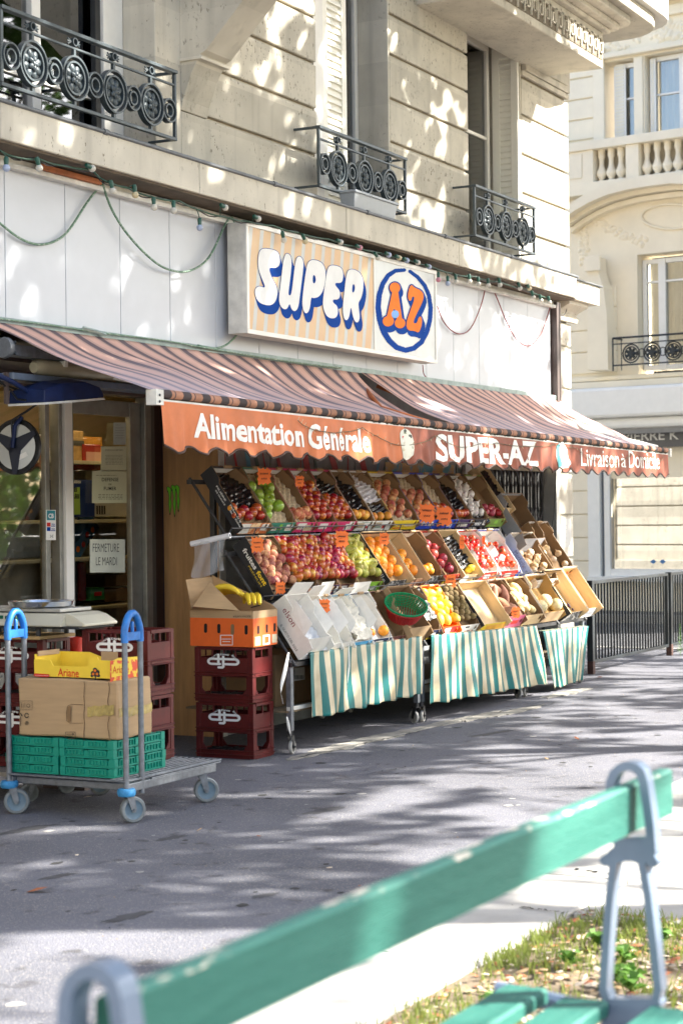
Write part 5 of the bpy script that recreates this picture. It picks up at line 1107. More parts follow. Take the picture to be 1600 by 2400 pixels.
def cbs(e, F):
    e.add([F(.08, .66), F(.92, .66), F(.92, .98), F(.08, .98)], [(0, 1, 2, 3)], M("card_teal", (.01, .22, .27), .4)); T_(e, "CB", lambda a, b: F(a, b)+Vector((0, -.0008, 0)), .22, .72, .56, .16, .04, inkw)
    for v in (.45, .30):
        e.add([F(.08, v), F(.46, v), F(.46, v+.13), F(.08, v+.13)], [(0, 1, 2, 3)], inkr if v > .4 else inkb); T_(e, "VISA", F, .53, v+.04, .38, .06, .02, inkb); e.add([F(.5, v), F(.94, v), F(.94, v+.025), F(.5, v+.025)], [(0, 1, 2, 3)], inkb)
    T_(e, "5€", F, .4, .08, .35, .10, .0)
notice("bank card sticker strip on the white door post", (108, 131, 1195, 1266), paperw, cbs, .372)
# ================================================================ DISPLAY STANDS
PHI = math.atan2(.82, .57)
TIER = {1: (-.925, .590, .39), 2: (-.675, .955, .425), 3: (-.445, 1.385, .47)}   # front Y, front Z, box length
standm = M("stand_steel", (.05, .05, .052), .45, metal=.5, var=.3, sc=14)
def stand(x0, x1, label, tiers=(1, 2, 3), legs=True, yb=-.05):
    t = thing("display_stand", label, "display stand", ((x0+x1)/2, -.5, 0), "wheeled stands under the fruit")
    g = MB()
    for x in (x0+.02, x1-.02):
        for y in (-.90, -.12):
            x = x if y < -.5 or x > (x0+x1)/2 else x+.38
            g = MB(); g.bx(x-.018, x+.018, y-.018, y+.018, .15, (.60 if y < -.5 else 1.70), galv if y < -.5 else standm); g.build("leg", t, bevel=.002)
    g = MB()
    for k in tiers:
        Y, Z, L_ = TIER[k]; yb_ = Y+L_*.57; zb = Z+L_*.82
        for x in (x0+.02, (x0+x1)/2, x1-.02): g.tube([(x, Y-.02, Z-.035), (x, yb_, zb-.02)], .011, standm, 6)
        g.bx(x0, x1, Y-.005, Y+.03, Z-.04, Z-.012, standm); g.bx(x0, x1, yb_-.02, yb_+.01, zb-.06, zb-.03, standm)
    g.bx(x0, x1, -.91, -.88, .555, .585, standm); g.bx(x0, x1, -.9, -.14, .262, .275, M("stand_shelf_board", (.20, .15, .09), .8)); g.bx(x0, x1, -.91, -.885, .2755, .30, wdirty)
    g.build("rack", t, bevel=.002)
    g = MB()
    for k in tiers:
        if k == 1: continue
        Y, Z, L_ = TIER[k]; yy, zz = Y-.055, Z+.018
        g.tube([(x0, yy, zz+.02), (x1, yy, zz+.02)], .0042, standm, 6); g.tube([(x0, yy+.01, zz-.035), (x1, yy+.01, zz-.035)], .006, galv, 6)
        n = max(2, int((x1-x0)/.27))
        for i in range(n+1): x = x0+(x1-x0)*i/n; g.tube([(x, yy, zz+.02), (x-.03, yy+.01, zz-.035), (x-.03, Y+.02, zz-.05)], .004, standm, 5)
    if len(tiers) > 1: g.build("price_rail", t, smooth=40)
    for x, dx in ((x0+.02, 1), (x1-.02, -1)):
        for y in (-.90, -.12): caster(t, x if y < -.5 or dx < 0 else x+.38, y, .17, .046, rng.uniform(-.8, .8) if y > -.5 else (.2+.9*(dx < 0)), .022, M("caster_white_tyre", (.42, .41, .38), .6), black, standm)
    return t
stand(10.13, 12.02, "wheeled black display stand behind the left teal striped cloth")
stand(12.06, 13.98, "wheeled black display stand behind the middle teal striped cloth")
stand(14.02, 15.40, "short wheeled display stand behind the right hand striped cloth", (1, 2))
# ================================================================ FRUIT
def noisecol(name, c1, c2, lo, hi, sc, rough=.35, rnd=.12, bump=0, bs=90, coat=0): return M(name, c1, rough, sc=sc, col2=c2, lo=lo, hi=hi, rnd=rnd, bump=bump, bs=bs, coat=coat)
def fruit_proto(kind):
    g = MB(); n = 16
    sph = lambda r, h=1.0, k=10: [(r*math.sin(math.pi*i/k), -r*h*math.cos(math.pi*i/k)) for i in range(k+1)]
    if kind in ("apple", "green_apple"):
        m = noisecol("apple_skin", (.36, .012, .012), (.52, .22, .05), .48, .66, 17, .34, .35, coat=.15) if kind == "apple" else noisecol("green_apple_skin", (.20, .34, .02), (.30, .42, .06), .4, .6, 20, .3, .1, coat=.3)
        r = .036 if kind == "apple" else .042
        P = [(0, -.78), (.22, -.86), (.52, -.84), (.80, -.55), (.98, -.1), (1.0, .25), (.90, .60), (.66, .84), (.36, .90), (.16, .78), (0, .60)]
        g.lathe([(a*r, b*r) for a, b in P], m, n); g.tube([(0, 0, r*.6), (.002, 0, r*1.05)], .0013, brownm, 5)
    elif kind == "pear":
        m = noisecol("pear_skin", (.36, .38, .05), (.50, .44, .09), .4, .6, 22, .45, .15); r = .036
        P = [(0, -.95), (.4, -.92), (.78, -.70), (.98, -.2), (.92, .25), (.66, .70), (.45, 1.05), (.40, 1.3), (.26, 1.48), (0, 1.5)]
        g.lathe([(a*r, b*r) for a, b in P], m, n); g.tube([(0, 0, r*1.45), (.003, 0, r*1.85)], .0013, brownm, 5)
    elif kind == "orange": g.lathe(sph(.042, .96), noisecol("orange_peel", (.86, .27, .015), (.90, .36, .03), .4, .6, 15, .45, .06, .35, 160), n)
    elif kind == "apricot": g.lathe(sph(.031, .95), noisecol("apricot_skin", (.72, .26, .03), (.75, .40, .05), .4, .62, 16, .5, .12), n)
    elif kind == "peach": g.lathe(sph(.034, .92), noisecol("peach_skin", (.42, .10, .05), (.74, .42, .20), .46, .64, 17, .7, .18), n)
    elif kind == "flat_peach": g.lathe(sph(.036, .8), noisecol("dusky_peach_skin", (.28, .07, .055), (.62, .33, .18), .44, .62, 16, .7, .2), n)
    elif kind == "nectarine": g.lathe(sph(.036, .95), noisecol("nectarine_skin", (.34, .018, .012), (.80, .28, .03), .50, .68, 15, .3, .2, coat=.2), n)
    elif kind == "tomato":
        g.lathe([(0, -.8*.03), (.6*.03, -.76*.03), (.03, -.1*.03), (.95*.03, .35*.03), (.6*.03, .72*.03), (.2*.03, .7*.03), (0, .6*.03)], noisecol("tomato_skin", (.55, .02, .008), (.66, .09, .02), .4, .6, 12, .2, .1, coat=.4), n)
        for k in range(5): a = k*1.257; g.tube([(0, 0, .019), (.014*math.cos(a), .014*math.sin(a), .023), (.02*math.cos(a), .02*math.sin(a), .019)], [.002, .0022, .0008], M("stalk_green", (.05, .12, .02), .6), 4)
    elif kind == "pomegranate":
        m = noisecol("pomegranate_skin", (.30, .015, .03), (.45, .06, .05), .4, .6, 12, .35, .12); g.lathe(sph(.04, .93), m, n); g.lathe([(.012, .034), (.009, .042), (.013, .052)], m, 6)
    elif kind == "garlic": g.lathe([(0, -.02), (.018, -.019), (.030, -.006), (.030, .006), (.018, .018), (.006, .028), (.004, .05), (0, .052)], noisecol("garlic_skin", (.74, .70, .64), (.50, .34, .40), .52, .75, 18, .6, .08, .3, 60), 12)
    elif kind == "onion": g.lathe([(0, -.026), (.02, -.026), (.033, -.008), (.033, .008), (.02, .024), (.005, .034), (.002, .05), (0, .051)], noisecol("onion_skin", (.62, .40, .20), (.80, .68, .50), .42, .62, 12, .45, .12), 14)
    elif kind == "red_onion": g.lathe([(0, -.024), (.019, -.024), (.032, -.006), (.032, .008), (.018, .022), (.004, .034), (0, .045)], noisecol("red_onion_skin", (.30, .015, .03), (.55, .10, .10), .5, .7, 12, .35, .12), 14)
    elif kind == "lemon": g.lathe([(0, -.048), (.008, -.044), (.026, -.024), (.031, 0), (.026, .024), (.008, .042), (0, .047)], noisecol("lemon_peel", (.80, .60, .04), (.84, .68, .10), .4, .6, 14, .4, .05, .3, 150), n)
    elif kind == "kiwi": g.lathe(sph(.026, 1.25), noisecol("kiwi_skin", (.20, .14, .05), (.30, .22, .10), .4, .6, 30, .85, .1, .3, 200), 12)
    elif kind == "potato": g.lathe([(0, -.048), (.018, -.044), (.030, -.02), (.031, .008), (.026, .03), (.012, .045), (0, .047)], noisecol("potato_skin", (.58, .44, .20), (.66, .52, .28), .4, .6, 12, .7, .1, .2, 60), 12)
    elif kind == "sweet_potato": g.lathe([(0, -.10), (.012, -.095), (.032, -.06), (.042, -.01), (.038, .035), (.020, .075), (.006, .095), (0, .098)], noisecol("sweet_potato_skin", (.36, .16, .09), (.46, .25, .15), .4, .6, 14, .75, .1, .5, 40), 12)
    elif kind == "melon": g.lathe(sph(.060, .95), noisecol("melon_skin", (.66, .55, .28), (.74, .66, .40), .4, .6, 22, .6, .06, .3, 60), n)
    elif kind == "grape_bunch":
        for k in range(26):
            T = Matrix.Translation((rng.uniform(-.05, .05), rng.uniform(-.035, .035), rng.uniform(-.02, .02))); g.lathe(sph(.011, 1.1, 6), M("dark_grape", (.05, .012, .04), .35, var=.4), 8, T)
    o = g.build(kind, None, smooth=60); return o
PROTO = {}
LAB = {"apple": ("red and yellow apple heaped in the middle row boxes beside the pears", "apple", "red apples heaped on the middle row"),
 "green_apple": ("green apple in the teal box of the top row", "apple", "green apples in the teal box"),
 "pear": ("yellow-green pear in the green box of the middle row", "pear", "pears in the green box"),
 "grape_bunch": ("bunch of dark grapes at the foot of the long wooden box lowest on the right", "grapes", None)}
def place(kind, P, label, group, cat, sc_=1.0, tilt=None):
    if kind not in PROTO: PROTO[kind] = fruit_proto(kind); o = PROTO[kind]
    else: o = PROTO[kind].copy(); COL.objects.link(o)
    o.location = P; s_ = sc_*rng.uniform(.92, 1.07); o.scale = (s_, s_, s_)
    o.rotation_euler = tilt if tilt else (rng.uniform(-1.2, 1.6), rng.uniform(-1.2, 1.2), rng.uniform(0, 6.28))
    tag(o, label, cat, group); return o
# ================================================================ FRUIT BOXES
def Mx(name, c, **k): return M(name, c, k.pop('r', .5), **k)
C_teal = Mx("print_teal", (.04, .20, .14)); C_pink = Mx("print_pink", (.60, .03, .14)); C_wht = Mx("print_white", (.74, .72, .66)); C_yel = Mx("print_yellow", (.74, .54, .02)); C_blu = Mx("print_blue", (.015, .06, .50)); C_pur = Mx("print_purple", (.06, .025, .11)); C_blk = Mx("print_black", (.012, .013, .018)); C_grn = Mx("print_green", (.16, .26, .04)); C_lgr = Mx("print_bright_green", (.22, .46, .04)); C_red = Mx("print_red", (.58, .03, .02)); C_nav = Mx("print_navy", (.012, .02, .07)); C_zeb = M("print_photo_grey", (.05, .05, .05), .5, sc=30, col2=(.55, .53, .50), lo=.5, hi=.56); C_pch = M("print_fruit_photo", (.60, .16, .05), .45, sc=22, col2=(.85, .62, .35), lo=.48, hi=.58); C_dbr = Mx("print_dark_brown", (.10, .02, .02)); C_mus = Mx("print_mustard", (.70, .36, .03)); C_pnk2 = Mx("print_rose", (.60, .12, .22)); C_dot = M("print_dotted", (.70, .66, .60), .6, sc=60, col2=(.10, .03, .03), lo=.56, hi=.60); C_gry = Mx("print_grey", (.30, .30, .31))
liner = M("black_liner_film", (.008, .009, .011), .22, var=.5, sc=30, bump=1, bs=30, coat=.5)
tray_ = M("moulded_paper_tray", (.50, .40, .26), .85, var=.08); netw = M("white_tissue", (.66, .64, .66), .7, var=.1, sc=20)
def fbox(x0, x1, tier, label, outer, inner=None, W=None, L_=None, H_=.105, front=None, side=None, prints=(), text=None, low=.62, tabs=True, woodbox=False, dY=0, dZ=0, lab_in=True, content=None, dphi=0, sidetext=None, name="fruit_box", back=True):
    Y, Z, LL = TIER[tier]; L_ = L_ or LL; inner = inner or cardd; W = (x1-x0)-.008
    root = thing(name, label, "box", (x0+.004, Y+dY, Z+dZ), None, (PHI+dphi, 0, 0))
    t = .006 if not woodbox else .009; g = MB(); hs = H_*.80
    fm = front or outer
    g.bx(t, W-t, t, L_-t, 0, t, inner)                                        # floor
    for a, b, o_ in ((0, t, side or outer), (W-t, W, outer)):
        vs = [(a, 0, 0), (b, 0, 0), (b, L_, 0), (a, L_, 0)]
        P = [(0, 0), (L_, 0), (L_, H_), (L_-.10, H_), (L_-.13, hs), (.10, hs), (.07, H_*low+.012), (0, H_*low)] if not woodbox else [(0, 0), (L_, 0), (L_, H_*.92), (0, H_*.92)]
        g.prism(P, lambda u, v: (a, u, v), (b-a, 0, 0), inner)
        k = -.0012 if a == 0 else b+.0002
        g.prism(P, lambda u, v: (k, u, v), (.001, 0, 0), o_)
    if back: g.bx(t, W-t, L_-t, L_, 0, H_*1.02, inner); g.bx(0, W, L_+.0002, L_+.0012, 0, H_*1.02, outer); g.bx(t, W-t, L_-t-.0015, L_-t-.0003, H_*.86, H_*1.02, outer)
    FH = H_*low*1.25 if tier == 3 or not woodbox else H_*low
    FP = lambda u, v, o=0.0: (u, -.001+.40*v-o*.9, v*.92+o*.4)      # face plane of the front panel, v up the panel
    def fpanel(mb, u0, u1, v0, v1, o, mat): mb.add([FP(u0, v0, o), FP(u1, v0, o), FP(u1, v1, o), FP(u0, v1, o)], [(0, 1, 2, 3)], mat)
    g.add([FP(0, 0, -.003), FP(W, 0, -.003), FP(W, FH, -.003), FP(0, FH, -.003), FP(0, 0, -.0005), FP(W, 0, -.0005), FP(W, FH, -.0005), FP(0, FH, -.0005)], [(3, 2, 1, 0), (4, 5, 6, 7), (3, 7, 6, 2), (0, 3, 7, 4)[::-1], (1, 5, 6, 2)], inner if not woodbox else wood)
    fpanel(g, .0005, W-.0005, .0005, FH-.0005, .0008, fm)
    if back and tabs and not woodbox:
        g.bx(W*.36, W*.60, L_-.02, L_-.006, H_*1.021, H_*1.18, card)
        d = .075
        for s_ in (0, 1):     # folded corner flaps at the back
            xa, xb = (t, t+d) if s_ == 0 else (W-t, W-t-d)
            if s_ == 0: continue
            g.add([(xa, L_-.115, t), (xb, L_-t-.004, t), (xb, L_-t-.004, H_*.98), (xa, L_-.115, H_*.98), (xa, L_-.119, t), (xb, L_-t-.008, t), (xb, L_-t-.008, H_*.98), (xa, L_-.119, H_*.98)], [(0, 1, 2, 3), (7, 6, 5, 4), (3, 2, 6, 7), (0, 4, 5, 1)], inner)
        xa = W-t; g.add([(xa, .075, t), (xa-.06, .012, t), (xa-.06, .012, H_*.66), (xa, .075, H_*.78), (xa, .079, t), (xa-.06, .016, t), (xa-.06, .016, H_*.66), (xa, .079, H_*.78)], [(3, 2, 1, 0), (4, 5, 6, 7), (3, 7, 6, 2)], inner)
    g.build("tray", root)
    if lab_in and back and not woodbox:
        g = MB(); y = L_-t-.0022; g.add([(W*.26, y, H_*.42), (W*.70, y, H_*.42), (W*.80, y, H_*.84), (W*.10, y, H_*.84)], [(0, 1, 2, 3)], C_wht); g.build("inner_label", root)
    if prints or text:
        g = MB()
        for k_, (m_, u0, u1, v0, v1) in enumerate(prints): fpanel(g, W*u0, W*u1, FH*v0, FH*v1, .0016+.0004*k_, m_)
        if text: txt(g, text[0], lambda u, v: FP(W*text[2]+u, FH*text[3]+v, .004), W*text[4], FH*text[5], text[1], bold=.03, res=2)
        g.build("front_print", root)
    if sidetext:
        g = MB()
        for s_, mt, b0, v0, w_, h, bo in sidetext: txt(g, s_, lambda u, v: (-.0022, L_-b0-u, v0+v), w_, h, mt, bold=bo, res=2)
        g.build("side_print", root)
    MW = Matrix.Translation(root.location) @ Euler((PHI+dphi, 0, 0)).to_matrix().to_4x4()
    if content: content(root, MW, W, L_, H_)
    if tier == 1 and not woodbox and x0 < P1[5]-.01:      # loose, bent lid flaps
        q_ = random.Random(int(x0*1000)); g = MB(); mt = inner if q_.random() < .6 else C_wht; h_ = q_.uniform(.05, .11); k_ = q_.uniform(-.03, .05)
        g.add([(W*.08, L_-.004, H_*.95), (W*.92, L_-.004, H_*.95), (W*(.8+q_.uniform(-.1, .1)), L_+k_, H_+h_), (W*(.2+q_.uniform(-.1, .1)), L_+k_+.01, H_+h_*q_.uniform(.6, 1))], [(0, 1, 2, 3)], mt); g.build("lid_flap", root, thick=.004)
        g = MB(); k_ = q_.uniform(.0, .07)
        g.add([(.003, L_*.25, H_*.8), (.003, L_*.9, H_*.8), (k_, L_*.85, H_*.8+.07), (k_+.01, L_*.35, H_*.8+.05+q_.uniform(0, .03))], [(0, 1, 2, 3)], mt); g.build("lid_flap", root, thick=.004)
    return root, MW, W, L_, H_
def heap(kind, n, m, b0=0.0, b1=1.0, a0=0.0, a1=1.0, c=.035, dc=.01, label=None, group=None, cat=None, top=0, sc_=1.0, skip=0.0):
    def f(root, MW, W, L_, H_):
        lab, ct, gp = LAB.get(kind, (label, cat, group)) if label is None else (label, cat, group)
        A0, A1, B0, B1 = W*a0+.03, W*a1-.03, max(.108, L_*b0+.045), L_*b1-.035
        for j in range(m):
            k = n if j % 2 == 0 else max(1, n-1)
            for i in range(k):
                if rng.random() < skip: continue
                a = (A0+(A1-A0)*(i/(n-1) if n > 1 else .5)) if j % 2 == 0 else (A0+(A1-A0)*((i+.5)/(n-1) if n > 1 else .6))
                b = B0+(B1-B0)*(j/(m-1) if m > 1 else .5)
                bump_ = top*math.sin(math.pi*min(1, max(0, (a/W))))
                place(kind, MW @ Vector((a+rng.uniform(-.004, .004), b+rng.uniform(-.005, .005), c+bump_+rng.uniform(-dc, dc))), lab, gp, ct, sc_)
    return f
def lining(b0=.0, b1=1.0, mat=None, h=.03, nm="liner"):
    def f(root, MW, W, L_, H_):
        g = MB(); q = random.Random(int(W*1e5)+int(b0*100)); ph = [q.uniform(0, 6) for _ in range(6)]
        def F(u, v):
            a = .008+(W-.016)*u; b = L_*b0+.008+(L_*(b1-b0)-.016)*v
            e = max(0, abs(u-.5)*2-.7)*.12
            return (a, b, h+e+.010*math.sin(a*90+ph[0])*math.sin(b*80+ph[1])+.007*math.sin(a*170+b*60+ph[2])+.006*math.sin(b*190-a*40+ph[3]))
        g.sheet(22, 28, F, mat or liner); g.build(nm, root, smooth=True)
    return f
def both(*fs):
    def f(*a):
        for q in fs: q(*a)
    return f
def cups(b0=0, b1=1):
    def f(root, MW, W, L_, H_):
        g = MB(); g.sheet(40, 60, lambda u, v: (.008+(W-.016)*u, L_*b0+.008+(L_*(b1-b0)-.016)*v, .030+.014*math.sin(u*W*88)*math.sin(v*L_*(b1-b0)*88)), tray_); g.build("moulded_tray", root, smooth=True)
    return f
def bx3(px): return atY(px, 1243, -.445).x
def bx2(px): return atY(px, 1390, -.675).x
def bx1(px): return atY(px, 1500, -.925).x
X3 = [bx3(p) for p in (553, 623, 682, 730, 777, 825, 868, 911, 971, 1024, 1064, 1099, 1135, 1175)]
st = lambda u0=.6, u1=.9: (C_wht, u0, u1, .25, .85)
fbox(X3[0], X3[1], 3, "black peach box first in the top row, lined with black film", C_blk, front=C_pch, side=C_blk, prints=[(C_wht, .03, .34, .05, .95), (C_wht, .72, .95, .3, .9)], sidetext=[("FILIÈRE", inkw, .13, .055, .12, .014, .03), ("DE FRANCE", inkw, .15, .034, .12, .010, .02), ("Pêches de la", inkw, .29, .066, .14, .014, .02), ("Vallée du Rhône", inkw, .29, .046, .16, .013, .02)],
     content=both(lining(.35, 1), heap("nectarine", 3, 3, .02, .42, .0, 1, .05, .008, "red and yellow nectarine at the foot of the first, black box of the top row", "nectarines in the black box of the top row", "nectarine"), lining(0, .36, cardd, .015, "base_sheet")))
fbox(X3[1], X3[2], 3, "teal box of green apples in the top row", C_teal, prints=[(C_wht, .66, .92, .2, .8), (C_lgr, .38, .5, .3, .85), (C_wht, .1, .3, .25, .4)],
     content=both(cups(0, 1), heap("green_apple", 3, 6, .04, .88, .0, .9, .068, .012, skip=.12)))
fbox(X3[2], X3[3], 3, "pink box in the top row with an empty moulded tray behind the big price star", C_pink, prints=[(C_wht, .12, .55, .3, .9), (tray_, .5, .9, .15, .75)], content=both(cups(), heap("peach", 3, 3, .0, .36, .2, 1, .055, .01, "orange peach at the foot of the pink box next to the teal one", "peaches in the first pink box", "peach")))
fbox(X3[3], X3[4], 3, "pink box of nectarines in the top row, next to the star price card", C_pink, prints=[(C_wht, .2, .62, .3, .85), (C_red, .04, .16, .2, .7)], content=both(lining(.6, 1, netw, .04, "tissue"), heap("nectarine", 3, 7, .0, .85, .15, 1, .055, .01, "red nectarine in the two middle pink boxes of the top row", "nectarines in the middle pink boxes", "nectarine")))
fbox(X3[4], X3[5], 3, "last of the pink boxes, beside the white boxes of the top row", C_pink, prints=[(C_wht, .5, .85, .15, .75), (C_wht, .66, .9, .6, .98), (C_red, .1, .25, .2, .7)], content=both(lining(.5, 1), heap("nectarine", 3, 6, .0, .62, .1, 1, .055, .012, "red nectarine in the two middle pink boxes of the top row", "nectarines in the middle pink boxes", "nectarine")))
fbox(X3[5], X3[6], 3, "white printed box with black film and yellow apricots in the top row", C_wht, prints=[(C_red, .55, .75, .25, .5), (tray_, .1, .45, .3, .8), (C_teal, .3, .9, .86, .9)], content=both(lining(.28, 1), heap("apricot", 3, 2, .0, .28, .1, 1, .055, .008, "yellow apricot at the foot of a white box of the top row", "apricots in the white boxes", "apricot", sc_=1.1)), lab_in=False)
fbox(X3[6], X3[7], 3, "white printed box with white tissue, beside the yellow box of the top row", C_wht, prints=[(C_red, .5, .7, .2, .5), (C_teal, .05, .45, .3, .4), (tray_, .1, .4, .5, .85)], content=both(lining(.45, 1, netw, .04, "tissue"), lining(.2, .45), heap("apricot", 3, 1, .0, .22, .1, 1, .055, .008, "yellow apricot at the foot of a white box of the top row", "apricots in the white boxes", "apricot", sc_=1.1)), lab_in=False)
fbox(X3[7], X3[8], 3, "yellow box of blushed apricots in the top row", C_yel, prints=[(C_mus, .15, .45, .55, .62), (C_red, .08, .38, .12, .24), (C_wht, .5, .85, .35, .5)], content=both(cups(), heap("peach", 3, 7, .02, .92, .0, .85, .058, .01, "blushed orange peach in the yellow box of the top row", "peaches in the yellow box", "peach")))
fbox(X3[8], X3[9], 3, "blue box of peaches in the top row, beside the yellow box", C_blu, prints=[(C_wht, .48, .68, .35, .8)], text=("SWEET", inkw, .06, .55, .34, .3), content=both(cups(), heap("peach", 3, 5, .1, .72, .0, .95, .058, .01, "orange peach in the two blue boxes of the top row", "peaches in the blue boxes", "peach")))
fbox(X3[9], X3[10], 3, "second blue box of the top row, with star price cards", C_blu, prints=[(C_wht, .45, .62, .2, .85), (C_wht, .66, .74, .1, .6)], text=("SWEET", inkw, .06, .6, .34, .28), content=both(cups(.4, 1), heap("nectarine", 3, 4, .0, .45, .0, 1, .05, .01, "dark red nectarine in the second blue box of the top row", "nectarines in the second blue box", "nectarine")))
fbox(X3[10], X3[11], 3, "purple box in the top row, lined with black film", C_pur, prints=[(C_wht, .1, .75, .15, .45), (C_wht, .8, .95, .5, .9)], content=both(lining(.3, 1), heap("nectarine", 3, 2, .0, .3, .0, 1, .05, .01, "dark red nectarine at the foot of the purple box", "nectarines in the purple box", "nectarine")))
fbox(X3[11], X3[12], 3, "black box of garlic in the top row", C_blk, prints=[(C_wht, .72, .92, .25, .85)], text=("Premier", inkw, .08, .25, .52, .5), content=both(lining(.0, 1), heap("garlic", 3, 8, .04, .95, .0, 1, .06, .012, "white and violet garlic bulb in the black box of the top row", "garlic in the black box", "garlic", sc_=1.15)))
fbox(X3[12], X3[13], 3, "olive green box of red onions at the end of the top row", C_grn, prints=[(C_lgr, .4, .6, .4, .8), (C_lgr, .1, .6, .1, .2)], content=heap("red_onion", 3, 4, .0, .42, .0, 1, .05, .01, "red onion in the olive green box of the top row", "red onions in the green box", "red onion"))
fbox(bx3(1177), bx3(1205), 3, "pale wooden box at the right end of the top row, black film inside", wood, wood, woodbox=True, content=lining(.1, 1), L_=.46, dZ=.09, dY=.06)
fbox(bx3(1188), bx3(1238), 3, "deep brown carton with blue-grey outside leaning open right of the top row", C_gry, H_=.17, L_=.50, dY=-.09, dZ=-.22, lab_in=False, tabs=False, content=None)
# row 2
P2 = [bx2(p) for p in (622, 690, 735, 784, 829, 886, 943, 983, 1026, 1066, 1112, 1160, 1210)]
fbox(P2[0], P2[1], 2, "black box of pale dusky peaches, first in the middle row", C_blk, H_=.115, prints=[(tray_, .1, .18, .1, .9)], sidetext=[("fruites", inkw, .06, .045, .155, .034, .03), ("font", M("yellow_print", (.80, .55, .03), .4), .235, .045, .105, .034, .04), ("PREMIUM", M("yellow_print", (.80, .55, .03), .4), .17, .022, .16, .012, .0)], content=heap("flat_peach", 4, 8, .0, .98, .02, .98, .075, .01, "pale dusky peach in the black box of the middle row", "dusky peaches in the first box", "peach"))
for k, lb in ((1, "dark box under the heaped red apples, next to the dusky peaches"), (2, "purplish box in the middle of the heaped red apples"), (3, "box with fruit pictures under the heaped apples, next to the pears")):
    fbox(P2[k], P2[k+1], 2, lb, C_nav if k == 1 else (C_pur if k == 2 else C_dbr), H_=.11, prints=[st(.1, .4), (C_pch, .5, .75, .2, .9), st(.8, .97)], content=heap("apple", 4, 9, .0, 1.0, -.04, 1.04, .088, .012, top=.02))
fbox(P2[4], P2[5], 2, "bright green box of pears in the middle row", C_lgr, H_=.11, prints=[(C_wht, .12, .36, .2, .8)], text=("fruits", inkw, .42, .2, .4, .5), content=heap("pear", 4, 8, .03, .97, -.02, 1, .085, .012))
fbox(P2[5], P2[6], 2, "black sided wooden box of big oranges in the middle row", C_blk, wood, woodbox=True, H_=.13, front=C_zeb, side=C_blk, sidetext=[("Coquelle", inkw, .16, .05, .24, .05, -.01)], content=heap("orange", 3, 7, .0, .95, .0, .85, .07, .01, "bright orange in the black sided wooden box", "oranges in the first wooden box", "orange", sc_=1.05))
fbox(P2[6], P2[7], 2, "second wooden box of oranges, brown photo print on its front", C_blk, wood, woodbox=True, H_=.13, front=M("print_lion_photo", (.12, .05, .02), .5, sc=20, col2=(.55, .34, .2), lo=.48, hi=.58), side=C_blk, content=heap("orange", 2, 5, .0, .7, .0, .8, .06, .01, "orange in the second wooden box, the one with a brown front", "oranges in the second wooden box", "orange"))
fbox(P2[7], P2[8], 2, "half empty dark box with a few clementines and a black and silver front", C_dbr, H_=.12, front=C_zeb, content=heap("orange", 2, 3, .0, .4, .1, .8, .055, .01, "clementine low in the half empty dark box", "clementines in the dark box", "clementine", sc_=.8))
fbox(P2[8], P2[9], 2, "box of pomegranates with red and green front in the middle row", C_red, H_=.12, prints=[(C_lgr, .35, .6, .05, .8), (C_yel, .6, .75, .1, .5), (C_yel, .1, .3, .1, .4)], content=heap("pomegranate", 2, 6, .05, .9, .0, .8, .055, .01, "dark red pomegranate in the box right of the clementines", "pomegranates in the middle row", "pomegranate"))
fbox(P2[9], P2[10], 2, "wooden box with black film, a lemon and a pink star card", wood, wood, woodbox=True, H_=.12, prints=[(C_wht, .1, .5, .2, .9)], content=both(lining(.25, 1), heap("lemon", 2, 1, .0, .25, .1, .9, .055, .004, "yellow lemon at the foot of the wooden box with black film", "lemons in the wooden box", "lemon")))
fbox(P2[10], P2[11], 2, "red fronted box of tomatoes with white folded flaps, left one", C_red, C_wht, H_=.11, prints=[(C_wht, .3, .6, .3, .7), (C_pch, .65, .95, .1, .8)], lab_in=False, side=C_blu, content=heap("tomato", 4, 8, .0, .95, .0, .95, .065, .01, "red tomato in the boxes with white folded flaps", "tomatoes in the middle row", "tomato"))
fbox(P2[11], P2[12], 2, "red and blue box of tomatoes beside the tall white mushroom box", C_blu, C_wht, H_=.11, front=C_red, prints=[(C_wht, .3, .6, .3, .7), (C_blu, .88, 1, .0, 1)], lab_in=False, side=C_blu, content=heap("tomato", 4, 6, .0, .8, .0, .95, .055, .01, "red tomato in the boxes with white folded flaps", "tomatoes in the middle row", "tomato"))
MWt = []
fbox(bx2(1228), bx2(1280), 2, "tall white mushroom box of white onions standing right of the tomatoes", C_wht, H_=.13, L_=.50, dZ=-.11, dY=-.06, side=C_wht, lab_in=True, sidetext=[("Mechelse", ink, .15, .05, .17, .04, -.02), ("witloof", ink, .34, .045, .12, .035, -.02)], content=heap("onion", 3, 6, .0, .75, .0, 1, .055, .01, "pale onion in the white boxes at the right end of the middle row", "onions in the right hand boxes", "onion"))
fbox(bx2(1281), bx2(1326), 2, "white and red box of onions at the right end of the middle row", C_wht, H_=.12, L_=.52, dZ=-.03, dY=-.03, front=C_pch, lab_in=False, side=cardd, content=heap("onion", 2, 4, .05, .6, .0, 1, .05, .01, "pale onion in the white boxes at the right end of the middle row", "onions in the right hand boxes", "onion"))
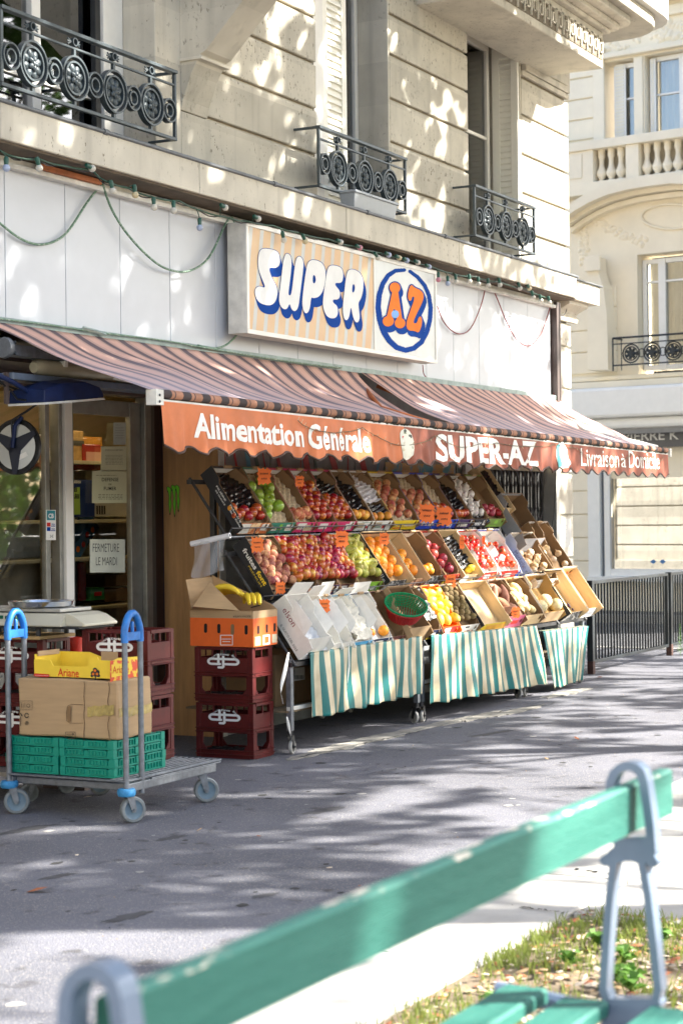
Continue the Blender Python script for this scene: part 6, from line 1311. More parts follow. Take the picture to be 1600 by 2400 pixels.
# row 1
P1 = [bx1(p) for p in (698, 752, 787, 817, 862, 908, 940, 991, 1024, 1066, 1112, 1139, 1178, 1218, 1262, 1311, 1354, 1387)]
fbox(P1[0], P1[1], 1, "white melon box, empty and torn, nearest on the lowest row", C_wht, C_wht, H_=.155, low=.8, lab_in=False, tabs=False, sidetext=[("elson", M("dark_red_script", (.22, .01, .03), .5), .07, .085, .13, .040, .0), ("IL GUSTO DEL SOLE", ink, .14, .018, .20, .015, .0)], content=lining(0, 1, M("white_card_inside", (.74, .74, .74), .7), .03, "folded_lid"))
fbox(P1[1], P1[2], 1, "white crushed box second in the lowest row", C_wht, C_wht, H_=.12, lab_in=False, tabs=False, prints=[(C_gry, .2, .3, .3, .6)])
fbox(P1[2], P1[3], 1, "narrow white box third in the lowest row, torn edges", C_wht, C_wht, H_=.11, lab_in=False, prints=[(C_blu, .1, .3, .2, .5)])
fbox(P1[3], P1[4], 1, "light blue printed box with a white curled lid in the lowest row", Mx("print_sky_blue", (.08, .36, .62)), C_wht, H_=.10, lab_in=False, prints=[(C_yel, .05, .2, .1, .5), (C_wht, .3, .9, .35, .6)], content=both(lining(.1, 1, M("curled_sheet", (.74, .70, .60), .6), .06, "curled_sheet")))
fbox(P1[4], P1[5], 1, "dark printed box with two clementines and white paper in the lowest row", C_nav, C_wht, H_=.10, lab_in=False, prints=[(C_wht, .15, .55, .2, .8), (C_yel, .6, .75, .2, .6)], content=heap("orange", 2, 1, .0, .3, .1, 1, .05, .0, "clementine in the dark printed box of the lowest row", "clementines in the lowest row", "clementine", sc_=.85))
fbox(P1[5], P1[6], 1, "narrow brown box beside the carton with the green basket", C_dbr, H_=.10, lab_in=False, prints=[(C_red, .2, .5, .2, .7)])
fbox(P1[6], P1[7], 1, "plain brown carton holding the green and red basket", card, H_=.14, low=.75, lab_in=False, tabs=False)
fbox(P1[7], P1[8], 1, "dark blue box with white and yellow print beside the basket", C_nav, H_=.11, lab_in=False, prints=[(C_yel, .1, .5, .1, .3), (C_wht, .3, .6, .5, .7), (C_lgr, .55, .8, .1, .35)], content=lining(.3, 1, C_zeb, .06, "printed_sheet"))
fbox(P1[8], P1[9], 1, "red box of yellow lemons in nets on the lowest row", C_red, oz, H_=.11, low=.7, lab_in=False, prints=[(C_wht, .15, .5, .2, .9), (C_yel, .6, .85, .2, .4)], content=both(heap("lemon", 3, 5, .0, .95, .0, 1, .085, .01, "yellow lemon in the red box", "lemons in the red box", "lemon", sc_=1.1)))
fbox(P1[9], P1[10], 1, "white box of small brown kiwis on the lowest row", C_wht, cardd, H_=.10, low=.7, prints=[(C_blk, .3, .5, .7, .85)], text=("ADELA", M("dark_red_script", (.22, .01, .03), .5), .12, .1, .7, .35), lab_in=False, content=heap("kiwi", 4, 7, .05, 1, .0, 1, .07, .01, "small brown kiwi in the white box of the lowest row", "kiwis in the lowest row", "kiwi"))
fbox(P1[10], P1[12], 1, "pale empty wooden box with yellow front beside the kiwis", wood, wood, woodbox=True, H_=.11, front=C_yel, prints=[(C_mus, .3, 1, .1, .8)], content=None, side=C_blk)
fbox(P1[12], P1[13], 1, "rose and dotted box of sweet potatoes on the lowest row", C_dot, H_=.11, low=.8, front=C_pnk2, lab_in=False, prints=[(C_red, .3, .7, .3, .6), (C_blk, .15, .2, .2, .5)], content=heap("sweet_potato", 2, 4, .0, .95, .0, .8, .06, .01, "brown sweet potato in the rose and dotted box", "sweet potatoes", "sweet potato", sc_=1.0))
fbox(P1[13], P1[14], 1, "brown box of pale potatoes on the lowest row", wood, cardd, H_=.11, low=.7, lab_in=False, content=heap("potato", 3, 6, .0, .95, .0, .75, .055, .01, "pale yellow potato in the brown box of the lowest row", "potatoes in the lowest row", "potato"))
fbox(P1[14], P1[15], 1, "deep honey brown box with two melons on the lowest row", C_wht, M("honey_card", (.46, .27, .08), .7), H_=.13, front=card, low=.6, lab_in=False, tabs=False, content=heap("melon", 2, 2, .0, .5, .1, .95, .065, .0, "small pale melon in the honey brown box", "melons in the lowest row", "melon"))
fbox(P1[15], P1[16], 1, "long wooden grape box with black lettered side, lowest on the right", C_blk, wood, woodbox=True, H_=.14, L_=.44, side=C_blk, front=C_zeb, dZ=-.02, sidetext=[("Muscatelle", inkw, .10, .06, .28, .05, -.01)], content=heap("grape_bunch", 1, 1, .0, .2, .1, .9, .04, .0))
fbox(P1[16], P1[17]+.02, 1, "last box of the lowest row, honey coloured with a white front", C_wht, wood, woodbox=True, H_=.14, L_=.44, front=C_wht, dZ=-.01, prints=[(C_gry, .1, .8, .3, .6)])
# white folded flaps standing up from the tomato boxes
def flap(px, py, w_, h, ang, label, Y=-.62):
    p = atY(px, py, Y); t = thing("white_flap_box", label, "box", p, None, (R(35), R(ang), 0)); g = MB(); g.bx(-w_/2, w_/2, -.01, .035, -h/2, h/2, C_wht); g.bx(-w_/2-.001, w_/2+.001, .0352, .037, -h/2, h/2, C_red); g.build("flap", t, bevel=.002)
flap(1103, 1312, .10, .12, 38, "white box flap sticking up over the tomatoes, left one"); flap(1150, 1300, .10, .12, 38, "white box flap sticking up over the tomatoes, right one"); flap(1127, 1332, .06, .17, -42, "white slanting box flap between the two tomato boxes"); flap(1172, 1322, .06, .17, -42, "white slanting box flap right of the tomato boxes")
# black film glints, price cards
def star(px, py, w_px, label, Y, h=1.15, tilt=0):
    p = atY(px, py, Y); wd = w_px*((p-CAM).dot(fwd)/4350)*1.05; t = thing("price_card", label, "price card", p, "orange star price cards", (0, 0, R(tilt-52))); g = MB(); q = random.Random(px); P = []
    n = 22
    for k in range(n):
        a = 2*math.pi*k/n; s_ = .5 if k % 2 == 0 else .40; cx_, cz_ = math.cos(a), math.sin(a); m_ = max(abs(cx_), abs(cz_)); P.append((wd*s_*cx_/m_*q.uniform(.95, 1.05), wd*h*s_*cz_/m_*q.uniform(.95, 1.05)))
    g.prism(P, lambda u, v: (u, 0, v), (0, .0015, 0), M("fluorescent_orange_card", (.95, .20, .03), .6, var=.05)); g.build("card", t)
    e = MB()
    for z_, n_, w2 in ((.14, 5, .55), (-.14, 3, .4)):
        pts = [(-wd*w2/2+wd*w2*k/(n_*4), -.002, wd*h*z_+wd*.07*math.sin(k*2.2+px)) for k in range(n_*4+1)]; e.tube(pts, wd*.014, ink, 4)
    e.build("handwriting", t)
for a in [(619, 1116, 33, "large orange star price card over the pink boxes of the top row", -.46), (702, 1128, 22, "orange star price card over the last pink box", -.46), (603, 1277, 30, "orange star price card over the first middle row box", -.68), (657, 1378, 24, "orange star price card at the foot of the dusky peaches", -.78), (801, 1263, 32, "orange star price card above the pears", -.66), (900, 1263, 24, "orange star price card above the oranges", -.66), (1000, 1203, 38, "orange star price card lying on the first blue box", -.52), (1040, 1210, 38, "orange star price card lying on the second blue box", -.52), (1082, 1272, 12, "narrow orange price card above the tomatoes", -.70), (1133, 1266, 8, "thin orange price card right of the tomatoes", -.6), (690, 1430, 20, "orange price card above the white melon box", -.86), (760, 1420, 26, "orange star price card in the white boxes of the lowest row", -.86), (1056, 1362, 26, "orange star card at the foot of the pomegranates", -.78), (1208, 1436, 22, "orange star card on the pale potatoes", -1.0)]:
    star(*a[:5], h=1.2 if a[2] > 14 else 2.6, tilt=rng.uniform(-8, 8))
# basket
bk = thing("basket", "oval green and red plastic basket lying tilted on the brown carton", "basket", atY(948, 1435, -.93)); gb_ = M("basket_green", (.0, .26, .09), .4); rb_ = M("basket_red", (.42, .02, .02), .4)
T = Matrix.Translation(atY(948, 1430, -.95)) @ (Vector((-.50, -.45, .74)).to_track_quat('Z', 'X').to_matrix().to_4x4()) @ Matrix.Rotation(R(75), 4, 'Z'); 
def basket(name, mat, z0, z1, r0, r1):
    g = MB(); n = 34
    for k in range(9): t = k/8; r = r0+(r1-r0)*t; z_ = z0+(z1-z0)*t; g.tube([T @ Vector((r*1.35*math.cos(a*2*math.pi/n), r*math.sin(a*2*math.pi/n), z_)) for a in range(n+1)], .0035 if k < 8 else .006, mat, 5, caps=False)
    for a in range(n): c_, s_ = math.cos(a*2*math.pi/n), math.sin(a*2*math.pi/n); g.tube([T @ Vector((r0*1.35*c_, r0*s_, z0)), T @ Vector((r1*1.35*c_, r1*s_, z1))], .0028, mat, 4)
    for k in range(-5, 6): u = k/6; w_ = math.sqrt(1-u*u); g.tube([T @ Vector((u*r0*1.35, -w_*r0, z0)), T @ Vector((u*r0*1.35, w_*r0, z0))], .0035, mat, 4)
    g.build(name, bk, smooth=40)
basket("outer_basket", rb_, -.075, .03, .075, .108); basket("inner_basket", gb_, -.035, .055, .078, .112)
# bag roll with hanging clear bag
rl = thing("bag_roll", "white roll of clear produce bags hanging at the left end of the stand", "bag roll", atY(490, 1265, -.72)); g = MB()
a_, b_ = atX(446, 1276, 10.12), atX(539, 1253, 10.12)
b_ = atY(539, 1255, -.86); a_ = atX(448, 1275, b_.x-.02); g.tube([a_, b_], .017, M("roll_white", (.66, .66, .68), .5), 18); g.tube([b_, b_+(b_-a_).normalized()*.002], .009, black, 12); g.build("roll", rl, smooth=40)
clear = bpy.data.materials.new("clear_film"); clear.use_nodes = True; _n = clear.node_tree; _t = _n.nodes.new("ShaderNodeBsdfTransparent"); _x = _n.nodes.new("ShaderNodeMixShader"); _x.inputs[0].default_value = .30
_n.nodes["Principled BSDF"].inputs["Roughness"].default_value = .3; _n.nodes["Principled BSDF"].inputs["Base Color"].default_value = (.6, .62, .65, 1)
_n.links.new(_t.outputs[0], _x.inputs[1]); _n.links.new(_n.nodes["Principled BSDF"].outputs[0], _x.inputs[2]); _n.links.new(_x.outputs[0], _n.nodes["Material Output"].inputs[0])
g = MB(); g.sheet(20, 24, lambda u, v: a_.lerp(b_, .12+.76*u-(.06*v if u < .5 else -.0))+Vector((-.02+.012*math.sin(u*14+v*5), 0, -.01-.20*v+.01*math.sin(v*9+u*6))), clear); g.build("clear_bag", rl, smooth=True)
# ================================================================ CLOTHS
clothm = stripes("striped_oilcloth", [(.0, .46, (.0, .15, .15))], .130, (.62, .55, .38), .42, dirt=((.40, .33, .22), .75), bump=.25, coat=.15, trans=.05)
hemm = M("cloth_hem", (.66, .62, .50), .6)
def cloth(nm, TL, TR, BL, BR, label, seed, group="striped cloths hung on the stands"):
    q = random.Random(seed); ph = [q.uniform(0, 6) for _ in range(8)]; W = TR[0]-TL[0]
    t = thing("table_cloth", label, "cloth", ((TL[0]+TR[0])/2, -.97, TL[1]-.4), group)
    def F(u, v):
        x = (TL[0]+(TR[0]-TL[0])*u)*(1-v)+(BL[0]+(BR[0]-BL[0])*u)*v; z = (TL[1]+(TR[1]-TL[1])*u)*(1-v)+(BL[1]+(BR[1]-BL[1])*u)*v
        a = u*W*2*math.pi; k = v**.8
        y = -.965-k*(.014*math.sin(a/.42+ph[0]+1.5*v)+.010*math.sin(a/.24+ph[1]-1.2*v)+.004*math.sin(a/.13+ph[2]))-.015*v
        x += k*(.012*math.sin(a/.5+ph[3]+2.5*v)+.006*math.sin(a/.3+ph[4]+6*v))
        if v > .999: z -= .006*math.sin(a/.25+ph[5])
        return (x, y, z)
    g = MB(); g.sheet(170, 40, F, clothm, lambda u, v: (u*W+.008*math.sin(v*4+u*20), v)); g.build("drape", t, smooth=True, thick=.0015)
    g = MB(); g.sheet(100, 1, lambda u, v: (TL[0]+(TR[0]-TL[0])*u, -.968, TL[1]+(TR[1]-TL[1])*u+.002) if v < .5 else (TL[0]+(TR[0]-TL[0])*u, -.90, TL[1]+(TR[1]-TL[1])*u+.004), clothm, lambda u, v: (u*W, v)); g.build("top_edge", t, thick=.0015); return t
cloth(1, (10.30, .628), (11.96, .63), (10.31, .217), (11.92, .225), "teal and cream striped oilcloth, left of the three, over the stand's wheels", 11)
cloth(2, (12.12, .625), (14.15, .575), (12.08, .137), (14.36, .085), "teal and cream striped oilcloth, the widest and middle of the three", 12)
cloth(3, (14.30, .52), (15.38, .50), (14.50, .03), (15.17, .045), "teal and cream striped oilcloth, shortest of the three, by the black fence", 13)
t = thing("hanging_strap", "white strap hanging beside the left stand leg", "strap", (10.1, -.93, .3)); g = MB()
def ribbon(pts, w_, mat, name, par):
    g = MB(); n = len(pts)-1
    g.sheet(n*4, 1, lambda u, v: (lambda k: Vector(pts[int(k)]).lerp(Vector(pts[min(int(k)+1, n)]), k-int(k)))(min(u*n, n-1e-6))+Vector((w_*(v-.5)*.6, -w_*(v-.5)*.6*math.sin(u*5), 0)), mat); return g.build(name, par, smooth=True, thick=.001)
ribbon([atY(x, y, -.96) for x, y in ((676, 1530), (668, 1570), (660, 1605), (658, 1625), (663, 1650))], .03, paperw, "strap", t); ribbon([atY(x, y, -.955) for x, y in ((672, 1680), (678, 1710), (684, 1735))], .022, paperw, "strap_end", t)
t = thing("hanging_strap", "thin white strap over the left striped cloth", "strap", (10.8, -.99, .4)); ribbon([atY(x, y, -1.0) for x, y in ((817, 1510), (818, 1560), (814, 1600), (813, 1615))], .014, paperw, "strap", t)
t = thing("carton", "brown carton with a barcode label on the stand's lower shelf", "box", (10.6, -.55, .3)); g = MB(); a = atY(646, 1640, -.72); b = atY(722, 1525, -.72); g.bx(a.x, b.x+.15, -.72, -.35, .2765, b.z, cardd); g.build("body", t, bevel=.004)
g = MB(); q_ = lambda x, y, o=-.7225: atY(x, y, o); g.add([q_(689, 1597), q_(714, 1593), q_(714, 1563), q_(690, 1566)], [(0, 1, 2, 3)], paperw); e_ = -.7235
for k in range(7): x = 691+k*3.2; g.add([q_(x, 1592, e_), q_(x+1.6, 1592, e_), q_(x+1.6, 1583, e_), q_(x, 1583, e_)], [(0, 1, 2, 3)], ink)
g.build("label", t)
# orange banana box on the crate stack
bb = thing("banana_box", "orange and brown banana box with its flaps open, on top of the maroon crates", "box", (9.97, -.6, .695)); bo = M("banana_orange", (.72, .12, .015), .55, var=.08)
QX0, QX1, QY0, QY1, QZ0, QZ1 = 9.825, 10.125, -.83, -.375, .694, .915
g = MB(); g.bx(QX0, QX0+.005, QY0, QY1, QZ0, QZ1-.045, bo); g.bx(QX0, QX0+.005, QY0, QY1, QZ1-.0449, QZ1, card); g.bx(QX0+.0051, QX1-.0051, QY0, QY0+.005, QZ0, QZ1-.045, bo); g.bx(QX0+.0051, QX1-.0051, QY0, QY0+.005, QZ1-.0449, QZ1, card)
g.bx(QX1-.005, QX1, QY0, QY1, QZ0, QZ1, card); g.bx(QX0+.0051, QX1-.0051, QY1-.005, QY1, QZ0, QZ1, card); g.bx(QX0+.0052, QX1-.0052, QY0+.0052, QY1-.0052, QZ0, QZ0+.005, cardd); g.build("body", bb)
g = MB(); bk_ = M("hole_dark", (.006, .005, .005), .9)
BL = lambda px, py, o=.0012: (lambda p: Vector((QX0-o, p.y, p.z)))(atX(px, py, QX0)); BR_ = lambda px, py, o=.0012: (lambda p: Vector((p.x, QY0-o, p.z)))(atY(px, py, QY0))
for x, y in ((482, 1473), (513, 1474), (577, 1477)): sdf_flat(g, strokes([([(x, y-8), (x, y+7)], 3.6)]), (x-6, x+6, y-14, y+14), .8, BL, bk_)
sdf_flat(g, strokes([([(545, 1467), (545, 1484)], 4.0)]), (538, 552, 1455, 1492), .8, BL, cardd)
for x, y in ((605, 1477), (625, 1474), (643, 1471)): sdf_flat(g, strokes([([(x, y-8), (x, y+7)], 2.5)]), (x-6, x+6, y-14, y+14), .8, BR_, bk_)
g.build("vent_hole", bb)
g = MB(); ban = M("banana_skin", (.80, .58, .04), .45, var=.12, sc=20)
for pts_, r_, mt in (([(517, 1489), (545, 1489), (545, 1512), (517, 1512), (517, 1489)], .9, inkw), ([(520, 1498), (541, 1498)], .8, inkw), ([(522, 1504), (539, 1504)], .8, inkw)): sdf_flat(g, strokes([(pts_, r_)]), (512, 550, 1484, 1517), .8, lambda u, v: BL(u, v, .0015), mt)
sdf_flat(g, poly_sd([(616, 1489), (632, 1487), (632, 1510), (616, 1512)]), (612, 636, 1484, 1515), 1, lambda u, v: BR_(u, v, .0015), inkw); sdf_flat(g, poly_sd([(619, 1493), (629, 1491.5), (629, 1506), (619, 1508)]), (612, 636, 1484, 1515), 1, lambda u, v: BR_(u, v, .002), bo)
for P in ([(597, 1493), (610, 1492), (610, 1512), (597, 1514)], [(637, 1487), (648, 1486), (648, 1506), (637, 1507)]): sdf_flat(g, poly_sd(P), (594, 650, 1484, 1516), 1, lambda u, v: BR_(u, v, .0015), M("label_beige", (.62, .55, .38), .6))
txt(g, "SELECTION PLANTEUR", lambda u, v: BL(588-u, 1443+v-u*.0), 42, 4, ink, .01)
g.build("print", bb)
g = MB()
def quadflap(A, B, C, D, th=.004):
    g = MB()
    A, B, C, D = [Vector(p) for p in (A, B, C, D)]; n_ = (B-A).cross(C-A).normalized()*th; g.add([A, B, C, D, A+n_, B+n_, C+n_, D+n_], [(0, 1, 2, 3), (7, 6, 5, 4), (0, 4, 5, 1), (1, 5, 6, 2), (2, 6, 7, 3), (3, 7, 4, 0)], card); g.build("flap", bb)
# near-left flap bent outwards, rear flaps upright
quadflap((QX0, QY0+.10, QZ1), (QX0, QY1, QZ1), tuple(atX(452, 1423, QX0-.10)), tuple(atX(492, 1365, QX0+.02)))
quadflap((QX0+.01, QY1-.004, QZ1), (QX1, QY1-.004, QZ1), (QX1, QY1+.02, QZ1+.20), (QX0+.03, QY1+.05, QZ1+.19))
quadflap((QX1-.002, QY1, QZ1), (QX1-.002, QY0, QZ1), (QX1+.0, QY0+.04, QZ1+.03), (QX1+.0, QY1+.02, QZ1+.21))
def banana(cx_, cy_, cz_, rz, n_, tilt):
    t = thing("bananas", "bunch of yellow bananas in the orange banana box" if n_ > 3 else "small bunch of bananas low at the front of the banana box", "bananas", (cx_, cy_, cz_), None, (R(tilt), 0, R(rz))); 
    for k in range(n_):
        g = MB(); pts = []; rr = []
        for i in range(9):
            s_ = i/8; a = -.9+1.8*s_; pts.append((.13*math.sin(a), (k-n_/2)*.033, .13*math.cos(a)-.09)); rr.append(.020*(math.sin(math.pi*(s_*.86+.07))**.45))
        g.tube(pts, rr, ban, 8); g.build("banana", t, smooth=50)
banana(9.98, -.55, 1.01, 100, 5, 15); banana(9.97, -.72, .965, 40, 3, 0)
# ================================================================ STRING LIGHTS AND CABLES
sl_ = thing("string_lights", "green string of round bulbs along the ledge over the fascia and the sign", "string lights", (12, -.36, 3.5))
cg = M("green_cable", (.015, .06, .035), .5, var=.2); crd = M("red_cable", (.20, .012, .015), .45); sock = M("green_socket", (.01, .075, .05), .4)
blk_ = [M("bulb_white", (.52, .50, .43), .3, var=.05, coat=.3), M("bulb_cream", (.52, .44, .26), .3, coat=.3), M("bulb_blue_white", (.34, .40, .54), .3, coat=.3), M("bulb_pink", (.50, .20, .26), .3, coat=.3)]
BUL = [(15, 393, 2, 0), (92, 393, 0, 20), (216, 394, 0, 80), (264, 446, 0, 20), (317, 456, 1, 10), (361, 485, 0, 5), (407, 493, 0, 0), (468, 533, 2, 0), (528, 486, 0, 80), (605, 512, 0, 80), (665, 562, 0, 20), (715, 565, 1, 40), (798, 567, 0, 80), (843, 580, 3, 80), (885, 603, 0, 60), (911, 597, 2, 80), (935, 604, 1, 80), (953, 610, 2, 80), (979, 615, 0, 80), (1005, 625, 2, 80), (1027, 655, 3, 0), (1049, 664, 2, 0), (1068, 660, 0, 5), (1100, 659, 0, 10), (1121, 665, 0, 10), (1144, 668, 0, 10), (1171, 667, 0, 20), (1218, 675, 0, 40), (1240, 675, 1, 60), (1249, 696, 0, 30), (1267, 704, 0, 30), (1287, 708, 0, 30)]
g = MB(); cab = [(0, 352), (40, 368), (92, 372), (150, 388), (216, 396), (240, 420), (300, 440), (361, 462), (420, 470), (470, 492), (528, 508), (580, 518), (640, 528), (700, 545), (770, 560), (830, 577), (890, 592), (950, 606), (1010, 624), (1060, 640), (1110, 648), (1170, 660), (1230, 676), (1290, 700)]
pts = []
for i in range(len(cab)-1):
    for k in range(5):
        t = k/5; pts.append(atY(cab[i][0]+(cab[i+1][0]-cab[i][0])*t, cab[i][1]+(cab[i+1][1]-cab[i][1])*t+2.5*math.sin(t*math.pi), -.315+.012*math.sin(i*2.1+t*6)))
g.tube(pts, .006, cg, 6); g.tube([p+Vector((0, .015, .012*math.sin(i*.9))) for i, p in enumerate(pts)], .004, black, 5); g.build("cable", sl_, smooth=True)
for px, py, k, an in BUL:
    Yb = -.345; c = atY(px, py, Yb); d = Vector((-math.sin(R(an)), .0, math.cos(R(an)))) ; r = .0215
    s_ = MB(); s_.tube([c+d*.016, c+d*.05, c+d*.062], [.012, .0145, .010], sock, 10); p0 = min(pts, key=lambda q: (q-c).length); s_.tube([c+d*.058, (c+d*.07+p0)/2, p0], .0035, cg, 5); so_ = s_.build("socket", sl_, smooth=40)
    b = MB(); b.lathe([(r*math.sin(math.pi*i/10), -r*math.cos(math.pi*i/10)) for i in range(11)], blk_[k], 16, Matrix.Translation(c)); b.build("bulb", so_, smooth=True)
def cable(name, label, pxs, Y, r, mat, cat="cable"):
    P = [atY(x, y, Y) for x, y in pxs]; out = []
    for i in range(len(P)-1):   # Catmull-Rom
        a, b, c, d = P[max(i-1, 0)], P[i], P[i+1], P[min(i+2, len(P)-1)]
        for k in range(8):
            t = k/8; out.append(.5*((2*b)+(c-a)*t+(2*a-5*b+4*c-d)*t*t+(3*b-a-3*c+d)*t**3))
    out.append(P[-1]); m = MB(); m.tube(out, r, mat, 7); o = m.build(name, None, smooth=True); tag(o, label, cat); return o
hose = M("green_light_hose", (.10, .20, .13), .4, sc=60, col2=(.30, .38, .30), lo=.5, hi=.6)
cable("light_hose", "green rope light drooping across the white panels at the left edge", [(-60, 470), (0, 523), (52, 561), (102, 572), (153, 548), (204, 474), (238, 430)], -.125, .0075, hose)
cable("light_hose", "green rope light drooping between the rusty strip and the sign, then down past the awning", [(240, 430), (262, 490), (300, 550), (355, 607), (398, 632), (444, 634), (490, 602), (532, 518), (548, 520), (556, 600), (558, 760), (540, 800), (505, 816), (464, 809)], -.155, .0075, hose)
cable("light_hose", "green rope light lying along the top edge of the awning", [(-40, 742), (0, 747), (120, 762), (240, 780), (380, 797), (464, 812), (600, 835), (700, 850), (800, 862)], -.165, .006, hose)
cable("red_cable", "dark red cable drooping from the sign to the middle of the right panels", [(1024, 716), (1040, 755), (1070, 781), (1100, 772), (1125, 720), (1138, 670)], -.12, .0055, crd)
cable("red_cable", "dark red cable drooping across the rightmost white panels", [(1146, 658), (1165, 700), (1185, 750), (1210, 795), (1240, 810), (1268, 780), (1290, 715)], -.12, .0055, crd)
cable("red_cable", "red cable running below the sign along the top of the right awning", [(990, 855), (1000, 885), (1060, 895), (1120, 905), (1200, 918), (1280, 928)], -.13, .0045, crd)
cable("red_cable", "red cable hanging beside the stone pier at the right end of the fascia", [(1305, 712), (1308, 780), (1308, 870), (1296, 928)], -.12, .0055, crd)
cable("black_cable", "short black cable loop under the ledge at the corner pier", [(1300, 735), (1320, 738), (1328, 720), (1318, 700)], -.08, .004, black)
cable("black_cable", "black cable hanging down beside the folding grille", [(1303, 1105), (1298, 1200), (1290, 1260), (1288, 1320), (1280, 1360)], -.06, .005, black)
t = thing("metal_strip", "bent verdigris strip of metal on the fascia above the awning", "metal strip", atY(230, 778, -.17)); g = MB(); vg = MATS["verdigris_metal"]
g.tube([atY(195, 768, -.17), atY(228, 777, -.17), atY(248, 785, -.17)], .011, vg, 4); g.build("strip", t)
nt_ = thing("pier_plaque", "small weathered printed plaque on the corner pier right of the grille", "plaque", atY(1322, 1245, -.006)); g = MB()
F = lambda u, v: atY(1309+u*24, 1280-v*60, -.004); lines(g, F, .0, .8, .15, .8, 5, M("faded_ink", (.25, .25, .28), .8), 9); g.build("lettering", nt_)
g = MB(); a = atY(1306, 1284, -.0035); b = atY(1338, 1215, -.0035); g.bx(a.x, b.x, -.0032, -.0022, a.z, b.z, M("plaque_white", (.55, .55, .52), .7, var=.1)); g.build("plate", nt_)
# ================================================================ FOLDING GRILLE
gl_ = thing("folding_grille", "closed black folding lattice gate right of the fruit stand", "gate", (16.2, .1, 0)); g = MB(); x0, x1 = 15.17, 17.0; n = 19; gm = M("grille_metal", (.10, .10, .10), .38, metal=.5, var=.35, sc=10)
for i in range(n+1): x = x0+(x1-x0)*i/n; g.bx(x-.012, x+.012, .09-.01*(i % 2), .11, .02, 2.45, gm)
g.build("upright", gl_, bevel=.002); g = MB()
for i in range(n-1):
    for z in (.25, .75, 1.25, 1.75):
        xa = x0+(x1-x0)*i/n; xb = x0+(x1-x0)*(i+2)/n
        for a, b in ((z, z+.30), (z+.30, z)): g.tube([(xa, .082, a), (xb, .082, b)], .006, gm, 4)
g.build("lattice_bar", gl_)
g = MB(); g.bx(15.17, 17.0, .5, .52, 0, 2.5, M("dim_window", (.035, .04, .045), .3)); g.build("inner_door", gl_)
# ================================================================ FENCE
fm = M("fence_paint", (.012, .018, .022), .38, var=.25, sc=20); rust = M("rusty_post_foot", (.06, .025, .018), .7, var=.3)
for i, (x0, x1, lb) in enumerate(((16.27, 18.58, "black railing panel of close vertical bars nearest the fruit stand"), (18.63, 20.9, "black railing panel of vertical bars cut by the right edge"))):
    f_ = thing("fence_panel", lb, "fence", ((x0+x1)/2, -.66, 0), "black street railing panels"); y = -.66
    g = MB(); g.bx(x0-.03, x0+.03, y-.03, y+.03, .12, .865, fm); g.bx(x0-.0295, x0+.0295, y-.0295, y+.0295, 0, .1199, rust); g.build("post", f_, bevel=.004)
    if i == 1: g = MB(); g.bx(x1-.03, x1+.03, y-.03, y+.03, 0, .86, fm); g.build("post", f_, bevel=.004)
    g = MB(); g.bx(x0+.031, x1-.031, y-.02, y+.02, .83, .858, fm); g.bx(x0+.031, x1-.031, y-.02, y+.02, .095, .125, fm); g.bx(x0+.0312, x0+.06, y-.02, y+.02, .1255, .8295, fm); g.bx(x1-.06, x1-.0312, y-.02, y+.02, .1255, .8295, fm); g.build("rail", f_, bevel=.003)
    g = MB(); n = 26
    for k in range(1, n): x = x0+.05+(x1-x0-.1)*k/n; g.bx(x-.008, x+.008, y-.008, y+.008, .1255, .8295, fm)
    g.build("bar", f_)
wd_ = thing("weed", "thin green weed growing at the foot of the second fence post", "weed", (18.6, -.75, 0)); g = MB(); lf = M("weed_green", (.10, .22, .03), .6, trans=.3)
for k in range(46):
    z = .02+.3*k/46; a = k*2.4; l_ = .05*(1-k/60); g.add([(18.6, -.78, z), (18.6+l_*.5*math.cos(a)-.008, -.78+l_*.5*math.sin(a), z+.02), (18.6+l_*math.cos(a), -.78+l_*math.sin(a), z+.03), (18.6+l_*.5*math.cos(a)+.008, -.78+l_*.5*math.sin(a), z+.016)], [(0, 1, 2, 3)], lf)
g.tube([(18.6, -.78, 0), (18.6, -.78, .33)], .002, lf, 4); g.build("foliage", wd_)
# ================================================================ BENCH
bn = thing("bench", "old green slatted street bench with pale blue-grey cast iron ends, blurred in front", "bench", (2.6, -5.3, 0))
bg_ = M("bench_green", (.020, .115, .09), .55, sc=5, col2=(.036, .155, .122), lo=.35, hi=.7, bump=.6, bs=30, spec=.3, stretch=(.8, 9, 9)); worn = M("worn_paint_edge", (.035, .17, .13), .6, sc=9, col2=(.60, .55, .45), lo=.54, hi=.60, stretch=(1, 2.5, 2.5)); ci = M("bench_iron", (.145, .195, .27), .38, metal=.15, var=.12, sc=9, coat=.3)
Zc = lambda x, y: (1000+x/2.613, 1750+y/2.613)
def arm_sd(u, v):
    # photo-crop coordinates of the far end frame
    body = strokes([([(1150, 560), (1136, 300), (1140, 215), (1160, 160), (1200, 125), (1245, 113), (1290, 122), (1325, 155), (1342, 210), (1360, 330), (1380, 480), (1392, 640)], 27),
        ([(1115, 690), (1165, 640), (1250, 625), (1330, 645), (1395, 690)], 30), ([(1112, 688), (1114, 690)], 36), ([(1398, 700), (1400, 702)], 34),
        ([(1160, 700), (1135, 900), (1112, 1200), (1095, 1480), (1120, 1555), (1160, 1580)], 24), ([(1330, 700), (1365, 900), (1400, 1200), (1430, 1480), (1412, 1550), (1370, 1580)], 24),
        ([(1120, 1575), (1410, 1575)], 40), ([(1200, 1640), (1340, 1640)], 74), ([(1130, 1720), (1400, 1720)], 60)])
    d = body(u, v); d = np.minimum(d, poly_sd([(1180, 560), (1360, 560), (1375, 690), (1300, 700), (1270, 690), (1225, 690), (1195, 700), (1140, 690)])(u, v)-6)
    return d
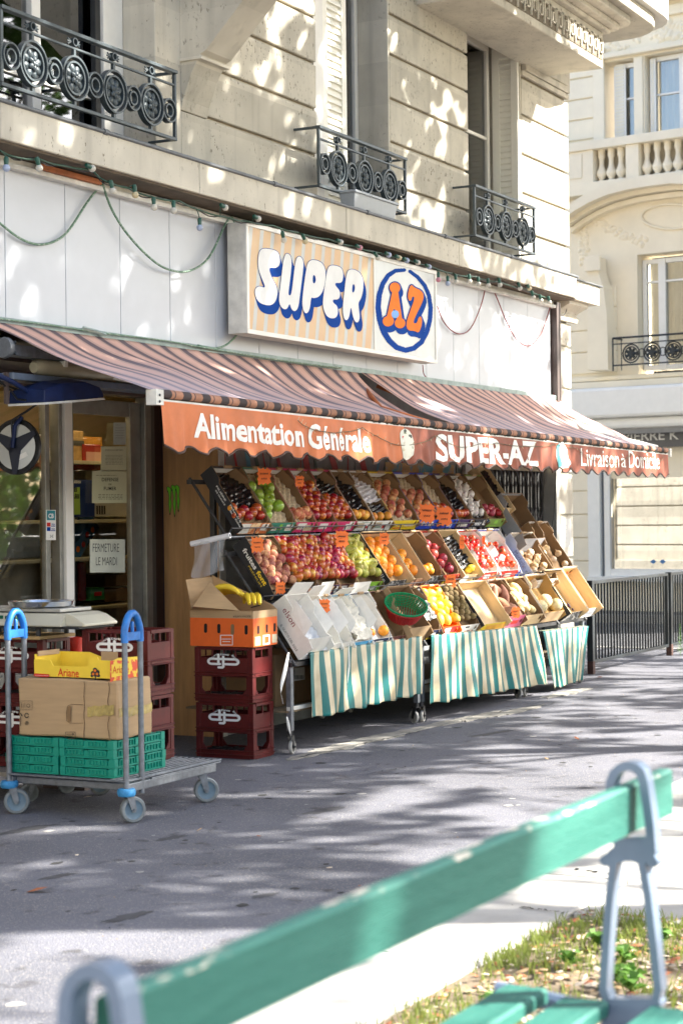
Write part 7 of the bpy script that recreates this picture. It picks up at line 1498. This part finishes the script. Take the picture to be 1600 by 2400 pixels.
def bench_end(X, name="cast_iron_end"):
    g = MB(); ref = 3.592
    def F(u, v): p = atX(*Zc(u, v), ref); return Vector((X-.019, p.y, p.z))
    sdf_solid(g, arm_sd, (1040, 1470, 70, 1790), 11, F, (.038, 0, 0), ci)
    zf = atX(*Zc(1250, 1720), ref).z
    for y0, y1 in ((-5.335, -5.07), (-5.40, -5.67)):    # splayed legs and seat brackets down to the ground
        g.tube([(X, -5.37, zf+.0), (X, (y0+y1)/2+.0, zf-.16), (X, y1, .0)], [.03, .022, .03], ci, 8)
        g.tube([(X, y0, zf+.02), (X, y1+(.0), zf+.045)], .018, ci, 8)
    g.tube([(X, -5.12, .15), (X, -5.62, .15)], .014, ci, 8)
    return g.build(name, bn, smooth=40, bevel=.006)
bench_end(3.592); bench_end(1.742)
def slat(y0, y1, z0, z1, x0, x1, name, wear=True):
    g = MB(); n = 60
    g.sheet(n, 1, lambda a, b: (x0+(x1-x0)*a, y0, z0+(z1-.006-z0)*b), bg_); g.sheet(n, 1, lambda a, b: (x1-(x1-x0)*a, y1, z0+(z1-.006-z0)*b), bg_)
    g.sheet(n, 1, lambda a, b: (x0+(x1-x0)*a, y0+(.006)*b, z1-.006+.006*b), worn if wear else bg_); g.sheet(n, 1, lambda a, b: (x0+(x1-x0)*a, y0+.006+(y1-y0-.012)*b, z1), worn if wear else bg_); g.sheet(n, 1, lambda a, b: (x0+(x1-x0)*a, y1-.006+.006*b, z1-.006*b), worn if wear else bg_)
    g.sheet(n, 1, lambda a, b: (x0+(x1-x0)*a, y1+(y0-y1)*b, z0), bg_)
    g.add([(x, y, z) for x in (x0, x1) for y, z in ((y0, z0), (y1, z0), (y1, z1-.006), (y1-.006, z1), (y0+.006, z1), (y0, z1-.006))], [(0, 1, 2, 3, 4, 5)[::-1], (6, 7, 8, 9, 10, 11)], bg_); g.build(name, bn)
slat(-5.378, -5.345, .853, .948, 1.765, 3.84, "backrest_slat")
for s_ in (1, -1):
    for (ya, yb, z_) in ((-5.328, -5.23, .512), (-5.198, -5.104, .524)):
        if s_ < 0: ya, yb = -10.74-ya, -10.74-yb
        slat(min(ya, yb), max(ya, yb), z_-.03, z_, 1.6, 3.56, "seat_slat", False)
# ================================================================ FAR BUILDING
O = Vector((26.7, 3.16, 0)); N_ = Vector((-.9907, .136, 0)).normalized(); Tt = Vector((-N_.y, N_.x, 0)); 
if Tt.y > 0: Tt = -Tt
fb = thing("far_building", "cream stone building across the street with balustrade, carved arch and a shop below", "building", O)
def Fp(s_, d, z): return O+Tt*s_+N_*d+Vector((0, 0, z))       # s to the right, d towards the viewer
FM = Matrix(((Tt.x, N_.x, 0, O.x), (Tt.y, N_.y, 0, O.y), (0, 0, 1, 0), (0, 0, 0, 1)))
class FB(MB):
    def b(s, s0, s1, d0, d1, z0, z1, mat): s.bx(s0, s1, d0, d1, z0, z1, mat, FM)
def q(px, py):
    p = atP(px, py, O, N_); v = p-O; return v.dot(Tt), p.z
cst = M("cream_stone_2", (.90, .82, .66), .85, var=.06, sc=2, bump=.1, bs=30); cstd = M("cream_joint", (.48, .38, .24), .9)
fw = M("far_white_paint", (.86, .86, .84), .5, var=.03)
g = FB(); 
# wall with openings cut as strips
g.b(-6, .30, -.5, 0, 0, 12, cst); g.b(.30, 6, -.5, 0, 8.28, 12, cst); g.b(.84, 1.02, -.5, 0, 7.0, 8.28, cst); g.b(2.1, 6, -.5, 0, 4.9, 8.28, cst); g.b(.30, 2.1, -.5, 0, 5.33, 6.98, cst)
g.b(.30, .86, -.5, 0, 3.45, 5.33, cst); g.b(2.5, 6, -.5, 0, 0, 4.9, cst); g.b(.30, 2.5, -.5, 0, 2.0, 3.45, cst); g.b(.30, 2.5, -.5, .0, 0, .45, cst); g.b(-6, 6, -6, -5.9, 0, 12, darkin); g.b(-6, 6, -5.9, -.51, 11.9, 12, cst)
g.build("wall", fb)
for z0, z1, s1 in [(7.16, 7.45, .18), (7.47, 7.76, .18), (7.78, 8.08, .18), (8.10, 8.4, .18)]+[(3.60+i*.33, 3.915+i*.33, .52-.0*i) for i in range(4)]+[(0.05+i*.355, .39+i*.355, .03) for i in range(8)]: g = FB(); g.b(-2.5, s1, .0, .035, z0, z1, cst); g.build("course_block", fb, bevel=.012)
g = FB(); g.b(.18, .37, .0, .06, 7.1, 8.5, cst); g.b(.86, 1.0, .0, .03, 7.1, 8.28, cst); g.b(-2.5, 6, 0, .10, 8.31, 8.39, cst); g.b(.1, 6, .0, .07, 8.80, 8.95, cst); g.b(-.2, 6, 0, .28, 9.02, 9.2, cst); g.b(-2.5, 6, .0, .18, 3.36, 3.46, cst); g.b(-2.5, 6, .0, .12, 3.47, 3.54, cst); g.build("moulding", fb, bevel=.015)
# frieze with leaf and fruit relief, garlands: many little carved lobes
rel = MB(); rq = random.Random(5)
def lobe(s_, z, r, e=1.0, d=.0): rel.lathe([(0, r*.7), (r*.6, r*.5), (r, 0)], cst, 9, FM @ Matrix.Translation((s_, d, z)) @ Matrix.Rotation(R(-90), 4, 'X') @ Matrix.Rotation(rq.uniform(0, 3), 4, 'Z') @ Matrix.Scale(e, 4, (1, 0, 0)))
for k in range(60): lobe(rq.uniform(.42, 1.9), 8.58+rq.uniform(-.13, .13), rq.uniform(.02, .055), rq.uniform(1, 2.2))
rel.build("carving", fb, smooth=50); rel = MB()
for k in range(26): a = rq.uniform(0, 6.28); r_ = rq.uniform(0, .13); lobe(1.30+r_*math.cos(a), 8.60+r_*math.sin(a), .05)
rel.build("carving", fb, smooth=50); rel = MB()
for k in range(55):
    t = k/55; s_ = q(1388, 510)[0]+(q(1512, 560)[0]-q(1388, 510)[0])*t; z = q(1388, 510)[1]+(q(1512, 568)[1]-q(1388, 510)[1])*t-.10*math.sin(math.pi*t)*.4; lobe(s_+rq.uniform(-.03, .03), z+rq.uniform(-.05, .05), rq.uniform(.025, .05), 1.3)
rel.build("carving", fb, smooth=50); rel = MB()
for k in range(40): z = q(1365, 620)[1]+(q(1365, 535)[1]-q(1365, 620)[1])*rq.random(); lobe(q(1367, 570)[0]+rq.uniform(-.07, .07), z, rq.uniform(.025, .045), 1.2)
lobe(q(1362, 520)[0], q(1362, 520)[1], .09)
rel.build("carving", fb, smooth=50)
def fwin(s0, s1, z0, z1, mull, bars, d=-.22):
    f_ = FB(); f_.b(s0, s0+.07, d, d+.07, z0, z1, fw); f_.b(s1-.07, s1, d, d+.07, z0, z1, fw); f_.b(s0, s1, d, d+.068, z1-.07, z1, fw); f_.b(s0, s1, d, d+.068, z0, z0+.08, fw)
    for m_ in mull: f_.b(m_-.06, m_+.06, d-.002, d+.08, z0, z1, fw)
    for b_ in bars: f_.b(s0, s1, d+.002, d+.06, b_, b_+.03, fw)
    w_ = f_.build("window", fb, bevel=.006); p = FB(); p.b(s0+.03, s1-.03, d+.02, d+.03, z0, z1, fglass); p.build("pane", w_)
    c = MB(); c.sheet(60, 1, lambda a, b: Fp(s0+.05+(s1-s0-.1)*a, d-.10+.02*math.sin(a*50), z0+(z1-z0)*b), curtw); c.build("curtain", w_)
fwin(.52, .84, 7.0, 8.25, [], [q(1470, 227)[1]]); fwin(1.06, 2.1, 7.0, 8.27, [q(1590, 200)[0]], [q(1560, 215)[1]]); fwin(q(1495, 700)[0], 2.4, 3.6, q(1500, 606)[1], [q(1541, 700)[0]], [q(1500, 662)[1]])
def fshut(s0, s1, z0, z1, d):
    f_ = FB(); f_.b(s0, s1, d, d+.02, z0, z1, fw); n = int((z1-z0)/.05)
    for k in range(n): f_.b(s0+.03, s1-.03, d+.021, d+.035, z0+.04+k*.05, z0+.068+k*.05, shutm)
    f_.build("shutter", fb)
fshut(q(1430, 200)[0], q(1457, 200)[0], 7.02, 8.22, -.14); fshut(q(1516, 200)[0], q(1529, 200)[0], 7.02, 8.24, -.12); fshut(q(1473, 700)[0], q(1490, 700)[0], 3.6, 5.25, -.14)
# balustrade
g = FB(); z0, z1 = q(1480, 427)[1]-.02, q(1450, 331)[1]; g.b(-2.5, 4, .02, .34, z1-.13, z1, cst); g.b(-2.5, 4, .03, .32, 6.26, 6.44, cst); g.b(-.6, .30, .04, .30, 6.44, z1-.131, cst); g.b(.84, 1.05, .05, .30, 6.44, z1-.131, cst); g.b(-.4, .12, .301, .315, 6.52, 6.88, cst); g.build("balustrade", fb, bevel=.015)
for s_ in [.38+i*.16 for i in range(3)]+[1.13+i*.165 for i in range(6)]:
    m = MB(); hh = z1-.131-6.44; pr = [(.05, 0), (.05, .06), (.035, .08), (.075, .22), (.08, .3), (.05, .42), (.035, .55), (.04, .72), (.055, .78), (.05, .9), (.055, 1)]; m.lathe([(a, b*hh) for a, b in pr], cst, 12, Matrix.Translation(Fp(s_, .17, 6.44))); m.build("baluster", fb, smooth=50)
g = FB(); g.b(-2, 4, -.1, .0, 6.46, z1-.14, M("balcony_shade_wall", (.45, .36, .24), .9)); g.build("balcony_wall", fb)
# segmental arch hood
A = [(1345, 500), (1375, 478), (1410, 458), (1450, 441), (1500, 428), (1550, 420), (1600, 414), (1680, 418), (1760, 440)]
def band(off0, off1, d0, d1, name):
    up = [q(x, y+off0) for x, y in A]; dn = [q(x, y+off1) for x, y in A][::-1]
    m = MB(); m.prism(up+dn, lambda u, v: Fp(u, d0, v), N_*(d1-d0), cst); m.build(name, fb)
band(0, 24, 0, .42, "arch_hood"); band(24, 34, 0, .25, "arch_moulding"); band(36, 48, 0, .13, "arch_moulding")
m = MB(); el = [q(1572+68*math.cos(R(a)), 507+29*math.sin(R(a))) for a in range(0, 360, 12)]; m.tube([Fp(u, .02, v) for u, v in el+[el[0]]], .022, cst, 6); m.build("cartouche", fb, smooth=True)
# console bracket
m = MB(); pr = [q(x, y) for x, y in ((1398, 606), (1422, 606), (1424, 640), (1436, 680), (1444, 740), (1447, 870), (1398, 870))]; m.prism(pr, lambda u, v: Fp(u, .03, v), N_*.28, cst)
g = FB(); a = q(1395, 642); b = q(1424, 604); g.b(a[0], b[0]+.05, .31, .36, a[1], b[1], cst); g.build("bracket_cap", fb, bevel=.01); m.build("bracket", fb, bevel=.01)
# balconette
g = MB(); s0, s1 = q(1457, 800)[0], 2.4; zt, zb = q(1457, 796)[1], q(1457, 872)[1]; dd = .30
def ft(pts, r): g.tube([Fp(*p) for p in pts], r, fm, 6)
ft([(s0, dd, zt), (s1, dd, zt)], .016); ft([(s0, dd, zt-.09), (s1, dd, zt-.09)], .009); ft([(s0, dd, zb+.08), (s1, dd, zb+.08)], .012); ft([(s0, dd, zb), (s0, dd, zt)], .014); ft([(s0+.14, dd, zb), (s0+.14, dd, zt)], .008); ft([(s0, dd, zt), (s0, 0, zt)], .012)
for k in range(6):
    c_ = s0+.30+k*.34; zc = (zt+zb)/2
    for r_, w_ in ((.135, .012), (.1, .01)): ft([(c_+r_*math.cos(a*.3307), dd, zc+r_*math.sin(a*.3307)) for a in range(20)], w_)
    ft([(c_+.17+.06*math.cos(a*.5236), dd, zc+.06*math.sin(a*.5236)) for a in range(13)], .008)
    for a in range(7): ft([(c_, dd, zc), (c_+.085*math.cos(a*.9), dd, zc+.085*math.sin(a*.9))], .025)
g.build("balcony_railing", fb)
# shop below
g = FB(); a0, z_a = q(1367, 905); z_b = q(1367, 1002)[1]; g.b(a0, 5, .0, .55, z_b+.1, 3.34, fw); g.b(a0+.03, 5, .06, .45, z_b-.06, z_b+.099, fw); g.build("awning_box", fb, bevel=.05)
g = FB(); g.b(a0+.1, 5, .0, .40, z_b-.14, z_b-.0601, M("grey_beam", (.22, .22, .22), .5)); g.b(a0+.2, 5, .0, .20, q(1500, 1050)[1], z_b-.1401, M("grey_signboard", (.13, .13, .135), .6)); g.build("signboard", fb)
m = MB(); A0, B0 = q(1475, 1035); H_ = q(1475, 1013)[1]-B0; txt(m, "PIERRE KOZLOV"[:8], lambda u, v: Fp(A0+u, .205, B0+v), q(1600, 1030)[0]-A0+.03, H_, inkw, .01, res=2); m.build("lettering", fb)
g = FB(); z1 = q(1400, 1050)[1]; zs_ = q(1400, 1350)[1]; g.b(q(1384, 1200)[0], q(1412, 1200)[0], .0, .10, zs_, z1, fw); g.b(q(1419, 1200)[0], q(1433, 1200)[0], .0, .06, zs_, z1, fw); g.b(q(1384, 1200)[0], 5, .0, .14, zs_-.08, zs_-.001, fw); g.b(q(1433, 1200)[0], 5, .0, .055, zs_, q(1500, 1334)[1], fw); g.b(q(1412, 1200)[0]+.002, q(1419, 1200)[0]-.002, -.1, .02, zs_, z1, M("blue_grey_gap", (.12, .15, .2), .6)); g.build("shop_frame", fb, bevel=.006)
refg = glass("far_shop_glass", (.7, .7, .68), .45, .01); g = FB(); g.b(q(1433, 1200)[0], 4.9, -.02, -.01, zs_, z1, refg); g.build("shop_glass", fb)
g = FB(); g.b(-.3, 5, -1.6, -1.5, 0, 3, M("far_room", (.20, .19, .15), .8)); g.b(q(1440, 1200)[0], 5, -1.5, -.05, zs_-.1, zs_, fw); g.build("shop_room", fb)
m = MB(); bd_ = M("blue_sticker", (.04, .18, .45), .5)
for x in (1530, 1552): m.add([Fp(*[(lambda s_: s_[0])(q(x+a, 1316+b))]+[-.008]+[q(x+a, 1316+b)[1]]) for a, b in ((-8, 0), (0, 6), (7, 0), (0, -5))], [(0, 1, 2, 3)], bd_)
m.build("sticker", fb)
vs_ = thing("flower_display", "yellow flowers on tall stems in the far shop window", "flowers", Fp(1.3, -.4, 1)); m = MB(); yf = M("flower_yellow", (.80, .42, .03), .6); sg_ = M("stem_green", (.25, .35, .10), .6)
for x, y in ((1583, 1228), (1568, 1240), (1535, 1245), (1550, 1235), (1597, 1240), (1605, 1230)):
    s_, z = q(x, y); m.tube([Fp(s_-.05, -.35, 1.0), Fp(s_, -.35, z)], .006, sg_, 4)
    for k in range(9): a = k*.7; m.tube([Fp(s_, -.33, z), Fp(s_+.05*math.cos(a), -.31, z+.03*math.sin(a))], [.012, .006], yf, 5)
m.build("bloom", vs_)
# unseen house added behind the viewer's left: its sunlit front bounces light here
lb_ = thing("added_bounce_house", "sunlit pale stone house closing the street far to the left of the viewer", "building", (-16, 0, 0)); g = MB()
pls = M("bounce_house_render", (.62, .56, .45), .85, var=.06, sc=1)
g.bx(-22, -16, -16, 14, 0, 15, pls); g.build("wall", lb_)
for k in range(6):
    for j in range(4): g = MB(); g.bx(-15.995, -15.93, -13+k*4.4, -11.8+k*4.4, 1.2+j*3.5, 3.4+j*3.5, fw); g.build("window", lb_)
g = MB(); g.bx(-22.3, -15.6, -16.3, 14.3, 15.01, 15.4, pls); g.build("cornice", lb_)
# ================================================================ TREES
leafm = M("plane_leaf", (.05, .11, .015), .5, var=.3, sc=3, trans=.35, rnd=0)
bark = M("plane_bark", (.20, .17, .12), .85, sc=4, col2=(.34, .31, .22), lo=.45, hi=.6, bump=.6, bs=20)
def ell(px, py, rx, ry): p = atZ(px, py); return (p.x, p.y, rx, ry)
LIT_G = [ell(1500, 1790, 2.4, .55)+(.97,), ell(1080, 1825, 1.7, .26)+(.92,), ell(150, 2270, .9, .42)+(.97,), ell(520, 2290, 1.0, .40)+(.95,), ell(1150, 2060, .8, .22)+(.8,), ell(900, 2330, 1.1, .45)+(.97,), (6.3, -4.5, 1.7, .85, .92), ell(1150, 1600, 1.4, .14)+(.35,), ell(1520, 1600, 3.2, .5)+(.55,), (7.5, -3.75, 1.6, .5, .6), (3.2, -5.3, .5, .4, .6)]
def shade_p(hit, kind):
    """how densely the crown is leafed where it stands between the sun and this spot"""
    if kind == 'g':
        x, y = hit
        if x > 19: return 0.0
        if .3 < x < 2.35 and abs(y+4.36) < .4 and not 1.72 < x < 1.95: return 2.4
        if x*ca+(y+6.6)*sa < 6.35 and y < -1.5: return .04
        for (cx_, cy_, rx, ry, k) in LIT_G:
            if ((x-cx_)/rx)**2+((y-cy_)/ry)**2 < 1: return (1-k)*.9
        return .9
    x, z = hit
    if x > 15.9 and 3.9 < z < 5.75: return .0
    if x > 15.9 and z <= 3.9: return .35 if z > 2.2 else .6
    if z > 7.5: return .6
    if 10.2 < x < 13.9 and 2.55 < z < 3.7: return 2.3
    if x < 17 and 1.2 < z <= 2.55: return 2.0
    if z > 3.7: return 1.5
    if 13.6 < x <= 16.9 and 2.6 < z < 3.4: return .36
    if z > 2.5 and z < 3.55 and x < 11: return 1.2
    if x > 13.2 and z < 1.1: return .35
    if x > 12 and z < .8: return .5
    return 1.0
def crown_leaves(cx_, cy_, cz_, rx, ry, rz, n_cl, seed, lpc=13, rad=.32):
    q_ = random.Random(seed); vs = []; fs = []; made = 0; tries = 0
    while made < n_cl and tries < n_cl*8:
        tries += 1
        a, b, c = q_.uniform(-1, 1), q_.uniform(-1, 1), q_.uniform(-1, 1)
        if a*a+b*b+c*c > 1: continue
        P = Vector((cx_+a*rx, cy_+b*ry, cz_+c*rz)); made += 1
        r_ = rad*q_.uniform(.6, 1.25)
        for k in range(int(lpc*2.4)):
            o = P+Vector((q_.gauss(0, .5)*r_, q_.gauss(0, .5)*r_, q_.gauss(0, .4)*r_)); u = Vector((q_.gauss(0, 1), q_.gauss(0, 1), q_.gauss(0, .5))).normalized(); w2 = u.orthogonal().normalized()
            tf = -o.y/(-SUN.y); zf = o.z-SUN.z*tf; xf = o.x-SUN.x*tf     # where this leaf's shadow lands
            pr = shade_p((xf, zf), 'f') if zf > 0 and xf < 17.7 else shade_p((o.x-SUN.x*o.z/SUN.z, o.y-SUN.y*o.z/SUN.z), 'g')
            if q_.random() > pr/2.4: continue  # leaves culled so the crown is shaped to the wanted sun patches
            l_ = q_.uniform(.10, .155); k0 = len(vs); x, y = topx(o); dep = (o-CAM).dot(fwd)
            if dep > 0 and -60 < x < 1660 and y > -70: continue
            vs += [o-u*l_, o+w2*l_*.62-u*l_*.1, o+u*l_, o-w2*l_*.62-u*l_*.1]; fs.append((k0, k0+1, k0+2, k0+3))
    return vs, fs
def street_tree(x, y, lab, cz_=9.2, rx=5.2, ry=5.4, rz=2.7, ncl=2600, seed=1, trunk=True):
    t = thing("plane_tree", lab, "tree", (x, y, 0), "street trees whose leaves shade the pavement"); g = MB(); q_ = random.Random(seed)
    g.tube([(x, y, -.02), (x+.02, y, 1.0), (x-.05, y+.03, 3), (x, y, 5.5), (x+.1, y+.1, 8)], [.27, .21, .18, .15, .08], bark, 12)
    g.build("trunk", t, smooth=50); g = MB()
    for k in range(9):
        a = k*2.4; z0 = 4.6+k*.28; l_ = q_.uniform(2.2, 4.3); e = Vector((x+l_*math.cos(a), y+l_*math.sin(a), z0+q_.uniform(1.8, 3.5))); 
        if e.y > -3.5: e.y = -3.5
        mid = Vector((x, y, z0)).lerp(e, .5)+Vector((0, 0, .5))
        if any((p_.x-SUN.x*p_.z/SUN.z)*ca+(p_.y-SUN.y*p_.z/SUN.z+6.6)*sa < 6.8 for p_ in (mid, e)): continue
        g.tube([(x, y, z0), mid, e], [.04, .022, .007], bark, 7)
    g.build("limb", t, smooth=50)
    vs, fs = crown_leaves(x-.2, y+1.8, cz_, rx, ry, rz, ncl, seed); m = MB(); m.add(vs, fs, leafm); m.build("crown", t)
street_tree(10.4, -10.4, "street plane tree behind the viewer's right shoulder, nearest the bench", seed=1, ncl=560)
street_tree(15.2, -9.2, "street plane tree on the kerb opposite the shop awning", seed=2, ncl=560)
street_tree(21.0, -9.6, "street plane tree farthest along the kerb by the side road", seed=3, ncl=450)
street_tree(12.8, -14.2, "street plane tree behind the viewer across the roadway", seed=4, ncl=600, ry=4.6, rx=6.0)
street_tree(8.2, -16.2, "street plane tree farthest behind the viewer on the left", seed=6, ncl=900, rx=4.2, ry=4.0)
# low branches of a tree standing closer to the facade: the fine dapples there
# trees and hedge across the roadway, seen mirrored in the shop glass
def shrub(x, y, rx, rz, lab, seed, name="shrub", z0=0.0, mt=None, n=2600):
    t = thing(name, lab, "shrub", (x, y, 0), "greenery across the roadway"); q_ = random.Random(seed); m = MB(); vs = []; fs = []
    for k in range(n):
        a, b, c = q_.gauss(0, 1), q_.gauss(0, 1), q_.gauss(0, 1); v = Vector((a, b, c)).normalized()*(q_.random()**.33); o = Vector((x+v.x*rx, y+v.y*rx*.7, z0+rz+v.z*rz)); u = Vector((q_.gauss(0, 1), q_.gauss(0, 1), q_.gauss(0, 1))).normalized(); w2 = u.orthogonal().normalized(); l_ = q_.uniform(.09, .16); k0 = len(vs)
        vs += [o-u*l_, o+w2*l_*.6, o+u*l_, o-w2*l_*.6]; fs.append((k0, k0+1, k0+2, k0+3))
    m.add(vs, fs, mt or leafm); m.build("foliage", t); g = MB(); g.tube([(x, y, 0), (x, y, z0+rz)], .06, bark, 6); g.build("stem", t)
hm = M("hedge_leaf", (.12, .22, .03), .5, var=.3, sc=2, trans=.3)
for k, (x, y, r_, h) in enumerate([(14, -16.5, 2.2, 1.5), (18, -17.5, 2.4, 1.9), (22, -17, 2.3, 1.4), (26, -19, 2.8, 2.2), (30.5, -19, 3, 2.0), (11, -17, 2.2, 1.7), (21, -13.5, 2.0, 1.6), (24.5, -14.5, 2.4, 1.9), (28, -16, 2.6, 2.1)]): shrub(x, y, r_, h, ["low rounded", "wide bright", "small pale", "tall bushy", "spreading", "dense", "low leafy", "broad", "high"][k]+" green shrub across the roadway behind the viewer", 20+k, mt=hm)
# ================================================================ GRASS, LEAVES, LITTER
gm_ = M("grass_blade", (.20, .25, .05), .55, var=.35, sc=3, trans=.35); m = MB(); q_ = random.Random(3); vs = []; fs = []
cen = [(4.5+q_.random()*2.0, -4.17-q_.random()**1.6*1.0) for _ in range(170)]+[(6.3+q_.random()*.3, -4.15-q_.random()*1.2) for _ in range(60)]+[(7.9+q_.random()*4, -4.2-q_.random()*2) for _ in range(110)]
for cx_, cy_ in cen:
    for k in range(q_.randint(10, 26)):
        x, y = cx_+q_.gauss(0, .035), min(-4.13, cy_+q_.gauss(0, .035)); h = q_.uniform(.012, .05); a = q_.uniform(0, 6.28); w2 = q_.uniform(.0012, .0028); dx, dy = math.cos(a)*h*.5, math.sin(a)*h*.5; k0 = len(vs)
        vs += [(x-w2*math.sin(a), y+w2*math.cos(a), -.015), (x+w2*math.sin(a), y-w2*math.cos(a), -.015), (x+dx*.5+w2*.7*math.sin(a), y+dy*.5-w2*.7*math.cos(a), h*.6), (x+dx, y+dy, h)]; fs += [(0+k0, 1+k0, 2+k0, 3+k0)]
m.add(vs, fs, gm_); o = m.build("grass"); tag(o, "patchy green grass growing in the planting strip behind the bench", "grass", kind="stuff")
m = MB(); dl_ = [M("dry_leaf_%s" % n_, c_, .8, var=.25, sc=30) for n_, c_ in (("tan", (.42, .28, .15)), ("rust", (.30, .10, .04)), ("pale", (.60, .50, .38)), ("grey", (.30, .25, .19)))]
def leafquad(m, x, y, z, l_, mt, q_):
    a = q_.uniform(0, 6.28); u = Vector((math.cos(a), math.sin(a), q_.uniform(-.2, .35))); v = Vector((-math.sin(a), math.cos(a), q_.uniform(-.3, .3))); o = Vector((x, y, z)); c_ = o+Vector((0, 0, l_*.16))
    m.add([o-u*l_, o-u*l_*.3+v*l_*.55, o+u*l_*.4+v*l_*.4, o+u*l_, o+u*l_*.4-v*l_*.45, o-u*l_*.3-v*l_*.5, c_], [(0, 1, 6), (1, 2, 6), (2, 3, 6), (3, 4, 6), (4, 5, 6), (5, 0, 6)], mt)
for k in range(3200):
    x = 4.45+q_.random()*2.05 if k < 2300 else 7.9+q_.random()*5; y = -4.16-(q_.random()**.8)*1.5; leafquad(m, x, y, q_.uniform(-.01, .015), q_.uniform(.008, .028), q_.choice(dl_), q_)
for k in range(250): leafquad(m, 6.5+q_.random()*.1, -4.15-q_.random()*1.2, .005, q_.uniform(.008, .02), q_.choice(dl_), q_)
o = m.build("leaf_litter"); tag(o, "dry brown leaf litter among the grass", "leaf litter", kind="stuff")
for k in range(9):
    x, y = 4.6+q_.random()*1.9, -4.25-q_.random()*.5; t = thing("weed", ["broad leaved", "small", "bright", "low", "tufted", "round leaved", "spreading", "thin", "dark"][k]+" green weed plant in the planting strip, number %d from the left of its kind"[:44] % () if False else ["broad leaved", "small", "bright", "low", "tufted", "round leaved", "spreading", "thin", "dark"][k]+" green weed plant among the dry leaves", "weed", (x, y, 0), "weeds in the planting strip"); m = MB()
    for j in range(14):
        a = j*2.4; l_ = q_.uniform(.03, .06); z = q_.uniform(.02, .06); c_ = Vector((math.cos(a), math.sin(a), 0)); s_ = Vector((-math.sin(a), math.cos(a), 0)); o = Vector((x, y, 0)); m.add([o, o+c_*l_*.5+s_*l_*.4+Vector((0, 0, z)), o+c_*l_+Vector((0, 0, z*.8)), o+c_*l_*.5-s_*l_*.4+Vector((0, 0, z))], [(0, 1, 2, 3)], lf)
    m.build("foliage", t)
for k, (px, py, l_, c_, lb) in enumerate([(87, 2092, .045, 1, "curled rust brown leaf on the asphalt near the left edge"), (1351, 1734, .03, 1, "small reddish leaf on the sunlit asphalt"), (467, 1950, .018, 0, "tiny tan leaf beside the trolley's right wheel"), (606, 1965, .015, 1, "tiny brown leaf in the middle of the asphalt"), (772, 2040, .018, 2, "tiny pale yellow leaf in the middle of the asphalt"), (842, 2083, .016, 1, "tiny rust leaf on the asphalt left of the bench slat"), (557, 2218, .016, 2, "tiny pale leaf at the lower edge of the shade"), (205, 1873, .025, 2, "crumpled white scrap under the trolley"), (1280, 1782, .016, 0, "tiny tan leaf on the bright asphalt"), (180, 2010, .012, 2, "tiny white scrap below the trolley"), (1405, 1590, .05, 1, "brown leaf at the foot of the first fence post")]):
    p = atZ(px, py); m = MB(); leafquad(m, p.x, p.y, .011, l_, dl_[c_], random.Random(k)); o = m.build("fallen_leaf"); tag(o, lb, "leaf", "fallen leaves on the asphalt")
m = MB()
for k in range(260):
    x, y = 3+q_.random()*14, -1.2-q_.random()*2.2; r_ = q_.uniform(.0015, .005); m.add([(x-r_, y, .0005), (x, y-r_, .0005), (x+r_, y, .0005), (x, y+r_, .0005), (x, y, r_)], [(0, 1, 4), (1, 2, 4), (2, 3, 4), (3, 0, 4)], q_.choice([dl_[0], dl_[3], conc, C_blk]))
o = m.build("grit"); tag(o, "specks of grit scattered over the asphalt", "grit", kind="stuff")
